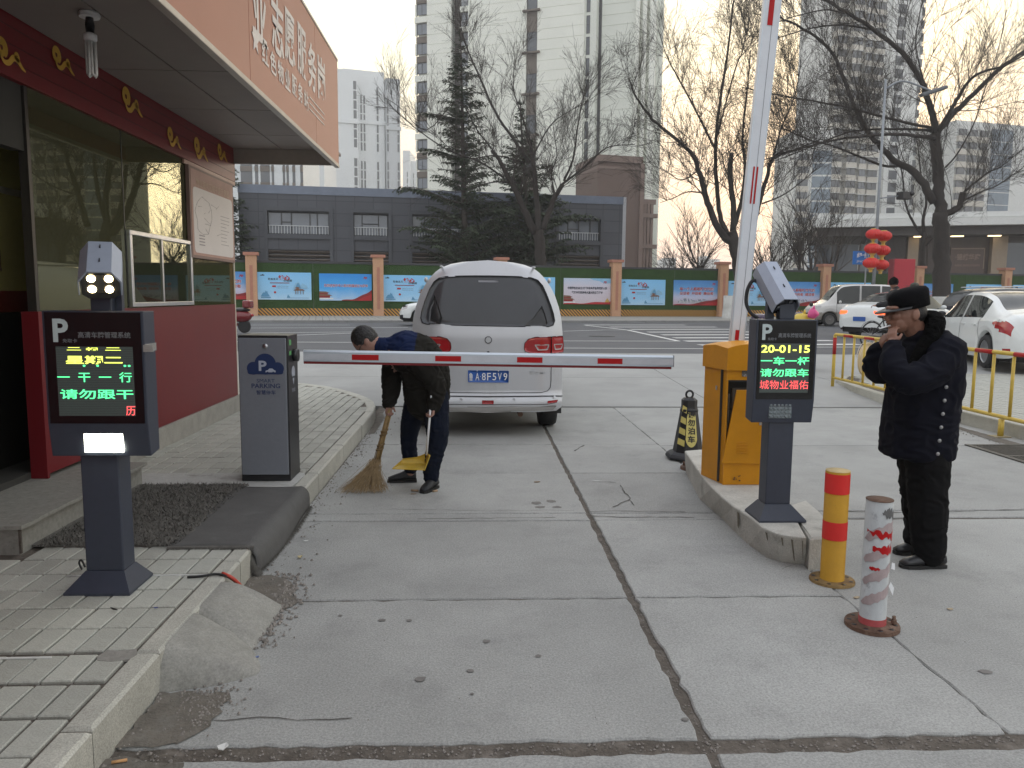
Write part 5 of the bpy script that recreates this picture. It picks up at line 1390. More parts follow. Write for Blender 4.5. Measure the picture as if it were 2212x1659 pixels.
# --- grey two-storey block
m_gcl = brickmat('grey_cladding', (.085, .090, .105), (.055, .058, .066), 1.25, .82, .03, var=.07)
m_gtr = mat('grey_trim', (.075, .08, .092), .6, var=.08)
m_edge = mat('parapet_edge', (.17, .20, .26), .4, var=.15, scale=1.5)
m_lou = mat('louvre_bronze', (.16, .13, .11), .6)
m_whr = mat('white_rail', (.55, .57, .58), .5)
b = Bld('office_building', 'low dark grey clad office block with ribbon windows behind the hoarding', 521, 52, 1341, 57)
zt = (b.xz(600, 400)[1] + b.xz(1300, 424)[1]) / 2; W = b.W
ops = []; wins = []; ZW0 = (b.xz(640, 505)[1] + b.xz(1250, 521)[1]) / 2; ZW1 = (b.xz(640, 456)[1] + b.xz(1250, 476)[1]) / 2; ZL1 = (b.xz(640, 541)[1] + b.xz(1250, 551)[1]) / 2; 
for ua, ub, v0, v1, vs_ in ((577, 712, 455, 506, (.22, .38, .68, .80)), (763, 839, 460, 510, (.25, .72)), (890, 1000, 464, 513, (.25, .5, .75)), (1072, 1160, 470, 518, (.3, .7)), (1207, 1296, 475, 521, (.24, .5, .78))):
    x0, z1_ = b.xz(ua, v0); x1, z0_ = b.xz(ub, v1); ops.append((x0, x1, ZW0, ZW1)); wins.append((x0, x1, vs_))
    ops.append((x0, x1, .6, ZL1))
facade(b.root, 0, W, 0, zt - .55, 0, ops, m_gcl, rev=.3)
b.bb('parapet', m_edge, -.02, W + .02, -.05, .4, zt - .549, zt)
b.bb('roof', m_gtr, .01, W - .01, .41, 16, zt - .8, zt - .35)
for x0, x1, vs_ in wins:
    w_ = putmesh(winmesh(x1 - x0, ZW1 - ZW0, vs_, ((.55, vs_[0], vs_[1]),), m_wg2, .07), 'window', b.root, (x0, .29, ZW0))
    mb = MB(); k = x0 + .1
    while k < x1 - .08: mb.bb((k, .20, ZW0 + .05), (k + .035, .22, ZW0 + .55)); k += .19
    mb.bb((x0 + .05, .19, ZW0 + .551), (x1 - .05, .23, ZW0 + .60)); mb.build('guard_rail', m_whr, b.root, local=True)
    for a, c, d, e in ((x0 - .22, x0 - .001, 0, ZW1 + .3), (x1 + .001, x1 + .22, 0, ZW1 + .3), (x0, x1, ZW1 + .06, ZW1 + .3), (x0, x1, ZW0 - .30, ZW0 - .05)): b.bb('surround', m_gtr, a, c, -.14, -.001, d, e)
    b.bb('louvre_back', m_black, x0, x1, .28, .30, .6, ZL1)
    for k in range(7): MB().box(((x0 + x1) / 2, .14, ZL1 - .13 - k * .27), (x1 - x0 - .02, .22, .05), M=Matrix.Rotation(R_(-35), 3, 'X')).build('louvre', m_lou, b.root, local=True)
sd = Bld.__new__(Bld); 
b.bb('side_wall', mat('white_side', (.45, .46, .48), .6, var=.1), W, W + .25, 0, 16, 0, zt - .01)
for k in range(4): b.bb('side_window', m_wg, W + .2505, W + .27, 2.0 + k * 3.4, 4.2 + k * 3.4, .5, 5.6)
# --- cream tower
m_cream = mat('cream_cladding', (.78, .79, .71), .7, var=.05, scale=.3)
m_cr2 = mat('cream_recess', (.68, .70, .63), .7, var=.05, scale=.3)
m_brn = mat('brown_spandrel', (.13, .105, .085), .6)
FL = 3.09
b = Bld('residential_tower', 'tall cream residential tower with brown window strips rising behind the cedars', 898, 133, 1410, 119)
HT = 62
def col(ua, ub, v=300): return b.xz(ua, v)[0], b.xz(ub, v)[0]
def grooved(x0, x1, y, m, name='wall', half=True, zmax=HT):
    """courses of cladding separated by recessed joints, one mesh per storey band"""
    mb = MB(); h = FL / 2; k = 0
    mb.bb((x0, y + .06, 0), (x1, y + .5, zmax))
    while (k + 1) * h < zmax: mb.bb((x0, y, k * h + .05), (x1, y + .0595, (k + 1) * h - .05)); k += 1
    return mb.build(name, m, b.root, local=True)
segs = [(923, 975, .0, m_cream), (1025, 1140, -1.2, m_cream), (1163, 1262, -1.2, m_cream), (1286, 1368, .6, m_cr2)]
for ua, ub, y, m in segs:
    x0, x1 = col(ua, ub); grooved(x0, x1, y, m)
x0, x1 = col(897, 923)
wm = winmesh(x1 - x0 - .25, 1.75, (.45,), (), m_wg2, .07)
b.bb('corner_bay', m_cream, x0 + .3, x1, .8, 12, 0, HT)
k = 0
while k * FL < HT - 3:
    z = k * FL
    if k % 3 != 2: b.bb('spandrel', m_brn, x0 + .12, x1 - .01, .3, .79, z + 2.1, z + FL)
    else: b.bb('ledge', m_cream, x0 - .1, x1 - .01, .1, .79, z + 2.15, z + FL - .02)
    putmesh(wm, 'window', b.root, (x0 + .2, .5, z + .32)); b.bb('bay_side', m_cream, x0 - .05, x0 + .19, .2, .75, z + .2, z + 2.0)
    k += 1
x0, x1 = col(975, 996); b.bb('recess', m_brn, x0, x1, 1.4, 2, 0, HT)
mb = MB(); k = 0
while k < HT * 3: mb.bb((x0 + .05, 1.2, k / 3), (x1 - .5, 1.39, k / 3 + .12)); k += 1
mb.build('louvres', mat('dark_louvre', (.05, .045, .04), .7), b.root, local=True, kind='stuff')
x0, x1 = col(996, 1025); 
b.bb('bay_wall', m_cream, x1 - .9, x1 - .01, -.6, 1.0, 0, HT)
wm = winmesh(x1 - x0 - 1.0, 2.3, (.62,), (), m_wg2, .08); k = 0
while k * FL < HT - 3:
    putmesh(wm, 'window', b.root, (x0 + .1, -.1, k * FL + .5)); b.bb('spandrel', m_cream, x0, x1 - .91, -.5, .6, k * FL - .28, k * FL + .5)
    mb = MB()
    for i in range(9): mb.bb((x0 + .2 + i * .2, -.25, k * FL + .55), (x0 + .26 + i * .2, -.2, k * FL + 1.4))
    mb.bb((x0 + .15, -.27, k * FL + 1.4), (x0 + 2.0, -.18, k * FL + 1.47)); mb.build('guard_rail', m_whr, b.root, local=True); k += 1
x0, x1 = col(1140, 1163); sill0 = b.xz(1150, 119.5 + 0)[1] 
b.bb('strip_back', m_brn, x0, x1, -.95, -.6, 0, HT)
wm = winmesh(x1 - x0 - .1, 2.9, (), ((.72, 0, 1),), m_wg, .09)
z = sill0 % (2 * FL)
while z < HT - 3:
    putmesh(wm, 'window', b.root, (x0 + .05, -.97, z + .25)); b.bb('sill', m_brn, x0 - .5, x1 + .5, -1.75, -1.22, z - .15, z + .12); z += 2 * FL
x0, x1 = col(1262, 1286); b.bb('return_wall', m_cr2, x0, x1, -.8, 1.5, 0, HT)
wm = winmesh(.55, 2.6, (), ((.5, 0, 1),), m_wg, .06); k = 0
while k * FL < HT - 3: putmesh(wm, 'window', b.root, (x0 + .25, -.805, k * FL + .3)); k += 1
x0, x1 = col(1286, 1292); b.bb('slot', m_wf, x0 + .05, x0 + .5, .55, .599, 0, HT)
x0, x1 = col(1366, 1422)
for k, (a, c, y) in enumerate(((0, .16, .2), (.16, .28, .9), (.28, .44, .1), (.44, .56, .8), (.56, .8, .0), (.8, 1.0, .9))):
    b.bb('pilaster', m_cream if k % 2 == 0 else m_cr2, x0 + (x1 - x0) * a, x0 + (x1 - x0) * c - .01, y, y + 1.1, 0, HT)
b.bb('core', m_cr2, .6, b.W - 6.5, 2.1, 14, 0, HT + .2)
# --- brown ornate block beside it
m_brn2 = mat('brown_stone', (.115, .075, .060), .75, var=.08, scale=.6); m_brn3 = mat('brown_stone_trim', (.17, .12, .10), .75, var=.08, scale=.6)
b = Bld('podium_building', 'brown stone block with stepped cornices between the grey office and the sky', 1286, 97, 1411, 99)
zt = b.xz(1340, 337)[1]; xa = b.xz(1388, 340)[0]; z2 = b.xz(1405, 430)[1]
b.bb('wall', m_brn2, 0, xa - .3, 0, 8, 0, zt - .8); b.bb('cornice', m_brn3, -.1, xa, -.3, 8, zt - .79, zt); b.bb('cornice', m_brn3, -.02, xa - .15, -.12, 8, zt - 1.6, zt - 1.3)
b.bb('corner_pilaster', m_brn3, xa - .299, xa + .25, -.25, 8, 0, zt - .81)
b.bb('wing', m_brn2, xa + .26, b.W - .1, .6, 9, 0, z2 - .6); b.bb('wing_cornice', m_brn3, xa + .26, b.W + .15, .3, 9, z2 - .59, z2)
for k in range(3):
    x = xa + .5 + k * (b.W - xa - .6) / 3
    b.bb('pilaster', m_brn3, x, x + .35, .2, .59, 0, z2 - .61)
for z in (3.2, 7.2, 11.0): b.bb('string_course', m_brn3, xa + .3, b.W + .3, .0, .598, z, z + .5)
b.bb('bracket', m_brn3, b.W - .3, b.W + .5, .1, .9, 2.2, 2.6)
# --- white towers at the left
m_wt = mat('white_tower_wall', (.70, .73, .74), .7, var=.04, scale=.2)
b = Bld('residential_tower', 'distant pair of white towers right of the coral signboard', 640, 250, 872, 262)
def blk(ua, ub, vt, y, m=m_wt):
    x0, z = b.xz(ua, vt); x1, _ = b.xz(ub, vt); b.bb('wall', m, x0, x1, y, y + 18, 0, z); b.bb('string_course', m, x0 - .3, x1 + .3, y - .4, y - .001, z * .77, z * .77 + 1.2); return x0, x1, z
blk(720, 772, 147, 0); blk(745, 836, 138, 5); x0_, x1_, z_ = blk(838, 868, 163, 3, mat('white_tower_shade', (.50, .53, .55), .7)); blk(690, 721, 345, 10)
m_strip = mat('window_strip', (.10, .11, .12), .4, var=.2, scale=1)
for u, vt, y, w in ((766, 165, -.03, 1.0), (776, 165, 4.9, .65), (785, 180, 4.9, .5), (792, 185, 4.9, .5), (821, 175, 4.9, .6), (841, 200, 2.9, .5), (864, 205, 2.9, .6)):
    x, z = b.xz(u, vt); n = int(z / 3)
    for k in range(n):
        if k % 8 == 7: continue
        b.bb('window', m_strip, x - w / 2, x + w / 2, y, y + .025, k * 3 + .1, k * 3 + 2.7)
b = Bld('residential_tower', 'white tower with a brown barred corner just under the canopy edge', 658, 215, 705, 215)
zt = b.xz(670, 330)[1]; b.bb('wall', m_wt, 0, b.W, 0, 15, 0, zt)
for k in range(int(zt / 3)): b.bb('window', m_strip if k % 2 else m_brn, .3, 2.2, -.03, 0, k * 3 + .3, k * 3 + 2.4)
b = Bld('residential_tower', 'brown and white balconied block seen below the booth canopy', 500, 150, 657, 150)
zt = b.xz(600, 320)[1]; b.bb('wall', m_wt, 0, b.W, 0, 14, 0, zt)
for ua, ub in ((520, 545), (551, 558), (563, 583), (587, 592), (611, 616), (619, 624), (632, 638), (649, 655)):
    x0, x1 = b.xz(ua, 380)[0], b.xz(ub, 380)[0]
    for k in range(12):
        z = 1 + k * 3
        b.bb('window', m_wg, x0, x1, -.03, -.001, z, z + 2.0); b.bb('spandrel', m_brn, x0, x1, -.25, -.001, z + 2.01, z + 2.98)
b = Bld('residential_tower', 'tiny pale tower in the gap left of the cream tower', 872, 380, 900, 380)
b.bb('wall', m_wt, 0, b.W * .55, 0, 20, 0, b.xz(880, 325)[1]); b.bb('wall', m_wt, b.W * .551, b.W, 4, 20, 0, b.xz(890, 345)[1])
for k in range(20): b.bb('window', m_strip, b.W * .3, b.W * .38, -.05, 0, 3 * k, 3 * k + 2.4); b.bb('window', m_strip, b.W * .7, b.W * .76, 3.95, 4, 3 * k, 3 * k + 2.4)
# --- bay-windowed towers at the right
m_bay = mat('bay_spandrel', (.52, .49, .43), .7, var=.06); m_bayw = mat('pale_tower_wall', (.66, .67, .65), .7, var=.04)
b = Bld('residential_tower', 'very tall pale tower with rows of bay windows behind the big willow', 1771, 192, 1968, 198)
HT = 96
b.bb('wall', m_bayw, b.xz(1925, 300)[0], b.W, 2, 16, 0, HT); b.bb('wall', m_bayw, 1.2, b.xz(1925, 300)[0] - .01, 2.5, 16, 0, HT)
wmA = winmesh(2.6, 1.7, (.5,), (), m_wg, .1); wmB = winmesh(1.8, 1.7, (.5,), (), m_wg2, .1)
rb = random.Random(8)
for k in range(31):
    z = k * 3.05 + 6
    for u, w, me_, y in ((1810, 2.6, wmA, .2), (1843, 2.6, wmA, .2), (1873, 1.8, wmB, 1.2), (1898, 2.6, wmA, 1.6)):
        x = b.xz(u, 300)[0]
        if u == 1810 and k > 24: continue
        putmesh(me_, 'window', b.root, (x - w / 2, y, z + .7)); b.bb('bay_box', m_bay, x - w / 2 - .15, x + w / 2 + .15, y - .15, 2.4, z - .75, z + .6)
        b.bb('bay_hood', m_bayw, x - w / 2 - .35, x + w / 2 + .35, y - .45, y + .3, z + 2.31, z + 2.42)
    x = b.xz(1945, 300)[0]; b.bb('window', m_wg, x - 1.2, x + 1.2, 1.96, 1.998, z + .4, z + 2.6)
    x = b.xz(1990, 300)[0]; b.bb('window', m_strip, x - .5, x + .5, 1.96, 1.998, z + .4, z + 2.4)
b = Bld('residential_tower', 'shorter pale tower with a blue glazed strip left of the tallest tower', 1701, 190, 1782, 190)
zt = b.xz(1750, 279)[1]; b.bb('wall', m_bayw, 0, b.W, 0, 14, 0, zt)
x = b.xz(1768, 350)[0]; m_blu = mat('blue_glazing', (.16, .21, .26), .15, var=.2, scale=.5)
for k in range(int(zt / 3) - 1):
    b.bb('window', m_blu, x - 1.4, x + 3.2, -.05, -.001, k * 3 + .5, k * 3 + 3.1); b.bb('window', m_wg, 1.0, 3.4, -.45, -.1, k * 3 + .8, k * 3 + 2.3); b.bb('bay_box', m_bay, .8, 3.6, -.5, -.001, k * 3 - .6, k * 3 + .7)
b = Bld('residential_tower', 'pale tower with blue glazing at the right edge beyond the willow', 2040, 190, 2290, 200)
zt = b.xz(2100, 262)[1]; b.bb('wall', m_bayw, 0, b.W, 0, 14, 0, zt)
x = b.xz(2160, 350)[0]
for k in range(int(zt / 3)):
    b.bb('window', m_blu, x - 3, x + 3.5, -.05, -.001, k * 3 + .3, k * 3 + 3.1)
    for u in (2072, 2095, 2118): xx = b.xz(u, 350)[0]; b.bb('window', m_wg, xx - 1.1, xx + 1.1, -.7, -.4, k * 3 + .9, k * 3 + 2.4); b.bb('bay_box', m_bay, xx - 1.3, xx + 1.3, -.8, -.001, k * 3 - .5, k * 3 + .8)
# --- sales pavilion with wide white cornice
b = Bld('sales_pavilion', 'long brown fronted pavilion under a wide white cornice behind the lanterns', 1748, 76, 2290, 70, .3)
z1 = b.xz(1900, 466)[1]; z2 = b.xz(1900, 494)[1]; z3 = b.xz(1900, 512)[1]
m_pvw = mat('white_cornice', (.68, .685, .66), .6, var=.05); m_pvd = mat('dark_soffit', (.06, .05, .048), .6); m_pvb = mat('bronze_panel', (.075, .055, .048), .5, var=.12); m_pvc = mat('beige_pier', (.34, .27, .20), .7, var=.06)
b.bb('cornice', m_pvw, 0, b.W, -2.2, 12, z2 + .75, z1); b.bb('cornice_lip', m_pvw, -.2, b.W + .2, -2.6, 12, z2, z2 + .6); b.bb('cornice_step', m_pvw, .1, b.W - .1, -2.1, 12, z2 + .601, z2 + .749)
b.bb('soffit_beam', m_pvd, .3, b.W - .3, -1.8, 12, z3, z2 - .001)
b.bb('front_wall', m_pvb, 6, b.W, 1.2, 12, 0, z3 - .001)
mb = MB()
x0 = b.xz(1918, 540)[0]; x1 = b.xz(1958, 540)[0]
for k in range(14): b.bb('fin', m_pvd, x0 + k * (x1 - x0) / 14, x0 + k * (x1 - x0) / 14 + .1, .4, .8, 0, z3 - .002)
b.bb('fin_back', mat('fin_back', (.10, .11, .13), .5), x0, x1, .81, 1.19, 0, z3 - .002)
for ua, ub in ((1962, 1985), (2145, 2178)): b.bb('pier', m_pvc, b.xz(ua, 540)[0], b.xz(ub, 540)[0], .2, 1.19, 0, z3 - .003)
for ua, ub in ((1762, 1858), (1862, 1915), (2180, 2250)): b.bb('display_window', m_wg, b.xz(ua, 540)[0], b.xz(ub, 540)[0], 1.15, 1.199, 0, z3 - .6)
for k in range(6): x = b.xz(1762, 540)[0] + k * 2.0; b.bb('window_mullion', m_pvb, x, x + .18, 1.0, 1.149, 0, z3 - .6)
xs0, zs1 = b.xz(2060, 533); xs1, zs0 = b.xz(2134, 580)
sg = b.bb('name_sign', mat('sign_bronze', (.10, .060, .048), .4), xs0, xs1, 1.0, 1.19, zs0 - .4, zs1)
for (a, c, d, e) in ((xs0 + .1, xs1 - .1, zs1 - .16, zs1 - .10), (xs1 - .16, xs1 - .1, zs0, zs1 - .161)): b.bb('sign_border', m_pvc, a, c, .97, .999, d, e)
def on_b(x, y, z): p = b.a + b.X * x + b.N * y; p.z = z + b.z0; return p
m_sgl = mat('sign_letters', (.30, .22, .17), .5)
lettering('·锦绣华府', on_b((xs0 + xs1) / 2, .97, (zs0 * .45 + zs1 * .55)), b.X, UPZ, (xs1 - xs0) * .7, .62, m_sgl, b.root, bold=.02)
lettering('KANG JINXIU HUAFU', on_b((xs0 + xs1) / 2, .97, zs0 * .85 + zs1 * .15), b.X, UPZ, (xs1 - xs0) * .7, .26, m_sgl, b.root)
m_plit = mat('warm_downlight', (.9, .8, .5), .4, emit=(1.0, .78, .45), estr=2.2)
for u in (1985, 2145, 2065): x = b.xz(u, 515)[0]; b.bb('downlight', m_plit, x - .5, x + .5, -.6, -.2, z3 - .08, z3 - .003)
# far haze-pale city blocks
for i, (u0, u1, vt, d, lb) in enumerate(((1421, 1429, 561, 520, 'tiny pale block at the foot of the brown podium'), (1434, 1458, 557, 520, 'small pale blue block on the skyline beside the podium'), (1513, 1530, 553, 650, 'faint block on the skyline left of the near dark willow'), (1530, 1552, 560, 650, 'fainter low block on the skyline next to the dark willow trunk'))):
    b = Bld('distant_block', lb, u0, d, u1, d); z = b.xz((u0 + u1) / 2, vt)[1]; b.bb('wall', m_wt, 0, b.W, 0, 15, 0, z)
    for k in range(int(z / 3)): b.bb('window', m_strip, b.W * .15, b.W * .85, -.06, 0, k * 3 + 1, k * 3 + 2.2)

# ================================================================ TREES
m_bark = mat('willow_bark', (.027, .021, .018), .9, var=.35, scale=3, bump=.8, bscale=14, bdist=.05, stretch=(1, 1, .3))
m_twig = mat('willow_twig', (.040, .031, .025), .85, var=.2)
m_wash = mat('whitewash', (.50, .50, .47), .85, var=.2, scale=4, col2=(.25, .22, .19), c2w=.3, c2s=5)
def tube_fast(mb, pts, r0, r1, n=3):
    k = len(mb.v); m_ = len(pts)
    ph = random.random() * 6
    for i, p in enumerate(pts):
        t = (pts[min(i + 1, m_ - 1)] - pts[max(i - 1, 0)]); a = t.orthogonal().normalized(); b_ = t.cross(a).normalized(); r = r0 + (r1 - r0) * i / (m_ - 1)
        for j in range(n): q = p + (a * math.cos(6.2832 * j / n + ph) + b_ * math.sin(6.2832 * j / n + ph)) * r; mb.v.append((q.x, q.y, q.z))
    for i in range(m_ - 1):
        for j in range(n):
            a = k + i * n + j; b2 = k + i * n + (j + 1) % n
            mb.f.append((a, b2, b2 + n, a + n)); mb.m.append(0); mb.s.append(True)
def grow(mb, rr, p, d, L_, r, up, droop, lvl, side=None):
    n = max(4, int(L_ / .45)); pts = [p.copy()]; d = d.normalized(); cur = p.copy()
    wob = Vector((rr.gauss(0, 1), rr.gauss(0, 1), rr.gauss(0, .5))) * .10
    for i in range(n):
        t = i / n
        d = (d + Vector((0, 0, up * (1 - t) - droop * t)) * .22 + wob * .6 + Vector((rr.gauss(0, 1), rr.gauss(0, 1), rr.gauss(0, 1))) * .045).normalized()
        cur = cur + d * (L_ / n); pts.append(cur.copy())
    tube_fast(mb, pts, r, max(.006, r * .30), 4 if r > .03 else 3)
    if lvl > 0:
        for k in range(rr.randint(4, 7) if lvl > 1 else rr.randint(3, 6)):
            i = rr.randint(1, n - 1); dd = (pts[i + 1] - pts[i]).normalized()
            side_ = dd.cross(Vector((rr.gauss(0, 1), rr.gauss(0, 1), rr.gauss(0, 1)))).normalized()
            grow(mb, rr, pts[i], dd + side_ * rr.uniform(.35, .8), L_ * rr.uniform(.35, .7), r * .55, up * rr.uniform(.6, 1.2), droop * 1.3, lvl - 1)
def tree(name, label, base_px, depth, limbs, twigs, seed, group, trunk_r, wash=None, tw=(1.6, 3.6), up=1.0, droop=.5, gz0=.35, lvl=2):
    rr = random.Random(seed); random.seed(seed)
    b0 = D(*base_px, depth); b0.z = gz0
    t = thing(name, label, 'tree', b0, 0, group)
    tr = MB(); br = MB(); tw_m = MB(); spawn = []
    for li, (pts, r0, r1, dz0, dz1, dens) in enumerate(limbs):
        P_ = []
        for i, (u, v) in enumerate(pts):
            k = i / max(1, len(pts) - 1); P_.append(D(u, v, depth + dz0 + (dz1 - dz0) * k))
        if li == 0: P_[0] = b0.copy() + Vector((0, 0, -.1))
        P_ = cat(P_, 4)
        for i in range(1, len(P_) - 1): P_[i] += Vector((rr.gauss(0, 1), rr.gauss(0, 1), rr.gauss(0, 1))) * r0 * .10
        rad = [r0 + (r1 - r0) * (i / (len(P_) - 1)) ** .85 for i in range(len(P_))]
        (tr if li == 0 else br).tube(P_, rad, 9 if r0 > .1 else 6)
        if li: spawn.append((P_, rad, dens))
    tot = sum(s[2] for s in spawn)
    for P_, rad, dens in spawn:
        for k in range(int(twigs * dens / tot)):
            f = rr.random() ** .75 * .85 + .15; i = min(len(P_) - 2, int(f * (len(P_) - 1)))
            d = (P_[i + 1] - P_[i]).normalized()
            s = d.cross(Vector((rr.gauss(0, 1), rr.gauss(0, 1), rr.gauss(0, 1)))).normalized()
            dd = d * rr.uniform(.1, .8) + s * rr.uniform(.4, 1.0) + Vector((0, 0, rr.uniform(0, .9)))
            grow(tw_m, rr, P_[i], dd, rr.uniform(*tw), max(.014, rad[i] * .22) if rad[i] < .12 else rr.uniform(.018, .032), up * rr.uniform(.3, 1.2), droop * rr.uniform(.3, 1.6), lvl)
    tr.build('trunk', m_bark, t); br.build('limbs', m_bark, t); tw_m.build('twigs', m_twig, t, kind='stuff')
    if wash:
        MB().lathe((b0.x, b0.y, gz0 - .02), [(trunk_r * 1.22, 0), (trunk_r * 1.08, wash * .5), (trunk_r * 1.04, wash)], 14).build('whitewash', m_wash, t)
    return t
def L7(*pts): return [((2900 + x / 1.508) * .54, (y / 1.508) * .54) for x, y in pts]
def L2_(*pts): return [((2500 + x / 1.2764) * .54, (y / 1.2764) * .54) for x, y in pts]
def L1_(*pts): return [((1200 + x / 1.3825) * .54, (y / 1.3825) * .54) for x, y in pts]
tree('willow_tree', 'huge bare willow with a forked trunk behind the guard, filling the right sky', (2030, 690), 44, [
    (L7((1312, 1760), (1312, 1650), (1305, 1450), (1300, 1290)), .50, .40, 0, 0, 0),
    (L7((1302, 1310), (1290, 1180), (1285, 1050), (1275, 930), (1265, 810)), .33, .27, 0, .2, .5),
    (L7((1268, 830), (1262, 720), (1230, 630), (1180, 480), (1065, 320), (900, 180), (760, 90), (620, 10), (520, -60)), .21, .06, .2, -2, 2),
    (L7((1275, 810), (1370, 690), (1470, 600), (1640, 430), (1800, 315), (1960, 240)), .19, .08, .2, 2.5, 1.1),
    (L7((1285, 790), (1400, 600), (1470, 490), (1560, 430), (1690, 395), (1850, 300)), .12, .04, 0, -1.5, .8),
    (L7((1262, 830), (1180, 822), (1000, 810), (800, 825), (640, 850), (450, 900), (230, 965)), .12, .03, 0, -3, 1.8),
    (L7((1255, 790), (1150, 780), (900, 780), (740, 800), (560, 870), (330, 960)), .09, .03, 0, 2, 1.2),
    (L7((1250, 775), (1100, 742), (900, 690), (700, 640), (480, 600), (280, 565), (100, 525)), .09, .025, 0, -2, 1.8),
    (L7((1262, 1220), (1180, 1080), (1100, 1010), (1020, 970), (940, 880), (860, 800), (760, 590), (690, 400), (600, 260), (430, 150), (300, 95)), .24, .05, 0, 2, 2.2),
    (L7((1060, 1000), (960, 1000), (800, 940), (650, 880), (500, 840), (300, 750)), .09, .025, 1, -1, 1.4),
    (L7((1310, 1300), (1380, 1270), (1420, 1230), (1435, 1160)), .20, .15, 0, -.3, .3),
    (L7((1430, 1170), (1510, 1100), (1590, 1040), (1665, 1005), (1800, 900)), .07, .02, 0, -1, 1.2),
    (L7((1440, 1210), (1560, 1150), (1640, 1120), (1800, 1010)), .06, .02, 0, 1.5, 1.0),
    (L7((1330, 1010), (1400, 930), (1500, 750), (1560, 560), (1640, 330), (1700, 60)), .05, .02, 0, 1, .8),
    (L7((1230, 630), (1180, 420), (1150, 250), (1180, 60), (1230, -120)), .06, .02, 0, 0, 1.0),
    (L7((900, 180), (700, 150), (500, 175), (300, 230), (120, 210)), .06, .02, 0, 1, 1.2),
    (L7((720, 80), (600, 60), (420, 100), (250, 160)), .05, .02, -1, 0, .8),
], 430, 11, 'bare willow trees along the far pavement', .44, 1.3, (1.8, 4.4), 1.1, .5, lvl=2)
tree('willow_tree', 'dark bare willow behind the raised barrier arm with a whitewashed foot', (1575, 690), 42.5, [
    (L2_((592, 1660), (590, 1500), (578, 1350), (556, 1240), (540, 1180)), .33, .30, 0, 0, 0),
    (L2_((535, 1230), (500, 1200), (430, 1060), (400, 960), (372, 860), (355, 800), (250, 700), (140, 610), (60, 500), (20, 400)), .22, .035, 0, -1.5, 2),
    (L2_((520, 1190), (485, 1100), (470, 950), (460, 780), (475, 600), (505, 400), (540, 150), (560, -60)), .15, .04, 0, 1, 1.8),
    (L2_((550, 1180), (555, 1060), (535, 900), (545, 780)), .17, .12, 0, -.5, .5), (L2_((560, 1150), (600, 1000), (612, 850), (600, 700), (620, 500), (640, 260)), .13, .03, 0, .5, 1.4),
    (L2_((640, 1200), (680, 1050), (720, 920), (760, 800), (850, 770), (1000, 710)), .17, .03, 0, -1, 1.5), (L2_((700, 1040), (800, 1000), (900, 930), (980, 860)), .05, .02, -1, -2, .8),
    (L2_((410, 985), (320, 980), (250, 1010), (180, 1035)), .05, .015, 0, 0, .6), (L2_((375, 870), (290, 920), (220, 880), (150, 850)), .04, .015, 0, 1, .5),
    (L2_((455, 750), (380, 600), (290, 430), (220, 300), (170, 150)), .07, .02, 0, 1.5, 1.4), (L2_((470, 700), (560, 360), (600, 260), (640, 80)), .05, .02, 0, -1, 1.2),
    (L2_((760, 790), (800, 650), (870, 480), (900, 300)), .06, .02, -1, 0, 1.2),
], 280, 23, 'bare willow trees along the far pavement', .33, 1.25, (1.4, 3.4), 1.1, .6)
tree('willow_tree', 'pollarded bare willow rising behind the silver van among the cedars', (1168, 640), 44.5, [
    (L1_((1340, 1640), (1335, 1480), (1325, 1350), (1318, 1270)), .34, .30, 0, 0, 0),
    (L1_((1300, 1290), (1250, 1180), (1200, 1070), (1150, 975), (1100, 880), (1060, 830)), .22, .09, 0, -1, 1.0),
    (L1_((1318, 1280), (1310, 1150), (1300, 1000), (1285, 880), (1275, 800)), .20, .10, 0, .5, 1.0),
    (L1_((1345, 1270), (1385, 1150), (1415, 1080), (1450, 1020)), .18, .12, 0, -.5, .6),
    (L1_((1270, 900), (1180, 770), (1080, 620), (1000, 440), (950, 330), (900, 200), (880, 60)), .10, .025, 0, 1, 2),
    (L1_((1150, 975), (1080, 850), (980, 720), (870, 560), (700, 720), (560, 600), (470, 540)), .05, .015, -.5, -2, .6),
    (L1_((1130, 985), (1000, 900), (820, 830), (680, 740), (560, 640), (480, 560)), .06, .015, 0, -2, 1.4), (L1_((1240, 900), (1080, 860), (900, 870), (700, 700)), .05, .015, 0, 1, 1.0),
    (L1_((1440, 1030), (1540, 950), (1640, 860), (1720, 810), (1850, 800)), .08, .02, 0, -1, 1.4), (L1_((1460, 1000), (1510, 880), (1530, 740), (1560, 560), (1600, 420)), .07, .02, 0, .5, 1.4),
    (L1_((1290, 860), (1380, 700), (1480, 620), (1600, 560)), .05, .015, 0, 0, 1.0), (L1_((1410, 1080), (1390, 960), (1420, 860), (1400, 700)), .05, .015, 0, 0, 1.0), (L1_((1280, 800), (1230, 650), (1180, 480), (1190, 300)), .05, .015, 0, 0, 1.0),
    (L1_((1200, 1010), (1050, 1010), (900, 1060), (760, 1050)), .05, .015, 0, -1, .6),
], 210, 37, 'bare willow trees along the far pavement', .33, None, (1.2, 3.0), 1.2, .5)
tree('bare_tree', 'slim bare tree with a forked top left of the big willow trunk', (1990, 690), 50, [
    (L7((1190, 1700), (1190, 1600), (1195, 1480), (1200, 1400)), .20, .16, 0, 0, 0), (L7((1195, 1420), (1200, 1300), (1215, 1200), (1180, 1050), (1160, 850)), .12, .03, 0, 0, 1),
    (L7((1190, 1420), (1130, 1330), (1090, 1230), (1070, 1060), (1030, 860)), .10, .03, 0, 0, 1), (L7((1195, 1500), (1250, 1440), (1300, 1380)), .06, .02, 0, 0, .4)], 50, 5, 'bare willow trees along the far pavement', .2, None, (1.0, 2.4))
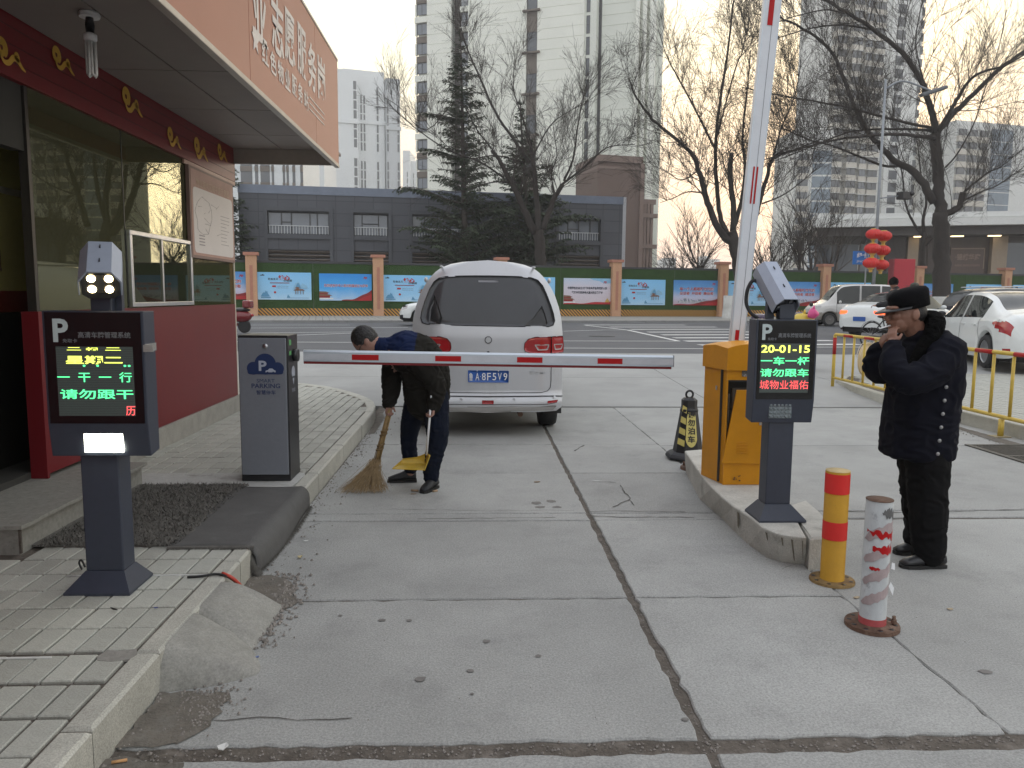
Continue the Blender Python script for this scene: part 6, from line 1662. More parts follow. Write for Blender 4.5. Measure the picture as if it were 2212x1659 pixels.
def smalltree(u, vb, d, h, seed, label):
    rr = random.Random(seed); b0 = D(u, vb, d); b0.z = .3; t = thing('bare_tree', label, 'tree', b0, 0, 'small bare trees behind the hoarding')
    tr = MB(); random.seed(seed); p1 = b0 + Vector((rr.uniform(-.2, .2), 0, h * .45)); tr.tube(cat([b0, b0.lerp(p1, .5) + Vector((.08, 0, 0)), p1], 4), .10, 6); tr.build('trunk', m_bark, t)
    mb = MB()
    for k in range(9): grow(mb, rr, b0.lerp(p1, rr.uniform(.45, 1)), Vector((rr.gauss(0, .7), rr.gauss(0, .7), 1.1)), h * rr.uniform(.4, .62), .045, .6, .1, 2)
    mb.build('branches', m_twig, t, kind='stuff')
for a in ((1462, 600, 62, 5.6, 1, 'round bare sapling crown on the skyline right of the brown podium'), (1497, 600, 60, 5.2, 2, 'thin bare sapling left of the dark willow trunk'), (1509, 600, 58, 8.2, 3, 'tall whip-like sapling beside the dark willow trunk'), (1650, 600, 56, 7.5, 4, 'bare sapling just right of the raised barrier arm'),
          (1678, 600, 60, 6.8, 5, 'second bare sapling right of the raised arm, above the poster'), (1722, 600, 56, 9.4, 6, 'dense bare tree left of the lanterns'), (1752, 600, 57, 9.0, 7, 'dense bare tree in front of the pavilion corner'), (1795, 600, 58, 8.4, 8, 'dense bare tree in front of the pavilion window'), (1640, 600, 66, 5, 9, 'low bare bush tree against the raised arm')):
    smalltree(*a)

# cedars
m_needle = mat('cedar_needles', (.046, .066, .034), .85, var=.35, scale=2.0, col2=(.085, .095, .045), c2w=.4, c2s=1.2, c2sharp=.4)
m_cbark = mat('cedar_bark', (.06, .048, .04), .9, var=.2)
def cedar(label, u_base, u_top, v_top, depth, prof, seed, side_limbs=(), bend=0):
    rr = random.Random(seed)
    b0 = D(u_base, 660, depth); b0.z = .3; top = D(u_top, v_top, depth)
    t = thing('cedar_tree', label, 'tree', b0, 0, 'deodar cedars behind the hoarding'); H_ = top.z - b0.z
    ax_ = lambda f: b0.lerp(Vector((top.x, b0.y, top.z)), f) + Vector((bend * max(0, f - .8) * 5 * max(0, f - .8) * 5 * .0, 0, 0))
    tr = MB(); tr.tube([ax_(k / 10) for k in range(11)], [.26 * (1 - k / 10.5) + .02 for k in range(11)], 8); tr.build('trunk', m_cbark, t)
    mb = MB(); bb_ = MB()
    def spray(p, d, L_, w):
        side = d.cross(UPZ).normalized(); n = max(5, int(L_ / .13)); cur = p.copy(); pts = [cur.copy()]
        for i in range(n):
            f = i / n; d = (d + Vector((0, 0, .05 - .13 * f))).normalized(); cur = cur + d * (L_ / n); pts.append(cur.copy())
        tube_fast(bb_, pts, .03 * L_ / 2, .008, 3)
        for i in range(1, len(pts)):
            f = i / len(pts); ww = w * (math.sin(math.pi * min(1, f * .85 + .12)) ** .7)
            for sgn_ in (-1, 1):
                for k in range(2):
                    dd = (side * sgn_ * rr.uniform(.5, 1) + d * rr.uniform(.2, .9) + Vector((0, 0, rr.uniform(-.45, .25)))).normalized()
                    q = pts[i] + Vector((rr.gauss(0, .04), rr.gauss(0, .04), rr.gauss(0, .04))); ll = ww * rr.uniform(.5, 1.1)
                    nn = dd.cross(Vector((rr.gauss(0, .4), rr.gauss(0, .4), 1))).normalized() * rr.uniform(.035, .075)
                    e = q + dd * ll; mdp = q + dd * ll * .45
                    mb.add([q, mdp + nn, e + Vector((0, 0, -.04)), mdp - nn], [(0, 1, 2, 3)])
    z = .16
    while z < .985:
        p = ax_(z); r = 0
        for (f0, r0), (f1, r1) in zip(prof[:-1], prof[1:]):
            if f0 <= z <= f1: r = r0 + (r1 - r0) * (z - f0) / (f1 - f0)
        n = 6 if r > .8 else 4
        for k in range(n):
            a = rr.uniform(0, 6.283); L_ = r * rr.uniform(.6, 1.12)
            if L_ < .12: continue
            spray(p + Vector((0, 0, rr.uniform(-.1, .1))), Vector((math.cos(a), math.sin(a), rr.uniform(-.05, .35))), L_, min(.55, .16 + L_ * .22))
        z += .018 + .011 * rr.random()
    for (zf, dx, dy, dz) in side_limbs:
        p = ax_(zf); d = Vector((dx, dy, dz))
        for k in range(3): spray(p + Vector((0, rr.uniform(-.3, .3), rr.uniform(-.2, .2))), d + Vector((rr.gauss(0, .05), rr.gauss(0, .2), rr.gauss(0, .04))), Vector((dx, dy, 0)).length * rr.uniform(.8, 1.05), .6)
    mb.build('crown', m_needle, t, kind='stuff'); bb_.build('branches', m_cbark, t, kind='stuff')
cedar('tall narrow deodar cedar in front of the cream tower', 1008, 996, 84, 51, [(0, 4.0), (.25, 3.7), (.34, 3.2), (.42, 2.3), (.5, 2.0), (.62, 1.8), (.75, 1.4), (.85, 1.0), (.93, .45), (1, .1)], 4, [(.40, -4.6, .2, .3), (.36, 4.0, -.5, -.2), (.27, -4.2, -1, .1), (.24, 4.4, .5, .1), (.55, -2.9, 0, .3), (.68, -2.6, 0, .2)])
cedar('second deodar cedar with a leaning tip behind the pollarded willow', 1150, 1120, 226, 53, [(0, 3.4), (.3, 3.6), (.45, 3.0), (.55, 2.2), (.7, 1.9), (.8, .9), (.9, .45), (1, .12)], 9, [(.40, 5.0, 0, .3), (.38, -4.0, 0, .1), (.28, 4.4, -.8, 0), (.5, 2.8, 0, .1)])
cedar('cedar mostly hidden behind the booth with a few sprays showing', 492, 500, 320, 51, [(0, 2.2), (.5, 1.7), (.8, .9), (1, .1)], 14)

# ================================================================ VEHICLES
m_tyre = mat('tyre', (.016, .016, .017), .8, var=.2, scale=20)
m_rim = mat('alloy_rim', (.42, .43, .45), .35, metal=.7)
m_hub = mat('steel_rim', (.22, .21, .20), .6, metal=.3, var=.2)
m_lampred = mat('tail_lamp', (.33, .012, .016), .12, var=.15, scale=14, coat=.6)
m_lampclear = mat('clear_lamp', (.42, .40, .40), .12, coat=.6)
m_lamplit = mat('brake_lamp_lit', (.9, .2, .05), .3, emit=(1.0, .09, .02), estr=1.3)
m_plate = mat('blue_plate', (.02, .09, .34), .35)
m_seam = mat('panel_gap', (.02, .02, .022), .8)
m_cglass = mat('car_glass', (.012, .015, .016), .03, var=.0, spec=.6)
m_under = mat('underbody', (.012, .012, .012), .9)
def carpaint(name, c, rough=.22, metal=.0, c2=None):
    return mat(name, c, rough, metal=metal, var=.03, scale=2, coat=.6, col2=c2, c2w=.12, c2s=3, c2sharp=.5)
def wheel(parent, x, y, r, w, side, style='alloy'):
    mb = MB(); pr = [(r * .70, -w / 2), (r * .93, -w / 2), (r, -w * .36), (r, w * .36), (r * .93, w / 2), (r * .70, w / 2)]
    tw_ = mb.lathe((x, y, r), pr, 28, axis='X', caps=False).build('tyre', m_tyre, parent, local=True)
    ring = MB(); s = side
    ring.lathe((x + s * w * .36, y, r), [(r * .70, 0), (r * .64, -s * .02), (r * .60, -s * .04), (r * .02, -s * .04)], 28, axis='X')
    rr_ = ring.build('rim', m_under if style == 'alloy' else m_hub, tw_, local=True)
    n = 10 if style == 'alloy' else 5
    sp = MB(); sp.lathe((x + s * (w * .36), y, r), [(r * .70, .0), (r * .70, s * .012), (r * .63, s * .010), (r * .62, -s * .02)], 28, axis='X'); sp.lathe((x + s * (w * .36 - .01), y, r), [(r * .18, -.01), (r * .16, s * .02), (.001, s * .025)], 14, axis='X')
    for k in range(n):
        a = 2 * math.pi * k / n; ca, sa = math.cos(a), math.sin(a)
        M = Matrix(((1, 0, 0), (0, ca, -sa), (0, sa, ca)))
        sp.box((x + s * (w * .36 - .008), y + ca * r * .39, r + sa * r * .39), (.016, r * .48, r * (.11 if style == 'alloy' else .16)), M=M)
    sp.build('spokes', m_rim if style == 'alloy' else m_hub, tw_, local=True)
RINGN = 5
def car(name, label, loc, heading, keys, wheels, paint, glass, rearw, frontw, side, lamps=(), seams=(), group=None, wr=.31, ww=.19, style='alloy', extra=None, low=None):
    """keys: (y, half width, sill z, belt z, roof z, roof half width), rear to front"""
    root = thing(name, label, 'car', loc, R_(-heading), group)
    ys = []; y = keys[0][0]
    while y < keys[-1][0] - 1e-6: ys.append(y); y += .035
    ys.append(keys[-1][0])
    def at(y):
        for i in range(len(keys) - 1):
            if keys[i][0] <= y <= keys[i + 1][0] + 1e-9:
                a, b_ = keys[i], keys[i + 1]; p = keys[max(0, i - 1)]; q = keys[min(len(keys) - 1, i + 2)]
                t = (y - a[0]) / (b_[0] - a[0]); out = []
                for j in range(1, 6):
                    h = b_[0] - a[0]; m0 = (b_[j] - p[j]) / max(1e-6, b_[0] - p[0]) * h; m1 = (q[j] - a[j]) / max(1e-6, q[0] - a[0]) * h
                    d = b_[j] - a[j]
                    if abs(d) < 1e-6: m0 = m1 = 0
                    else:
                        if m0 / d < 0: m0 = 0
                        if m1 / d < 0: m1 = 0
                        m0 = max(-3 * abs(d), min(3 * abs(d), m0)); m1 = max(-3 * abs(d), min(3 * abs(d), m1))
                    t2, t3 = t * t, t ** 3
                    out.append((2 * t3 - 3 * t2 + 1) * a[j] + (t3 - 2 * t2 + t) * m0 + (-2 * t3 + 3 * t2) * b_[j] + (t3 - t2) * m1)
                return out
        return list(keys[-1][1:])
    def ring(y):
        w, zs_, zb_, zr, rw = at(y)
        P_ = [(w * .90, zs_), (w * .975, zs_ + .10), (w, zs_ + (zb_ - zs_) * .45), (w * .985, zb_ - (zb_ - zs_) * .16), (w * .935, zb_), (min(rw + .03, w * .93), max(zb_, zr - .085)), (rw * .90, max(zb_ + .001, zr - .028)), (rw * .5, zr), (0, zr + .008)]
        out = []
        for i in range(len(P_) - 1):
            for k in range(RINGN): t = k / RINGN; out.append([P_[i][0] * (1 - t) + P_[i + 1][0] * t, P_[i][1] * (1 - t) + P_[i + 1][1] * t])
        out.append(list(P_[-1]))
        for yw in wheels:
            R2 = (wr + .055)
            if abs(y - yw) < R2:
                az = wr + math.sqrt(R2 * R2 - (y - yw) ** 2)
                if az > zs_:
                    for p in out[:RINGN * 4]:
                        f = (p[1] - zs_) / max(1e-6, (zb_ - zs_)); p[1] = az + (zb_ - az) * max(0, f) if az < zb_ - .02 else zb_ - .02 + .02 * f
        return out
    rings = [ring(y) for y in ys]; n = len(rings[0])
    groups = {}
    def put(key, quad): groups.setdefault(key, MB()).add(quad, [(0, 1, 2, 3)], 0, True)
    def inr(v, rg): return any(a <= v <= b_ for a, b_ in rg)
    V = {}
    mbs = {}
    def addf(key, ids):
        mb, mp = mbs.setdefault(key, (MB(), {}))
        f = []
        for i in ids:
            if i not in mp:
                yi, jj, sg = i; mp[i] = len(mb.v); mb.v.append((rings[yi][jj][0] * sg, ys[yi], rings[yi][jj][1]))
            f.append(mp[i])
        mb.f.append(tuple(f)); mb.m.append(0); mb.s.append(True)
    for i in range(len(ys) - 1):
        ym = (ys[i] + ys[i + 1]) / 2
        for j in range(n - 1):
            seg = j // RINGN; key = 'body'
            if seg == 4 and inr(ym, side): key = 'side_window'
            if seg >= 6 and inr(ym, rearw): key = 'rear_window'
            if seg >= 6 and inr(ym, frontw): key = 'windscreen'
            if low and seg == 0: key = 'lower_trim'
            zc = (rings[i][j][1] + rings[i][j + 1][1]) / 2
            for nm, fn in lamps:
                if fn(ym, zc, seg, rings[i][j][0]): key = nm
            for sg in (1, -1):
                ids = ((i, j, sg), (i + 1, j, sg), (i + 1, j + 1, sg), (i, j + 1, sg))
                kk = (key, 0, 0) if key not in ('side_window', 'tail_lamp', 'brake_lamp', 'head_lamp') else (key, sg, sum(ym > r_[1] for r_ in side) if key == 'side_window' else int(zc < .5))
                addf(kk, ids if sg < 0 else ids[::-1])
    for e_, flip in ((0, True), (len(ys) - 1, False)):
        mb, mp = mbs[('body', 0, 0)]
        k = len(mb.v); pts = [(p[0], ys[e_], p[1]) for p in rings[e_]] + [(-p[0], ys[e_], p[1]) for p in rings[e_][::-1][1:]]
        mb.v.extend(pts); f = tuple(range(k, k + len(pts))); mb.f.append(f if flip else f[::-1]); mb.m.append(0); mb.s.append(False)
    mm = {'body': paint, 'side_window': glass, 'rear_window': glass, 'windscreen': glass, 'tail_lamp': m_lampred, 'brake_lamp': m_lamplit, 'head_lamp': m_lampclear, 'lower_trim': low or paint, 'rear_bumper': m_black}
    for key, (mb, mp) in mbs.items(): mb.build(key[0], mm[key[0]], root, local=True)
    w0 = max(k_[1] for k_ in keys)
    MB().bb((-w0 * .80, keys[0][0] + .15, .17), (w0 * .80, keys[-1][0] - .15, keys[len(keys) // 2][3] - .12)).build('underbody', m_under, root, local=True)
    for yw in wheels:
        for sx in (-1, 1): wheel(root, sx * (w0 - ww / 2 - .015), yw, wr, ww, sx, style)
    for ysm, j0_, j1_ in seams:
        rg = ring(ysm); 
        for sg in (1, -1):
            mb = MB()
            for j in range(j0_ * RINGN, j1_ * RINGN):
                a, c = rg[j], rg[j + 1]; o = .003
                mb.add([((a[0] + o) * sg, ysm - .006, a[1]), ((a[0] + o) * sg, ysm + .006, a[1]), ((c[0] + o) * sg, ysm + .006, c[1]), ((c[0] + o) * sg, ysm - .006, c[1])], [(0, 1, 2, 3)])
            mb.build('door_seam', m_seam, root, local=True)
    for sx in (-1, 1):
        if extra and 'mirror' in extra:
            my, mz = extra['mirror']; mb = MB(); mb.sphere((sx * (w0 + .10), my, mz), (.10, .06, .07), 12); mb.tube([(sx * w0 * .9, my + .02, mz - .04), (sx * (w0 + .08), my, mz - .02)], .018, 6)
            mb.build('wing_mirror', extra.get('mirmat', paint), root, local=True)
        for hy in (extra or {}).get('handles', ()):
            MB().bb((sx * w0 - .005 - .008, hy, .80), (sx * w0 - .005 + .022, hy + .16, .825)).build('door_handle', paint, root, local=True, bevel=.006)
    if extra and 'plate' in extra:
        py, pz = extra['plate']; pl_ = MB().bb((-.22, py - .006, pz - .07), (.22, py, pz + .07)).build('number_plate', m_plate, root, local=True)
    if extra and 'badge' in extra: py, pz = extra['badge']; MB().lathe((0, py, pz), [(.045, 0), (.04, -.01), (0.001, -.012)], 16, axis='Y').build('badge', m_steel, root, local=True)
    return root
m_wcar = carpaint('white_car_paint', (.66, .68, .67)); m_wcar2 = carpaint('white_minivan_paint', (.55, .54, .52), c2=(.40, .37, .33))
def gzs(x, y): return gz(y)
SED = [(-2.19, .60, .34, .60, .66, .45), (-2.16, .74, .27, .80, .90, .62), (-2.05, .82, .24, .90, 1.02, .70), (-1.75, .855, .22, .94, 1.09, .68), (-1.45, .86, .20, .95, 1.16, .66), (-.95, .86, .19, .95, 1.37, .60), (-.45, .865, .19, .945, 1.46, .60), (.2, .865, .19, .93, 1.47, .61), (.55, .865, .19, .92, 1.40, .62), (1.0, .86, .19, .90, 1.16, .66), (1.30, .86, .20, .87, .98, .72), (1.8, .84, .22, .80, .88, .68), (2.05, .78, .24, .70, .78, .62), (2.17, .62, .28, .60, .64, .48)]
p = G(2130, 795, .2); hd = 13.0
fw = Vector((math.sin(R_(hd)), math.cos(R_(hd)), 0)); rt = Vector((fw.y, -fw.x, 0))
cl_ = Vector((p.x, p.y, 0)) + fw * 1.30 + rt * .78
sed = car('parked_car', 'large white saloon car behind the right end of the railing', (cl_.x, cl_.y, .2), hd, SED, (-1.30, 1.33), m_wcar, m_cglass, [(-1.55, -.62)], [(.42, 1.18)], [(-1.02, -.10), (-.03, 1.02)],
    lamps=(('tail_lamp', lambda y, z, s, x: y < -1.58 and abs(z - (.86 + (y + 1.58) * .14)) < .02 + (-1.58 - y) * .20 and s in (2, 3)), ('brake_lamp' if False else 'tail_lamp', lambda y, z, s, x: y < -2.02 and .34 < z < .41 and s == 1), ('head_lamp', lambda y, z, s, x: y > 1.85 and s in (3,))),
    seams=((-.98, 0, 4), (-.06, 0, 5), (1.02, 0, 4), (-1.78, 3, 4)), extra=dict(mirror=(.72, .98), mirmat=m_black, handles=(-.30, -.85), plate=(-2.20, .62)), group='cars waiting on the street', wr=.315)
# second saloon, brake lights on
p = G(1905, 737, .25); hd = 62.0; fw = Vector((math.sin(R_(hd)), math.cos(R_(hd)), 0)); rt = Vector((fw.y, -fw.x, 0))
p0 = D(1836, 706, 25.0); cl_ = Vector((p0.x, p0.y, 0)) + fw * 2.15 + rt * .35
car('parked_car', 'white saloon with lit tail lamps between the minivan and the guard', (cl_.x, cl_.y, .25), hd, SED, (-1.30, 1.33), m_wcar, m_cglass, [(-1.55, -.62)], [(.42, 1.18)], [(-1.02, -.10), (-.03, 1.02)],
    lamps=(('brake_lamp', lambda y, z, s, x: y < -1.90 and .72 < z < .86 and s in (2, 3) and x > .6), ('head_lamp', lambda y, z, s, x: y > 1.85 and s in (3,)), ('rear_bumper', lambda y, z, s, x: z < .36 and y < -1.8)),
    seams=((-.98, 0, 4), (-.06, 0, 5), (1.02, 0, 4)), extra=dict(mirror=(.72, .98), handles=(-.30, -.85), plate=(-2.20, .60), badge=(-2.13, .84)), group='cars waiting on the street', wr=.315)
for s in (-1, 1):
    r_ = bpy.data.objects['parked_car.001']
    MB().box((s * .60, -2.155, .80), (.26, .03, .12)).build('brake_lamp', m_lamplit, r_, local=True, bevel=.01)
# car nose left of the silver van
p0 = D(871, 690, 31.5)
c2_ = car('parked_car', 'white car nose just showing left of the silver van', (p0.x + 2.1, p0.y, .25), -88, SED, (-1.30, 1.33), m_wcar, m_cglass, [(-1.55, -.62)], [(.42, 1.18)], [(-1.02, -.10), (-.03, 1.02)],
    lamps=(('head_lamp', lambda y, z, s, x: y > 1.85 and s in (3,)), ('lower_trim', lambda y, z, s, x: y > 2.0 and z < .45)), extra=dict(mirror=(.72, .98)), group='cars waiting on the street', low=m_black)
# dark SUV
SUV = [(-2.25, .70, .40, .85, 1.00, .60), (-2.18, .84, .32, .98, 1.22, .66), (-1.95, .90, .28, 1.02, 1.48, .66), (-1.5, .91, .26, 1.02, 1.60, .66), (-.6, .915, .25, 1.01, 1.66, .66), (.3, .915, .25, .99, 1.64, .66), (.7, .91, .25, .98, 1.52, .66), (1.2, .90, .26, .96, 1.15, .72), (1.5, .89, .28, .94, 1.06, .76), (2.0, .85, .30, .84, .94, .70), (2.2, .70, .34, .66, .74, .5)]
p0 = D(2068, 705, 27.0); m_dcar = carpaint('dark_blue_paint', (.018, .022, .035))
car('parked_car', 'dark blue estate car with lit tail lamp behind the large white saloon', (p0.x + 2.2, p0.y + .6, .25), 78, SUV, (-1.35, 1.35), m_dcar, m_cglass, [(-2.14, -1.62)], [(.5, 1.25)], [(-1.75, -.75), (-.68, .05), (.12, 1.05)],
    lamps=(('brake_lamp', lambda y, z, s, x: y < -2.02 and .84 < z < 1.0 and s in (2, 3)),), extra=dict(mirror=(.75, 1.05)), group='cars waiting on the street', wr=.34)
for s in (-1, 1): MB().box((s * .72, -2.20, .93), (.22, .05, .12)).build('brake_lamp', m_lamplit, bpy.data.objects['parked_car.003'], local=True); MB().tube([(s * .62, -1.5, 1.66), (s * .62, -.4, 1.70), (s * .62, .4, 1.67)], .02, 6).build('roof_rail', m_steel, bpy.data.objects['parked_car.003'], local=True)
# minivan, nose to the left
MV = [(-1.93, .66, .40, .85, 1.1, .60), (-1.88, .74, .32, 1.0, 1.55, .64), (-1.72, .77, .28, 1.02, 1.78, .64), (-1.3, .78, .26, 1.02, 1.86, .64), (0, .78, .25, 1.0, 1.88, .64), (.55, .78, .25, 1.0, 1.84, .64), (.80, .78, .25, 1.0, 1.74, .63), (1.22, .77, .25, .98, 1.22, .64), (1.45, .76, .27, .95, 1.05, .66), (1.78, .73, .30, .86, .93, .62), (1.95, .62, .36, .70, .76, .5)]
p0 = D(1790, 707, 34.6); hd = -84
cl_ = Vector((p0.x, p0.y, 0)) + Vector((1.22, .62, 0))
mv = car('minivan', 'muddy white minivan facing left beyond the second display post', (cl_.x + .1, cl_.y, .25), hd, MV, (-1.15, 1.22), m_wcar2, m_cglass, [(-1.86, -1.70)], [(.66, 1.28)], [(-1.60, -.98), (-.90, -.12), (-.04, .93)],
    lamps=(('head_lamp', lambda y, z, s, x: y > 1.62 and s == 3), ('lower_trim', lambda y, z, s, x: z < .62 and s < 3)), seams=((-.93, 0, 4), (-.08, 0, 5), (.95, 0, 4)), extra=dict(mirror=(.85, 1.08), handles=(-.2, .05)), group=None, wr=.29, ww=.17, style='steel', low=mat('muddy_paint', (.27, .245, .215), .6, var=.2, scale=3))
mv['category'] = 'minivan'

# ---- silver van, seen from behind
m_sil_v = mat('silver_van_paint', (.50, .51, .53), .32, metal=.3, var=.06, scale=1.2, coat=.35, col2=(.36, .355, .34), c2w=.38, c2s=1.6, c2sharp=.5, stretch=(2.2, 1, .7))
m_sil_d = mat('dirty_bumper', (.30, .295, .28), .5, metal=.2, var=.15, scale=4, col2=(.20, .19, .18), c2w=.45, c2s=4, c2sharp=.4)
vy = 8.22
van = thing('parked_van', 'dusty silver van seen from behind, stopped beyond the lowered barrier arm', 'van', (.117, vy + 2, 0))
def vp(cx, cy): return ((cx - 787) * .00114, 1.865 - (cy - 70) * .00114)
def rear_y(x, z):                 # the tailgate leans forward above the belt and rounds off at the sides
    y = 0.0
    if z > 1.05: y += (z - 1.05) ** 1.5 * .36
    if z < .45: y -= .05 * min(1, (.45 - z) / .03)
    hw = vw(z); e = abs(x) / max(.05, hw)
    y += .16 * max(0, e - .60) ** 2 * 4
    return vy + y
VW = [(.27, .74), (.31, .795), (.45, .808), (.60, .806), (.80, .806), (1.00, .806), (1.12, .80), (1.25, .788), (1.375, .762), (1.50, .722), (1.60, .672), (1.683, .617), (1.745, .56), (1.79, .50), (1.83, .40), (1.855, .28), (1.872, .0)]
def vw(z):
    for (a, b_), (c, d) in zip(VW[:-1], VW[1:]):
        if a <= z <= c: return b_ + (d - b_) * (z - a) / (c - a)
    return VW[0][1] if z < .27 else 0.001
mb = MB(); NX = 24; rowsz = []
for (a, _), (c, _) in zip(VW[:-1], VW[1:]):
    for k in range(3): rowsz.append(a + (c - a) * k / 3)
rowsz.append(1.872)
vs = []
for z in rowsz:
    hw = vw(z)
    for i in range(NX + 1): x = -hw + 2 * hw * i / NX; vs.append((x + .117, rear_y(x, z), z))
w_ = NX + 1
mb.add(vs, [(j * w_ + i, j * w_ + i + 1, (j + 1) * w_ + i + 1, (j + 1) * w_ + i) for j in range(len(rowsz) - 1) for i in range(NX)], smooth=True)
mb.build('tailgate', m_sil_v, van)
mb = MB(); vs = []; depths = [(0, 1, 0), (.15, 1.005, 0), (.6, 1.012, .008), (1.6, 1.012, .012), (2.8, 1.0, .0), (3.5, .98, -.12), (4.0, .96, -.55), (4.3, .92, -.85), (4.55, .8, -1.0)]
outl = [(-vw(z), z) for z in rowsz[:-1]] + [(0, 1.872)] + [(vw(z), z) for z in rowsz[:-1]][::-1]
for dy, k, dz in depths:
    for x, z in outl:
        zz = z + (dz if z > 1.0 else 0) * ((z - 1.0) / .87 if z > 1 else 0) if dy > 3 else z + (dz if z > 1.5 else 0)
        vs.append((x * k + .117, (rear_y(x, z) if dy == 0 else max(rear_y(x, z) + .02, vy + dy)), zz))
w_ = len(outl)
mb.add(vs, [(j * w_ + i, j * w_ + i + 1, (j + 1) * w_ + i + 1, (j + 1) * w_ + i) for j in range(len(depths) - 1) for i in range(w_ - 1)], smooth=True)
k = len(mb.v); mb.f.append(tuple((len(depths) - 1) * w_ + i for i in range(w_))); mb.m.append(0); mb.s.append(False)
mb.build('body', m_sil_v, van)
MB().bb((.117 - .72, vy + .15, .26), (.117 + .72, vy + 4.3, .9)).build('underbody', m_under, van)
def patch(pts, off, m, name, parent, rings=6, rnd=0, solid=True):
    """a panel that follows the tailgate surface; pts in (x, z)"""
    if rnd: pts = rpoly(pts, rnd, 4)
    n = len(pts); cx = sum(p[0] for p in pts) / n; cz = sum(p[1] for p in pts) / n
    vs = []
    for k in range(rings):
        f = 1 - k / rings
        for p in pts: x, z = cx + (p[0] - cx) * f, cz + (p[1] - cz) * f; vs.append((x + .117, rear_y(x, z) - off, z))
    vs.append((cx + .117, rear_y(cx, cz) - off, cz))
    fs = [(k * n + i, (k + 1) * n + i, (k + 1) * n + (i + 1) % n, k * n + (i + 1) % n) for k in range(rings - 1) for i in range(n)] + [((rings - 1) * n + i, rings * n, (rings - 1) * n + (i + 1) % n) for i in range(n)]
    fs = [f[::-1] for f in fs]
    mb = MB(); mb.add(vs, fs, smooth=True)
    bk_ = [(v[0], v[1] + off + .01, v[2]) for v in vs[:n]]
    k = len(mb.v); mb.add(bk_, []); 
    for i in range(n): mb.f.append((i, (i + 1) % n, k + (i + 1) % n, k + i)); mb.m.append(0); mb.s.append(False)
    return mb.build(name, m, parent)
gl = [vp(*p) for p in ((185, 648), (168, 605), (178, 540), (205, 450), (245, 345), (285, 275), (330, 240), (400, 225), (520, 219), (660, 216), (800, 215), (940, 216), (1070, 219), (1190, 228), (1255, 250), (1300, 300), (1335, 375), (1375, 480), (1400, 560), (1410, 620), (1392, 662), (1345, 676), (1100, 675), (800, 672), (500, 668), (235, 662))][::-1]
patch([(x * 1.012, (z - 1.42) * 1.03 + 1.42) for x, z in gl], .004, m_black, 'window_seal', van)
m_vglass = mat('dusty_glass', (.040, .042, .047), .12, var=.2, scale=1.2, spec=.5)
vg = patch(gl, .009, m_vglass, 'rear_window', van, 10)
patch([vp(*p) for p in ((697, 252), (885, 252), (885, 273), (697, 273))][::-1], .014, mat('film_label', (.22, .22, .24), .4), 'brake_light', vg, 2, .008)
m_sh = mat('cabin_silhouette', (.022, .022, .024), .2)
patch([vp(*p) for p in ((240, 655), (250, 520), (292, 395), (325, 480), (368, 605), (350, 660))][::-1], .0115, m_sh, 'seat_silhouette', vg, 3)
patch([vp(*p) for p in ((1130, 668), (1205, 600), (1235, 560), (1290, 485), (1320, 560), (1340, 640), (1330, 672))][::-1], .0115, m_sh, 'seat_silhouette', vg, 3)
for q, rn in ((((1125, 880), (1130, 832), (1160, 795), (1230, 776), (1378, 773), (1378, 928), (1180, 922), (1135, 905)), .012), (((1386, 772), (1492, 768), (1502, 850), (1500, 918), (1386, 926)), .012)):
    for sg in (1, -1):
        P_ = [(x * sg, z) for x, z in (vp(*p) for p in q)]
        if sg > 0: P_ = P_[::-1]
        patch([(sum(p[0] for p in P_) / len(P_) + (p[0] - sum(q_[0] for q_ in P_) / len(P_)) * 1.04, sum(p[1] for p in P_) / len(P_) + (p[1] - sum(q_[1] for q_ in P_) / len(P_)) * 1.06) for p in P_], .002, m_black, 'lamp_surround', van, 4, .01)
        tl_ = patch(P_, .012, m_lampred, 'tail_lamp', van, 5, rn)
for q in (((1218, 842), (1362, 840), (1345, 895), (1250, 898)), ((1402, 838), (1496, 836), (1482, 890), (1415, 895))):
    for sg in (1, -1):
        P_ = [(x * sg, z) for x, z in (vp(*p) for p in q)]
        if sg > 0: P_ = P_[::-1]
        a = patch(P_, .015, m_lampclear, 'clear_lens', van, 3, .014); c = (sum(p[0] for p in P_) / 4, sum(p[1] for p in P_) / 4)
        patch([(c[0] + (p[0] - c[0]) * .80, c[1] + (p[1] - c[1]) * .66) for p in P_], .0175, m_lampred, 'red_reflector', van, 3, .012)
for q in (((1180, 785), (1375, 782), (1375, 795), (1165, 805)),):
    for sg in (1, -1):
        P_ = [(x * sg, z) for x, z in (vp(*p) for p in q)]; P_ = P_[::-1] if sg > 0 else P_
        patch(P_, .0145, mat('lamp_orange', (.42, .05, .03), .15, coat=.5), 'upper_lens', van, 2)
# seams, bumper, plate, badge
def seam(pts, w, off=.0035, m=m_seam, nm='panel_gap'):
    P_ = [Vector(vp(*p)) for p in pts]; vs = []
    Q = []
    for a, b_ in zip(P_[:-1], P_[1:]):
        k = max(1, int((b_ - a).length / .04)); Q += [a.lerp(b_, i / k) for i in range(k)]
    Q.append(P_[-1])
    for i, p in enumerate(Q):
        d = (Q[min(i + 1, len(Q) - 1)] - Q[max(0, i - 1)]).normalized(); nn = Vector((-d.y, d.x)) * w / 2
        for s_ in (-1, 1): q = p + nn * s_; vs.append((q.x + .117, rear_y(q.x, q.y) - off, q.y))
    mb = MB(); mb.add(vs, [(2 * i, 2 * i + 2, 2 * i + 3, 2 * i + 1) for i in range(len(Q) - 1)]); return mb.build(nm, m, van)
seam([(1382, 926), (1382, 1180), (1376, 1245), (1350, 1278), (1290, 1292), (787, 1296), (284, 1292), (224, 1278), (198, 1245), (192, 1180), (192, 926)], .007)
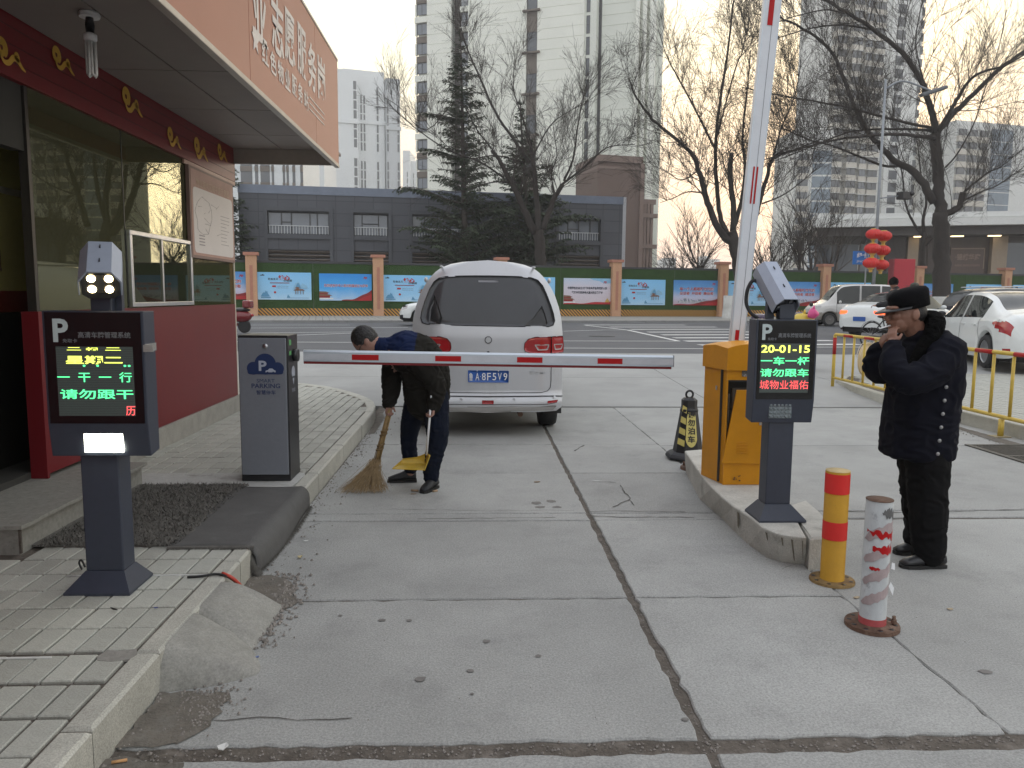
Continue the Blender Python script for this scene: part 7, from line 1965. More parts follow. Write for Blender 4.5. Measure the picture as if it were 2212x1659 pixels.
seam([(1495, 1330), (1420, 1325), (1300, 1322), (787, 1326), (274, 1322), (154, 1325), (79, 1330)], .008)
seam([(300, 1398), (787, 1400), (1350, 1398), (1440, 1385)], .006)
patch([vp(*p) for p in ((110, 1418), (787, 1420), (1440, 1412), (1395, 1462), (787, 1474), (160, 1462))][::-1], .020, m_sil_d, 'bumper_lip', van, 3, .02)
for q in (((735, 1360), (845, 1360), (843, 1395), (737, 1395)), ((1348, 1366), (1450, 1360), (1440, 1384), (1345, 1390)), ((124, 1360), (226, 1366), (229, 1390), (134, 1384))):
    patch([vp(*p) for p in q][::-1], .008, m_lampred, 'reflector', van, 2, .006)
for cx in (543, 1031, 1418): x, z = vp(cx, 1355 if cx < 1400 else 1335); patch(circ(x, z, .015, 16), .004, m_sil_v, 'parking_sensor', van, 2)
plt = patch([vp(*p) for p in ((605, 1085), (984, 1088), (982, 1199), (607, 1196))][::-1], .012, m_plate, 'number_plate', van, 2, .008)
px_, pz_ = vp(632, 1144); yv = rear_y(0, .62) - .016
lettering('鲁', (px_ + .117, yv, pz_), XX, UPZ, .040, .085, m_white, van, bold=.01)
for s, cx in (('A', 692), ('·', 722), ('8', 752), ('F', 800), ('5', 850), ('V', 900), ('9', 952)):
    x, z = vp(cx, 1142); lettering(s, (x + .117, yv, z), XX, UPZ, .040 if s != '·' else .006, .078 if s != '·' else .008, m_white, van, bold=.006)
for cx in (690, 887): x, z = vp(cx, 1090); MB().lathe((x + .117, yv, z), [(.007, 0), (.006, -.003), (0.0005, -.004)], 10, axis='Y').build('plate_screw', m_steel, van)
x, z = vp(792, 803); yb = rear_y(x, z)
MB().lathe((x + .117, yb - .004, z), [(.038, .004), (.038, -.004), (.031, -.006), (.029, -.001), (.001, -.001)], 24, axis='Y').build('badge', m_black, van)
mb = MB()
for sg in (1, -1): mb.prism([(sg * -.024, .004), (sg * -.016, .020), (sg * .004, .026), (sg * -.006, .012), (sg * -.006, -.010), (sg * -.016, -.016)][::sg], (x + .117, yb - .0065, z), XX, UPZ, .001)
mb.build('badge_mark', m_steel, van); MB().lathe((x + .117, yb - .004, z), [(.034, -.0062), (.030, -.0062), (.030, -.0055), (.034, -.0055)], 24, axis='Y').build('badge_ring', m_steel, van)
x, z = vp(792, 918); MB().sphere((x + .117, rear_y(x, z) - .002, z), (.014, .006, .014), 12).build('lock', m_black, van)
x, z = vp(1250, 1104); lettering('菱智 M3', (x + .117, rear_y(x, z) - .006, z), XX, UPZ, .17, .034, m_steel, van, bold=.01)
for sx, r_ in ((1, 1), (-1, 1)):
    mb = MB(); xw = .117 + sx * .70
    tw_ = mb.lathe((xw, vy + .75, .31), [(.20, -.10), (.285, -.10), (.31, -.07), (.31, .07), (.285, .10), (.20, .10)], 28, axis='X').build('tyre', m_tyre, van)
    MB().lathe((xw, vy + 3.55, .31), [(.20, -.10), (.285, -.10), (.31, -.07), (.31, .07), (.285, .10), (.20, .10)], 28, axis='X').build('tyre', m_tyre, van)
    MB().bb((xw - .09, vy + .10, .235), (xw + .10, vy + .13, .30)).build('mud_flap', m_blackrub, van)
    MB().sphere((.117 + sx * .835, vy + 3.0, 1.12), (.10, .06, .09), 12).build('wing_mirror', m_sil_v, van)
MB().tube([(.47, vy + .25, .235), (.47, vy + .02, .235)], .028, 14).build('exhaust', m_rust, van)
for sx in (-1, 1): MB().tube([(.117 + sx * .50, vy + .2, 1.80), (.117 + sx * .50, vy + 2.8, 1.83)], .012, 6).build('roof_rail', m_sil_v, van)
MB().sphere((.117 - .655, vy + .16, 1.655), (.02, .03, .03), 10).build('hinge_cover', m_sil_v, van); MB().sphere((.117 + .655, vy + .16, 1.655), (.02, .03, .03), 10).build('hinge_cover', m_sil_v, van)

# ---- two-wheelers
m_bframe = mat('bike_black', (.015, .015, .016), .4); m_chrome = m_steel
def bicycle(label, loc, heading, R2, wheelmat, framemat, disc=None, cat_='bicycle', name='bicycle'):
    t = thing(name, label, cat_, loc, R_(-heading)); wb = 1.0 * R2 / .33
    for yw in (-wb / 2, wb / 2):
        mb = MB(); pts = [(0, yw + R2 * math.cos(R_(a)), R2 + R2 * math.sin(R_(a))) for a in range(0, 361, 12)]; mb.tube(pts, .018, 6, cap=False)
        w = mb.build('wheel', m_blackrub if not disc else disc, t, local=True)
        if disc:
            MB().lathe((0, yw, R2), [(R2 * .95, -.004), (R2 * .95, .004), (.02, .02), (.001, .02)], 28, axis='X').build('disc_cover', disc, w, local=True)
            mb = MB(); mb.prism([(math.cos(R_(72 * k + o)) * (.11 if o == 0 else .045), math.sin(R_(72 * k + o)) * (.11 if o == 0 else .045)) for k in range(5) for o in (0, 36)], (-.028, yw, R2), -YY, UPZ, .01); mb.build('star_hub', mat('tan_hub', (.30, .17, .06), .6), w, local=True)
        else:
            mb = MB()
            for k in range(14): a = 2 * math.pi * k / 14; mb.tube([(0, yw, R2), (0, yw + R2 * math.cos(a), R2 + R2 * math.sin(a))], .0025, 3, cap=False)
            mb.build('spokes', m_chrome, w, local=True)
    mb = MB(); h = R2
    for a, c in (((0, -wb / 2, h), (0, -.05, h * .8)), ((0, -.05, h * .8), (0, wb * .36, h * 2.0)), ((0, -.05, h * .8), (0, -.20, h * 2.3)), ((0, -.19, h * 2.1), (0, wb * .36, h * 2.2)), ((0, -wb / 2, h), (0, -.19, h * 2.1)), ((0, wb / 2, h), (0, wb * .34, h * 2.75))): mb.tube([a, c], .016, 8)
    mb.build('frame', framemat, t, local=True)
    mb = MB(); mb.tube(cat([(-.28, wb * .25, h * 2.9), (-.2, wb * .36, h * 2.85), (0, wb * .35, h * 2.8), (.2, wb * .36, h * 2.85), (.28, wb * .25, h * 2.9)], 4), .013, 6); mb.build('handlebar', m_bframe, t, local=True)
    mb = MB(); mb.sphere((0, -.22, h * 2.42), (.09, .13, .04), 12); mb.build('saddle', m_bframe, t, local=True)
    mb = MB()
    for a in (-1, 1): mb.tube(cat([(a * .03, -wb / 2 - R2 * 1.1 * math.cos(R_(q)), h + R2 * 1.1 * math.sin(R_(q))) for q in (10, 50, 90, 130)], 3), .006, 4)
    mb.build('mudguard', framemat, t, local=True)
    return t
m_cream_w = mat('cream_plastic', (.56, .43, .24), .5, var=.1)
p = D(1876, 806, 13.2)
bicycle('cream disc wheeled bicycle standing behind the railing by the guard', (p.x + .30, p.y + .25, .2), 55, .27, None, mat('cream_frame', (.6, .5, .36), .4), disc=m_cream_w)
p = D(1872, 742, 19.5)
bicycle('black bicycle under the rider in the black knit cap', (p.x + .60, p.y + .1, .25), 78, .33, None, m_bframe)

def remeshed(mb, name, mats, parent, voxel=.008, smooth=6, fold=0.0, fscale=9, matfn=None, seed=0):
    me0 = bpy.data.meshes.new('tmp'); me0.from_pydata(mb.v, [], mb.f); me0.update()
    o = bpy.data.objects.new('tmp', me0); COL.objects.link(o)
    r = o.modifiers.new('r', 'REMESH'); r.mode = 'VOXEL'; r.voxel_size = voxel; r.use_smooth_shade = True
    s = o.modifiers.new('s', 'SMOOTH'); s.iterations = smooth; s.factor = .5
    dg = bpy.context.evaluated_depsgraph_get(); me = bpy.data.meshes.new_from_object(o.evaluated_get(dg)); bpy.data.objects.remove(o); bpy.data.meshes.remove(me0)
    me.name = name
    if fold:
        ns = [v.normal.copy() for v in me.vertices]
        for v, n in zip(me.vertices, ns):
            p = v.co; q = Vector((p.x * fscale, p.y * fscale, p.z * fscale * 1.6 + seed))
            f = noise.noise(q + Vector((noise.noise(q * .7) * 1.5, 0, noise.noise(q * .5 + Vector((9, 0, 0))) * 2)))
            v.co = p + n * ((1 - abs(f) * 2.2) * fold)
    for m in (mats if isinstance(mats, (list, tuple)) else [mats]): me.materials.append(m)
    if matfn:
        for pl_ in me.polygons: pl_.material_index = matfn(pl_.center)
    loc, rz = WL[parent.name]; Rm = Matrix.Rotation(-rz, 3, 'Z')
    for v in me.vertices: v.co = Rm @ (v.co - loc)
    me.polygons.foreach_set('use_smooth', [True] * len(me.polygons))
    return link_mesh(me, name, parent)
def limb(mb, pts, rad, n=12, flat=1.0):
    P_ = cat(pts, 5); m_ = len(pts) - 1; rr_ = []
    for i in range(len(P_)):
        f = i / (len(P_) - 1) * m_; k = min(m_ - 1, int(f)); rr_.append(rad[k] + (rad[k + 1] - rad[k]) * (f - k))
    mb.tube(P_, rr_, n, flat=flat); mb.sphere(P_[0], rr_[0], 10); mb.sphere(P_[-1], rr_[-1], 10)
def slices(mb, S, n=20):
    vs = []
    for cx, cy, z, rx, ry in S:
        for k in range(n): a = 2 * math.pi * k / n; c, s = math.cos(a), math.sin(a); vs.append((cx + rx * math.copysign(abs(c) ** .85, c), cy + ry * math.copysign(abs(s) ** .85, s), z))
    m_ = len(S)
    mb.add(vs, [(r * n + k, r * n + (k + 1) % n, (r + 1) * n + (k + 1) % n, (r + 1) * n + k) for r in range(m_ - 1) for k in range(n)] + [tuple(range(n))[::-1], tuple(range((m_ - 1) * n, m_ * n))])
def shoe(parent, heel, toe, w, m, h=.075):
    heel = Vector(heel); toe = Vector(toe); d = (toe - heel); L_ = d.length; d.normalize(); s = d.cross(UPZ)
    mb = MB()
    prof = [(0, .030, .9), (.12, .036, 1), (.35, .036, .85), (.6, .042, 1.0), (.85, .036, .95), (1.0, .018, .6)]
    top = [.9, 1.0, 1.05, .75, .52, .35]
    vs = []
    for (f, _, wk), tk in zip(prof, top):
        c = heel + d * L_ * f
        for a in range(10):
            q = 2 * math.pi * a / 10; x = math.cos(q) * w / 2 * wk; z = max(-.35, math.sin(q)) * .5 + .35
            vs.append(c + s * x + UPZ * (.012 + z * h * tk / .85))
    mb.add(vs, [(i * 10 + a, i * 10 + (a + 1) % 10, (i + 1) * 10 + (a + 1) % 10, (i + 1) * 10 + a) for i in range(5) for a in range(10)] + [tuple(range(10))[::-1], tuple(range(50, 60))], smooth=True)
    o = mb.build('shoe', m, parent)
    so = MB(); ring = [heel + s * (w / 2 * x) + d * (L_ * y) for x, y in ((-.85, -.02), (.85, -.02), (1.02, .15), (.88, .38), (1.04, .65), (.9, .92), (.4, 1.03), (-.4, 1.03), (-.9, .92), (-1.04, .65), (-.88, .38), (-1.02, .15))]
    so.prism([(p.x, p.y) for p in ring], (0, 0, heel.z + .020), XX, YY, .019); so.build('sole', mat('shoe_sole', (.012, .012, .012), .7), o)
    return o
def hand(mb, wrist, dirv, palmn, s=1.0, curl=.6, thumb=1, spread=.0):
    """palm, four unequal bent fingers and a thumb"""
    w = Vector(wrist); d = Vector(dirv).normalized(); n = Vector(palmn); n = (n - d * n.dot(d)).normalized(); a = d.cross(n)
    limb(mb, [w - d * .02 * s, w + d * .02 * s], [.021 * s, .024 * s], 10)
    for k in (-1, 0, 1): limb(mb, [w + d * .012 * s + a * .008 * k * s, w + d * .065 * s + a * .021 * k * s], [.014 * s, .0125 * s], 8)
    for k, L_ in zip((-1.5, -.5, .5, 1.5), (.058, .072, .076, .066)):
        p = w + d * .070 * s + a * .0155 * k * s; dd = (d + a * spread * k).normalized()
        c = curl
        p1 = p + (dd * math.cos(c * .5) + n * math.sin(c * .5)) * L_ * .42 * s; p2 = p1 + (dd * math.cos(c * 1.3) + n * math.sin(c * 1.3)) * L_ * .34 * s; p3 = p2 + (dd * math.cos(c * 2.0) + n * math.sin(c * 2.0)) * L_ * .26 * s
        mb.tube([p, p1, p2, p3], [.0088 * s, .0082 * s, .0076 * s, .0062 * s], 7); mb.sphere(p3, .0063 * s, 6)
    p = w + d * .018 * s - a * .020 * thumb * s; p1 = p + (d * .6 - a * thumb * .7 + n * .35).normalized() * .030 * s; p2 = p1 + (d * .85 - a * thumb * .2 + n * .5).normalized() * .028 * s
    mb.tube([p, p1, p2], [.0125 * s, .0105 * s, .008 * s], 8); mb.sphere(p2, .008 * s, 6)

# ---- guard
m_coat = mat('navy_coat', (.0055, .006, .011), .85, spec=.12, var=.25, scale=6, bump=.35, bscale=22, bdist=.01)
m_trs = mat('black_trousers', (.006, .006, .0065), .85, spec=.1, var=.25, scale=6, bump=.3, bscale=20, bdist=.01)
m_fur = mat('fur_collar', (.004, .004, .004), .95, spec=.08, var=.4, scale=80, bump=.9, bscale=160, bdist=.01)
m_boot = mat('black_leather', (.018, .018, .020), .32, var=.2, scale=14, bump=.2, bscale=40)
gd = thing('person', 'person in a dark navy padded coat and black peaked cap, smoking', 'person', (2.55, 4.25, 0))
mb = MB()                                   # body: head, neck, trunk, arms, hands, legs in one surface
hc = Vector((2.392, 4.262, 1.425)); Mh = Matrix.Rotation(R_(-14), 3, 'Y')
mb.sphere(hc, (.096, .075, .112), 20, M=Mh)
mb.sphere(hc + Vector((-.038, 0, -.055)), (.062, .058, .062), 14)               # jaw
mb.sphere(hc + Vector((-.074, 0, -.082)), (.026, .030, .022), 10)               # chin
limb(mb, [hc + Vector((-.088, 0, -.002)), hc + Vector((-.112, 0, -.032))], [.012, .017], 8)   # nose
mb.sphere(hc + Vector((-.096, 0, -.058)), (.016, .026, .010), 8)                # lips
for s in (-1, 1):
    mb.sphere(hc + Vector((.012, s * .076, -.012)), (.024, .011, .034), 10); mb.sphere(hc + Vector((-.075, s * .035, -.022)), (.030, .024, .022), 8); mb.sphere(hc + Vector((-.084, s * .03, .022)), (.016, .028, .012), 8)
limb(mb, [hc + Vector((.03, 0, -.06)), (2.47, 4.27, 1.30), (2.51, 4.28, 1.22)], [.058, .058, .075], 12)
limb(mb, [(2.52, 4.28, 1.22), (2.53, 4.28, 1.0), (2.54, 4.28, .70)], [.12, .13, .13], 12)
for sy, xo in ((-1, -.03), (1, .03)):
    limb(mb, [(2.54 + xo, 4.28 + sy * .09, .70), (2.55 + xo, 4.28 + sy * .10, .36), (2.56 + xo * 1.5, 4.28 + sy * .11, .07)], [.075, .05, .038], 10)
limb(mb, [(2.54, 4.12, 1.21), (2.30, 4.03, 1.075), (2.24, 4.08, 1.15), (2.265, 4.15, 1.245)], [.05, .042, .033, .028], 10)
limb(mb, [(2.54, 4.42, 1.21), (2.36, 4.45, 1.08), (2.30, 4.40, 1.14), (2.296, 4.34, 1.215)], [.05, .042, .033, .028], 10)
hand(mb, (2.268, 4.16, 1.250), (.06, .30, 1), (1, .5, -.1), .90, .75, 1)
hand(mb, (2.298, 4.335, 1.215), (-.15, -.45, .7), (1, -.3, .3), .85, .9, -1)
remeshed(mb, 'body', m_skin, gd, .0045, 3)
mb = MB()
slices(mb, [(2.510, 4.27, .605, .145, .16), (2.510, 4.27, .625, .182, .195), (2.510, 4.27, .75, .180, .198), (2.520, 4.27, .88, .178, .198), (2.530, 4.27, 1.0, .178, .200), (2.540, 4.27, 1.10, .168, .205), (2.540, 4.27, 1.19, .150, .205), (2.535, 4.27, 1.26, .125, .180), (2.52, 4.27, 1.32, .088, .12)])
limb(mb, [(2.555, 4.11, 1.225), (2.44, 4.05, 1.12), (2.30, 4.03, 1.075), (2.235, 4.07, 1.13), (2.262, 4.135, 1.225)], [.085, .085, .080, .068, .050], 12)
limb(mb, [(2.555, 4.44, 1.225), (2.46, 4.47, 1.11), (2.36, 4.45, 1.08), (2.30, 4.40, 1.13), (2.295, 4.35, 1.20)], [.083, .078, .072, .060, .048], 12)
remeshed(mb, 'coat', m_coat, gd, .0075, 4, .011, 9, seed=2)
mb = MB(); limb(mb, [(2.37, 4.15, 1.10), (2.41, 4.14, 1.20), (2.475, 4.15, 1.295), (2.52, 4.19, 1.365), (2.54, 4.27, 1.385), (2.52, 4.35, 1.365), (2.475, 4.39, 1.295), (2.41, 4.40, 1.20), (2.37, 4.39, 1.10)], [.020, .032, .042, .048, .050, .048, .042, .032, .020], 12)
remeshed(mb, 'fur_collar', m_fur, gd, .007, 2, .006, 30)
mb = MB()
limb(mb, [(2.530, 4.20, .70), (2.530, 4.18, .50), (2.535, 4.165, .34), (2.545, 4.155, .16), (2.545, 4.15, .085)], [.115, .108, .098, .086, .084], 14)
limb(mb, [(2.575, 4.36, .70), (2.590, 4.37, .50), (2.605, 4.37, .34), (2.625, 4.375, .16), (2.625, 4.375, .085)], [.115, .108, .096, .084, .082], 14)
remeshed(mb, 'trousers', m_trs, gd, .0075, 3, .010, 11, seed=5)
shoe(gd, (2.628, 4.14, 0), (2.385, 4.13, 0), .085, m_boot, .085); shoe(gd, (2.715, 4.375, 0), (2.475, 4.36, 0), .085, m_boot, .085)
mb = MB()                                   # cap: flat-topped crown, band and visor
Mc = Matrix.Rotation(R_(-13), 3, 'Y'); cc = hc + Vector((.012, 0, .058))
def cl3(S, n=20, M=Mc):
    vs = []
    for ox, z, rx, ry in S:
        for k in range(n): a = 2 * math.pi * k / n; vs.append(cc + M @ Vector((ox + rx * math.cos(a), ry * math.sin(a), z)))
    m_ = len(S); mb.add(vs, [(r * n + k, r * n + (k + 1) % n, (r + 1) * n + (k + 1) % n, (r + 1) * n + k) for r in range(m_ - 1) for k in range(n)] + [tuple(range(n))[::-1], tuple(range((m_ - 1) * n, m_ * n))], smooth=True)
cl3([(0, -.034, .107, .089), (0, .010, .109, .091), (.000, .034, .111, .094), (.004, .054, .106, .090), (.010, .070, .088, .074), (.014, .078, .05, .042)])
cap = mb.build('cap', m_fur if False else mat('cap_cloth', (.005, .005, .006), .9, spec=.1, var=.3, scale=20, bump=.4, bscale=60), gd)
mb = MB(); vs = []
for i in range(11):
    a = R_(180 - 72 + 14.4 * i)
    for r, z in ((.104, -.016), (.150, -.016), (.200 - .03 * abs(i - 5) / 5, -.022)):
        k = 1 if r < .11 else 1
        vs.append(cc + Mc @ Vector((r * math.cos(a) * k, .090 * math.sin(a) * (r / .104) ** .55, z)))
mb.add(vs, [(3 * i + j, 3 * i + j + 1, 3 * i + j + 4, 3 * i + j + 3) for i in range(10) for j in range(2)], smooth=True)
vz = mb.build('visor', mat('visor', (.010, .010, .011), .35), cap); so = vz.modifiers.new('t', 'SOLIDIFY'); so.thickness = .005
mb = MB(); mb.sphere(hc + Vector((.032, 0, .0)), (.078, .0775, .075), 16); mb.build('hair', m_hair, gd)
for k in range(7):
    z = .665 + k * .073
    if k < 6: MB().sphere((2.50 + .004 * k, 4.28 - .2235 - .006, z), (.0105, .006, .0105), 12).build('button', mat('pewter_button', (.30, .30, .30), .35, metal=.6), gd)
MB().tube([(2.290, 4.235, 1.352), (2.215, 4.205, 1.335)], .0042, 8).build('cigarette', m_white, gd)
bpy.data.objects['cigarette'].parent = None
co = bpy.data.objects['cigarette']; co.location = (2.55, 4.25, 0); _tag(co, 'thin white cigarette held at the lips of the capped person', 'cigarette', None, None)

# ---- sweeper
m_olive = mat('olive_padded', (.014, .013, .011), .85, spec=.12, var=.25, scale=6, bump=.3, bscale=20); m_blue = mat('navy_yoke', (.009, .017, .055), .85, spec=.12, var=.2, scale=8, bump=.2, bscale=30); m_jean = mat('dark_jeans', (.007, .010, .020), .85, spec=.12, var=.3, scale=9, bump=.3, bscale=60)
sw_ = thing('person', 'person in an olive and blue padded jacket bending over to sweep', 'person', (-.45, 6.02, 0))
mb = MB(); hc = Vector((-.838, 5.96, 1.140)); Mh = Matrix.Rotation(R_(-62), 3, 'Y')
mb.sphere(hc, (.095, .078, .112), 18, M=Mh); mb.sphere(hc + Mh @ Vector((-.04, 0, -.055)), (.058, .055, .058), 12); mb.sphere(hc + Mh @ Vector((-.072, 0, -.082)), (.024, .028, .02), 8)
limb(mb, [hc + Mh @ Vector((-.085, 0, -.0)), hc + Mh @ Vector((-.11, 0, -.03))], [.011, .015], 8)
for s in (-1, 1): mb.sphere(hc + Mh @ Vector((.010, s * .077, -.01)), (.022, .011, .030), 8)
limb(mb, [hc + Vector((.05, 0, .0)), (-.72, 5.97, 1.10), (-.62, 5.98, 1.07)], [.055, .055, .075], 10)
limb(mb, [(-.62, 5.98, 1.07), (-.46, 6.0, .98), (-.37, 6.02, .74)], [.11, .12, .11], 12)
limb(mb, [(-.43, 6.10, .72), (-.50, 6.14, .55), (-.535, 6.15, .38), (-.525, 6.17, .08)], [.07, .055, .045, .036], 10); limb(mb, [(-.33, 5.96, .72), (-.30, 5.93, .40), (-.355, 5.95, .08)], [.07, .05, .038], 10)
limb(mb, [(-.62, 6.08, 1.02), (-.665, 6.06, .82), (-.672, 5.99, .655)], [.045, .038, .028], 10); limb(mb, [(-.52, 5.88, 1.02), (-.315, 5.84, .84), (-.325, 5.82, .655)], [.045, .038, .028], 10)
hand(mb, (-.672, 5.975, .660), (-.03, -.05, -1), (.5, -1, 0), .92, 1.4, 1); hand(mb, (-.322, 5.812, .665), (-.15, -.12, -1), (-1, -.4, 0), .88, 1.45, -1)
remeshed(mb, 'body', mat('skin_ruddy', (.30, .165, .125), .5, var=.1, scale=30), sw_, .0045, 3)
mb = MB()
limb(mb, [(-.665, 5.975, 1.085), (-.58, 5.98, 1.075), (-.47, 6.0, 1.03), (-.40, 6.01, .92), (-.385, 6.02, .78), (-.385, 6.02, .70)], [.085, .150, .178, .182, .178, .172], 18)
limb(mb, [(-.60, 6.12, 1.05), (-.655, 6.12, .93), (-.662, 6.06, .78), (-.672, 6.00, .665)], [.085, .080, .070, .052], 12)
limb(mb, [(-.50, 5.87, 1.05), (-.37, 5.83, .93), (-.30, 5.83, .80), (-.322, 5.825, .665)], [.090, .085, .074, .050], 12)
remeshed(mb, 'jacket', [m_olive, m_blue], sw_, .007, 4, .010, 12, matfn=lambda p: 1 if (p.x < -.455 - .10 * (1.15 - p.z) and p.z > 1.02) else 0, seed=7)
mb = MB(); limb(mb, [(-.745, 5.965, 1.11), (-.70, 5.97, 1.10)], [.066, .075], 14); mb.build('collar', m_blue, sw_)
mb = MB()
limb(mb, [(-.43, 6.10, .74), (-.50, 6.14, .55), (-.535, 6.15, .38), (-.53, 6.17, .20), (-.522, 6.175, .12)], [.110, .088, .066, .058, .056], 14)
limb(mb, [(-.33, 5.97, .74), (-.305, 5.94, .55), (-.300, 5.93, .38), (-.340, 5.945, .20), (-.352, 5.95, .10)], [.115, .095, .078, .064, .060], 14)
remeshed(mb, 'jeans', m_jean, sw_, .007, 3, .006, 13, seed=3)
shoe(sw_, (-.482, 6.185, 0), (-.705, 6.165, 0), .08, mat('dark_trainer', (.014, .015, .018), .6, var=.2), .085); shoe(sw_, (-.318, 5.99, 0), (-.405, 5.80, 0), .08, mat('dark_trainer', (0, 0, 0)), .085)
mb = MB(); mb.sphere(hc + Mh @ Vector((.018, 0, .022)), (.096, .083, .104), 20, M=Mh); remeshed(mb, 'hair', m_hair, sw_, .006, 1, .004, 30)
mb = MB(); mb.tube([hc + Mh @ Vector((-.085, -.070, .01)), hc + Mh @ Vector((-.0, -.088, .012))], .0025, 6); mb.build('glasses_arm', m_black, sw_)

# broom
m_straw = mat('straw', (.30, .20, .085), .8, var=.3, scale=30); m_twigb = mat('broom_twigs', (.27, .19, .10), .85, var=.35, scale=25)
bm_ = thing('broom', 'besom broom of tan twigs splayed on the concrete', 'broom', (-.85, 5.88, 0)); rr = random.Random(9)
mb = MB()
T0, T1 = Vector((-.668, 5.945, .60)), Vector((-.770, 5.915, .20))
for k in range(42):
    a = rr.uniform(0, 6.283); r = .018 * rr.random() ** .5; o = Vector((math.cos(a) * r, math.sin(a) * r, 0)); mb.tube([T0 + o * .8 + Vector((0, 0, rr.uniform(-.03, .03))), T0.lerp(T1, .5) + o * 1.1, T1 + o * 1.5], .0032, 4)
mb.build('handle', m_straw, bm_, kind='stuff')
for f in (.35, .42, .62, .70): c = T0.lerp(T1, f); MB().tube([c + Vector((-.002, 0, .006)), c + Vector((.002, 0, -.006))], .029 + .006 * f, 12).build('binding', mat('binding_wire', (.16, .10, .04), .6), bm_)
mb = MB()
for k in range(620):
    a = rr.uniform(-1, 1); e = Vector((-.862 + a * .175 + rr.gauss(0, .016), 5.86 + rr.gauss(0, .045), rr.uniform(.001, .02)))
    s_ = T1 + Vector((rr.gauss(0, .018), rr.gauss(0, .018), rr.uniform(-.02, .05)))
    mid = s_.lerp(e, .45) + Vector((a * -.01, 0, .012)); w = .0013
    v = [s_ - XX * w, s_ + XX * w, mid + XX * w, mid - XX * w, e + XX * w * .5, e - XX * w * .5]; mb.add(v, [(0, 1, 2, 3), (3, 2, 4, 5)])
mb.build('bristles', m_twigb, bm_, kind='stuff')
# dustpan
def fs3(x, y, Y): return A((1350 + x / 2.212) * .54, (1250 + y / 2.212) * .54, Y)
dpn = thing('dustpan', 'yellow long handled dustpan with a white handle', 'dustpan', (-.45, 5.82, .14))
m_dy = mat('dustpan_yellow', (.52, .34, .03), .45, var=.2, scale=8, col2=(.20, .13, .04), c2w=.25, c2s=9)
a1_, a2_, a3_, a4_ = fs3(485, 1380, 5.74), fs3(770, 1392, 5.74), fs3(785, 1335, 5.90), fs3(562, 1335, 5.90)
t3, t4, t2_ = fs3(790, 1252, 5.92), fs3(570, 1302, 5.92), fs3(815, 1268, 5.76)
mb = MB(); mb.add([a1_, a2_, a3_, a4_, t2_, t3, t4, fs3(700, 1290, 5.93)], [(0, 1, 2, 3), (1, 4, 5, 2), (3, 2, 5, 7, 6), (0, 3, 6)])
pn = mb.build('pan', m_dy, dpn); so = pn.modifiers.new('t', 'SOLIDIFY'); so.thickness = .006
MB().tube([fs3(572, 1300, 5.925), fs3(700, 1284, 5.93), fs3(790, 1250, 5.92), fs3(816, 1266, 5.76)], .006, 6).build('rim', m_dy, dpn)
MB().tube([fs3(788, 1262, 5.84), fs3(832, 728, 5.78)], .0085, 10).build('handle', m_white, dpn)

# ---- people beyond the railing
def simple_person(label, loc, heading, H_, coat, trs, hat, hatfn, pose='stand'):
    t = thing('person', label, 'person', loc, R_(-heading)); s = H_ / 1.7
    L = lambda *p: tuple(Vector(loc) + Matrix.Rotation(R_(-heading), 3, 'Z') @ Vector((p[0] * s, p[1] * s, p[2] * s)))
    mb = MB(); h = L(0, .05, 1.56); mb.sphere(h, (.085 * s, .095 * s, .12 * s), 14); mb.sphere(L(0, .145, 1.54), (.018, .02, .022), 8); limb(mb, [L(0, .02, 1.48), L(0, 0, 1.38)], [.055 * s, .07 * s], 8)
    limb(mb, [L(0, 0, 1.35), L(0, 0, .9)], [.13 * s, .12 * s], 10)
    for sx in (-1, 1): limb(mb, [L(.1 * sx, 0, .9), L(.1 * sx, .06, .5), L(.11 * sx, 0, .08)], [.08 * s, .055 * s, .04 * s], 8); limb(mb, [L(.2 * sx, 0, 1.36), L(.25 * sx, .12, 1.12), L(.2 * sx, .38, 1.05)], [.05 * s, .04 * s, .03 * s], 8); hand(mb, L(.2 * sx, .38, 1.05), Vector(L(0, 1, 0)) - Vector(L(0, 0, 0)), (0, 0, -1), s, .9, sx)
    remeshed(mb, 'body', m_skin, t, .011, 2)
    mb = MB(); slices_ = [(0, 0, .80, .19, .15), (0, 0, 1.0, .20, .16), (0, 0, 1.2, .22, .16), (0, 0, 1.36, .19, .13), (0, 0, 1.45, .09, .08)]
    limb(mb, [L(0, 0, .86), L(0, 0, 1.1), L(0, 0, 1.30), L(0, 0, 1.42)], [.19 * s, .20 * s, .19 * s, .09 * s], 14)
    for sx in (-1, 1): limb(mb, [L(.19 * sx, 0, 1.35), L(.26 * sx, .12, 1.12), L(.21 * sx, .34, 1.06)], [.085 * s, .075 * s, .055 * s], 10)
    remeshed(mb, 'coat', coat, t, .013, 3, .006, 8)
    mb = MB()
    for sx in (-1, 1): limb(mb, [L(.1 * sx, 0, .88), L(.1 * sx, .06, .5), L(.11 * sx, 0, .10)], [.11 * s, .085 * s, .07 * s], 10); shoe(t, L(.11 * sx, -.08, 0), L(.11 * sx, .17, 0), .09, m_boot)
    remeshed(mb, 'trousers', trs, t, .013, 2)
    mb = MB(); hatfn(mb, h, s); mb.build('hat', hat, t)
    return t
p = D(1934, 640, 18.2)
simple_person('person in a black knit cap and dark coat beyond the railing, above the bicycle', (p.x, p.y, .27), -62, 1.72, mat('black_coat', (.010, .010, .012), .85, var=.2), m_trs, m_fur, lambda mb, h, s: (mb.sphere(Vector(h) + Vector((0, 0, .035)), (.105, .112, .115), 16), mb.sphere(Vector(h) + Vector((0, .0, .14)), (.03, .03, .02), 8)))
p = D(1979, 640, 18.9)
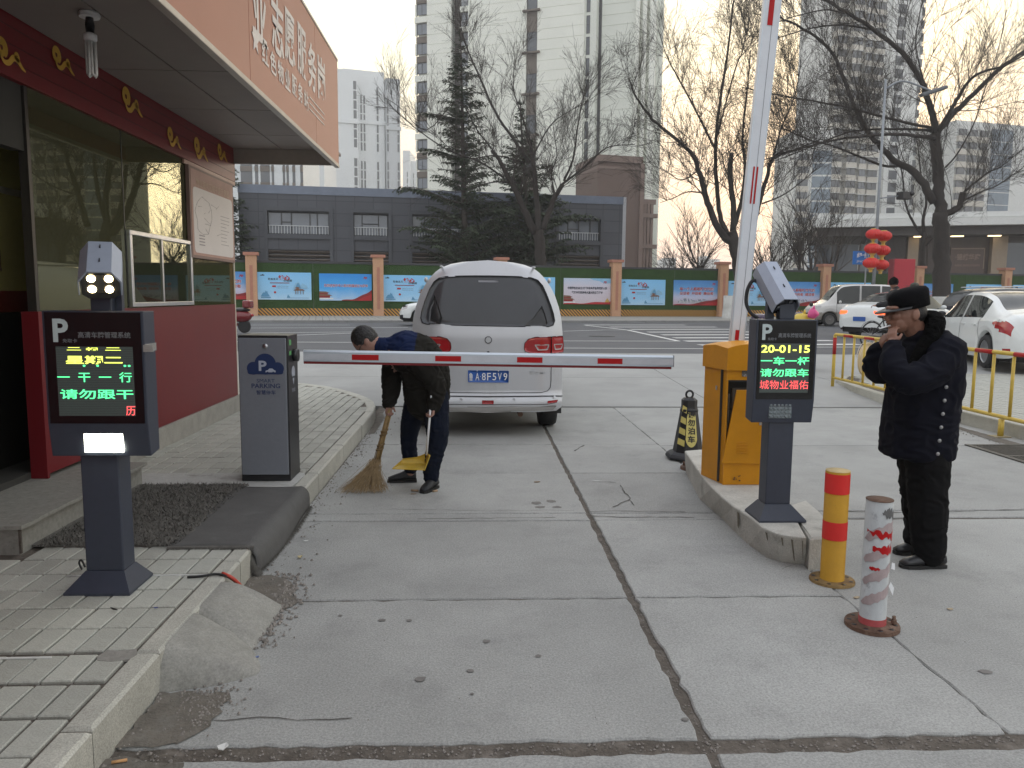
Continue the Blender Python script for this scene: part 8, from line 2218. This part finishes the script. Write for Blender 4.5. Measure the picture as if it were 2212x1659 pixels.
simple_person('person in a camouflage cap and teal padded jacket just behind the guard', (p.x, p.y, .27), -60, 1.62, mat('teal_jacket', (.030, .075, .080), .8, var=.3, scale=9), m_trs, mat('camo_cap', (.06, .06, .045), .8, var=.5, scale=18, col2=(.015, .015, .012), c2s=14, c2w=.5), lambda mb, h, s: (mb.sphere(Vector(h) + Vector((0, 0, .06)), (.10, .11, .075), 14), mb.box(Vector(h) + Vector((-.11, .05, .05)), (.10, .12, .012), R_(-60))))
# scooters
def scooter(label, loc, heading, m, bag=None):
    t = thing('scooter', label, 'scooter', loc, R_(-heading), 'electric scooters')
    for y in (-.48, .52):
        w = MB().lathe((0, y, .21), [(.12, -.045), (.19, -.045), (.21, -.02), (.21, .02), (.19, .045), (.12, .045)], 22, axis='X').build('wheel', m_tyre, t, local=True); MB().lathe((0, y, .21), [(.12, -.03), (.12, .03)], 16, axis='X').build('rim', m_rim, w, local=True)
    mb = MB(); mb.sphere((0, -.40, .52), (.17, .34, .19), 16); mb.sphere((0, .36, .62), (.20, .10, .30), 16); mb.bb((-.15, -.2, .22), (.15, .36, .30)); mb.sphere((0, .52, .38), (.09, .17, .10), 12); mb.sphere((0, .30, .96), (.13, .10, .10), 12)
    remesh_ = mb.build('body', m, t, local=True)
    mb = MB(); mb.sphere((0, -.36, .72), (.14, .34, .07), 14); mb.build('seat', m_black, t, local=True)
    mb = MB(); mb.tube([(0, .50, .25), (0, .30, 1.0)], .025, 8); mb.tube([(-.30, .22, 1.04), (-.1, .29, 1.03), (.1, .29, 1.03), (.30, .22, 1.04)], .015, 6); mb.build('handlebar', m_bframe, t, local=True)
    for s in (-1, 1): MB().sphere((s * .27, .30, 1.20), (.05, .015, .04), 8).build('mirror', m_bframe, t, local=True)
    MB().sphere((0, -.76, .56), (.09, .03, .05), 10).build('tail_lamp', m_lampred, t, local=True)
    MB().box((0, -.62, .90), (.30, .26, .24)).build('top_box', m, t, local=True, bevel=.05)
    return t
p = D(497, 700, 24.5)
scooter('dark red electric scooter half hidden by the booth corner', (p.x, p.y, .25), -78, mat('scooter_red', (.16, .008, .012), .25, coat=.5))
p = D(1700, 700, 14.5)
s2 = scooter('dark electric scooter hidden behind the second display post', (p.x, p.y, .18), 68, mat('scooter_purple', (.05, .03, .07), .3, coat=.4))
def bag(label, c, r, m, seed):
    mb = MB(); mb.sphere(c, r, 14); me_v = []
    for x, y, z in mb.v: d = noise.noise(Vector((x, y, z)) * 9 + Vector((seed, 0, 0))); me_v.append((x + d * .05, y + d * .05, z + d * .05))
    mb.v = me_v; mb.tube([(c[0], c[1], c[2] + r[2] * .8), (c[0] + .01, c[1], c[2] + r[2] * 1.6)], [.03, .015], 6)
    return mb.build('carrier_bag', m, label=label, cat='bag')
p = D(1737, 688, 14.3); bag('crumpled yellow carrier bag just right of the tilted camera', (p.x, p.y, p.z), (.20, .12, .10), mat('yellow_bag', (.60, .44, .06), .4, var=.1), 1)
p = D(1757, 680, 14.1); bag('bright pink carrier bag beside the yellow one', (p.x, p.y, p.z + .02), (.10, .08, .09), mat('pink_bag', (.55, .06, .20), .4, var=.1), 4)

# ================================================================ LANTERNS, SIGNS, LITTER
m_pole = mat('galvanised_pole', (.26, .28, .30), .5, metal=.3)
p = D(1884, 660, 36); pb = Vector((p.x, p.y, .25))
sl = thing('street_lamp', 'tall grey street lamp pole rising behind the red lanterns', 'street lamp', pb)
th = D(1905, 215, 36).z
MB().tube([pb, (pb.x, pb.y, th * .6), (pb.x, pb.y, th + .6)], [.08, .065, .05], 12).build('pole', m_pole, sl)
e = D(1985, 213, 36); MB().tube(cat([(pb.x, pb.y, th + .2), (pb.x + .8, pb.y, th + .55), (e.x, pb.y, e.z + .1)], 4), .045, 8).build('arm', m_pole, sl)
MB().box((e.x + .1, pb.y, e.z + .08), (1.2, .35, .16), M=Matrix.Rotation(R_(-18), 3, 'Y')).build('lamp_head', mat('lamp_head', (.12, .13, .14), .5), sl, bevel=.05)
a = D(1897, 432, 36); e = D(1940, 426, 36)
MB().tube([(pb.x, pb.y, a.z), (e.x - .2, pb.y, e.z)], .03, 6).build('bracket', m_pole, sl)
spk = thing('loudspeaker', 'small dark box shaped monitor on the street lamp side arm', 'speaker', (e.x, pb.y, e.z))
MB().box((e.x, pb.y, e.z), (.55, .4, .34), .3).build('case', m_black, spk, bevel=.03); MB().sphere((e.x + .3, pb.y - .1, e.z + .1), (.12, .12, .12), 10).build('lens', m_black, spk)
m_lan = mat('lantern_red', (.55, .016, .012), .45, var=.12, scale=12); m_lgold = mat('lantern_gold', (.55, .33, .06), .4)
grp = 'red lanterns on the lamp pole'
for i, v in enumerate((506, 537, 568)):
    for j, (u, dd) in enumerate(((1885 - i * 3.2 + 3, -.35), (1906 - i * 3.2 + 3, .25))):
        c = D(u, v + j * 4, 36 + dd * .8)
        wh = ('topmost', 'middle', 'lowest')[i]; sd_ = ('front left', 'rear right')[j]
        t = thing('lantern', '%s round red lantern, the %s one of its pair' % (wh, sd_), 'lantern', c, 0, grp)
        mb = MB(); n = 24; vs = []; R_n = 10
        for a_ in range(R_n + 1):
            tt = math.pi * (.12 + .76 * a_ / R_n)
            for k in range(n * 2): q = math.pi * k / n; rr_ = math.sin(tt) * .36 * (1 if k % 2 == 0 else .955); vs.append((c.x + rr_ * math.cos(q), c.y + rr_ * math.sin(q), c.z + .25 * math.cos(tt)))
        n2 = n * 2; mb.add(vs, [(r * n2 + k, r * n2 + (k + 1) % n2, (r + 1) * n2 + (k + 1) % n2, (r + 1) * n2 + k) for r in range(R_n) for k in range(n2)], smooth=False)
        mb.build('shade', m_lan, t)
        MB().lathe((c.x, c.y, c.z + .20), [(.15, 0), (.16, .02), (.12, .06)], 16).build('cap', m_lgold, t); MB().lathe((c.x, c.y, c.z - .29), [(.10, 0), (.15, .05), (.15, .08)], 16).build('base_ring', m_lgold, t)
        MB().lathe((c.x, c.y, c.z - .42), [(.07, 0), (.085, .12)], 14).build('tassel', m_lgold, t)
p = D(1867, 600, 37); sp_ = thing('street_sign', 'blue street name sign beside the red lanterns', 'sign', (p.x, p.y, .35))
zs_ = D(1870, 557, 37).z
MB().tube([(p.x + .05, p.y, .35), (p.x + .05, p.y, zs_ + .5)], .035, 8).build('pole', m_pole, sp_)
c = D(1868, 557, 36.9); MB().box(c, (1.15, .05, .62)).build('plate', mat('sign_blue', (.02, .16, .50), .4), sp_); 
lettering('经十路', (c.x, c.y - .028, c.z + .12), XX, UPZ, .8, .24, m_white, sp_, bold=.03); lettering('JINGSHI LU', (c.x, c.y - .028, c.z - .18), XX, UPZ, .8, .12, m_white, sp_)
a = D(1927, 662, 37.5); bq = D(1973, 560, 37.5)
rb_ = thing('sign_pylon', 'plain red sign pylon left of the big willow trunk', 'sign', ((a.x + bq.x) / 2, a.y, .35))
MB().bb((a.x, a.y, .35), (bq.x, a.y + .5, bq.z)).build('panel', mat('pylon_red', (.42, .02, .035), .45, var=.06), rb_, bevel=.02); MB().bb((a.x - .04, a.y + .02, .351), (a.x - .001, a.y + .48, bq.z)).build('edge', mat('pylon_edge', (.24, .03, .04), .5), rb_)

# litter
def bit(name, label, cat_, u, v, m, L_, w, h, rz, z=0.0, rnd=False):
    p = G(u, v, z); mb = MB()
    if rnd: mb.tube([(p.x - L_ / 2 * math.cos(rz), p.y - L_ / 2 * math.sin(rz), z + w / 2 + .001), (p.x + L_ / 2 * math.cos(rz), p.y + L_ / 2 * math.sin(rz), z + w / 2 + .001)], w / 2, 8)
    else:
        P_ = [(-.5, -.4), (-.1, -.55), (.5, -.3), (.45, .35), (0, .5), (-.45, .3)]
        c, s = math.cos(rz), math.sin(rz); b_ = [(p.x + (x * c * L_ - y * s * w), p.y + (x * s * L_ + y * c * w), z + .002 + h * abs(x) * 1.4) for x, y in P_]
        mb.add(b_ + [(q[0], q[1], q[2] + max(.002, h * .3)) for q in b_], [tuple(range(6))[::-1], tuple(range(6, 12))] + [(i, (i + 1) % 6, 6 + (i + 1) % 6, 6 + i) for i in range(6)])
    return mb.build(name, m, label=label, cat=cat_)
m_paper = mat('litter_white', (.60, .60, .58), .7, var=.1); m_leaf = mat('dry_leaf', (.20, .13, .07), .8, var=.3); m_stone = mat('pebble', (.22, .20, .18), .9, var=.3)
bit('paper_scrap', 'small folded white paper scrap by the wide near joint', 'litter', 481, 1618, m_paper, .035, .028, .012, .6, .004)
bit('cigarette_end', 'orange cigarette end at the very bottom left', 'litter', 258, 1648, mat('filter_orange', (.55, .30, .13), .7), .045, .010, .01, .3, .004, True)
bit('cigarette_end', 'blue and white cigarette end at the foot of the mortar lump', 'litter', 550, 1423, mat('blue_end', (.12, .16, .30), .6), .035, .008, .01, .7, .003, True)
bit('foil_scrap', 'crumpled gold foil on the lane right of the carpet', 'litter', 648, 1206, mat('foil', (.45, .38, .22), .35, metal=.5, var=.4, scale=60), .028, .022, .014, .3)
bit('paper_scrap', 'white scrap further up the lane beside the carpet', 'litter', 661, 1170, m_paper, .028, .015, .005, .2)
bit('cigarette_end', 'tan cigarette end just right of the broom bristles', 'litter', 896, 1062, mat('tan_end', (.35, .24, .15), .7), .055, .016, .01, -.2, 0, True)
bit('cigarette_end', 'tan cigarette end under the toe of the right shoe', 'litter', 940, 1063, mat('tan_end', (.35, .24, .15), .7), .040, .016, .01, .6, 0, True)
bit('twig', 'flat brown leaf stalk near the broom', 'litter', 893, 1068, m_leaf, .045, .014, .004, .1)
bit('plastic_strip', 'curled white plastic strip across the long joint', 'litter', 1290, 1040, m_paper, .08, .008, .004, -.2)
bit('leaf', 'pale dry leaf on the concrete above the dark joint', 'litter', 1160, 1042, m_leaf, .05, .03, .004, .2)
bit('leaf', 'brown dry leaf near the right edge of the lane', 'litter', 1850, 1292, mat('tan_leaf', (.36, .29, .20), .8), .035, .022, .004, .4)
bit('leaf', 'tan leaf lying right of the white bollard', 'litter', 2052, 1317, mat('tan_leaf', (.36, .29, .20), .8), .03, .02, .004, .1)
bit('twig', 'short curved black twig on the near pavers', 'litter', 247, 1319, m_black, .05, .006, .008, -.6, .152)
bit('cable_end', 'bit of blue wire on the near pavers', 'litter', 337, 1315, mat('blue_wire', (.03, .05, .20), .5), .018, .006, .004, .1, .152)
cw = thing('cable', 'loose black and red cables spilling over the kerb edge', 'cable', (-1.2, 3.68, .15))
m_redc = mat('red_cable', (.45, .05, .03), .5)
def gp(u, v, z): p = G(u, v, z); return (p.x, p.y, p.z)
MB().tube(cat([gp(405, 1247, .154), gp(440, 1244, .158), gp(468, 1240, .160), gp(492, 1246, .15), gp(510, 1258, .11), gp(522, 1268, .085)], 4), .006, 6).build('black_wire', m_blackrub, cw)
MB().tube(cat([gp(480, 1238, .162), gp(498, 1246, .150), gp(512, 1257, .12), gp(526, 1272, .075)], 4), .008, 6).build('red_wire', m_redc, cw)
MB().tube(cat([gp(177, 1230, .152), gp(171, 1216, .18), gp(176, 1210, .20), gp(184, 1225, .165)], 4), .005, 6).build('cable_loop', m_blackrub, label='black cable loop behind the base of the near display post', cat='cable')
# grit and crumbs along the kerb foot
mb = MB(); rr = random.Random(21)
def crumb(x, y, z, s):
    a = rr.uniform(0, 6.28); c, q = math.cos(a) * s, math.sin(a) * s
    mb.add([(x + c, y + q, z), (x - q, y + c, z), (x - c * .8, y - q * .8, z), (x + q, y - c, z), (x + rr.uniform(-.3, .3) * s, y + rr.uniform(-.3, .3) * s, z + s * rr.uniform(.5, 1.1))], [(0, 1, 4), (1, 2, 4), (2, 3, 4), (3, 0, 4)])
for k in range(900):
    y = rr.uniform(2.0, 9.8); e = rr.expovariate(16); x = KX + .01 + e
    crumb(x, y, .002, rr.choice((.003, .004, .006, .010)) * (1.3 if rr.random() < .08 else 1))
for k in range(500):
    t = rr.random(); x, y = -.93 + rr.gauss(0, .05), 3.2 + .9 * t; crumb(x - .05 * t, y, .003, rr.choice((.004, .006, .009, .013)))
for k in range(260): crumb(-1.0 + rr.gauss(0, .06), 2.75 + rr.gauss(0, .08), .004, rr.choice((.003, .005, .008)))
for k in range(900): crumb(rr.uniform(-1.1, 5.5), rr.uniform(1.6, 10), .001, rr.choice((.0012, .002, .003)))
for k in range(500): crumb(rr.uniform(-1.1, 1.85), 2.44 + rr.gauss(0, .03), -.008, rr.choice((.003, .005, .007)))
for k in range(500): y = rr.uniform(1, 8); crumb(.785 + rr.gauss(0, .012), y, -.008, rr.choice((.003, .005)))
for k in range(300): crumb(5.55 + rr.gauss(0, .08), rr.uniform(6.5, 9), .002, rr.choice((.003, .006, .01)))
for k in range(120): crumb(-1.5 + rr.uniform(-.3, .25), rr.uniform(5.85, 6.1), .152, rr.choice((.003, .006)))
mb.build('grit', m_stone, kind='stuff', label='grit and crumbs strewn along the kerb foot and joints')

# ================================================================ HAZE
hz = MB().bb((-420, -60, -1.3), (420, 720, 112))
m_hz = bpy.data.materials.new('haze'); m_hz.use_nodes = True; N = m_hz.node_tree.nodes; N.remove(N['Principled BSDF'])
pv_ = N.new('ShaderNodeVolumePrincipled'); pv_.inputs['Color'].default_value = (.99, .99, .99, 1); pv_.inputs['Density'].default_value = .0010; pv_.inputs['Anisotropy'].default_value = .3
m_hz.node_tree.links.new(pv_.outputs[0], N['Material Output'].inputs['Volume'])
ho = hz.build('haze', m_hz, kind='stuff')
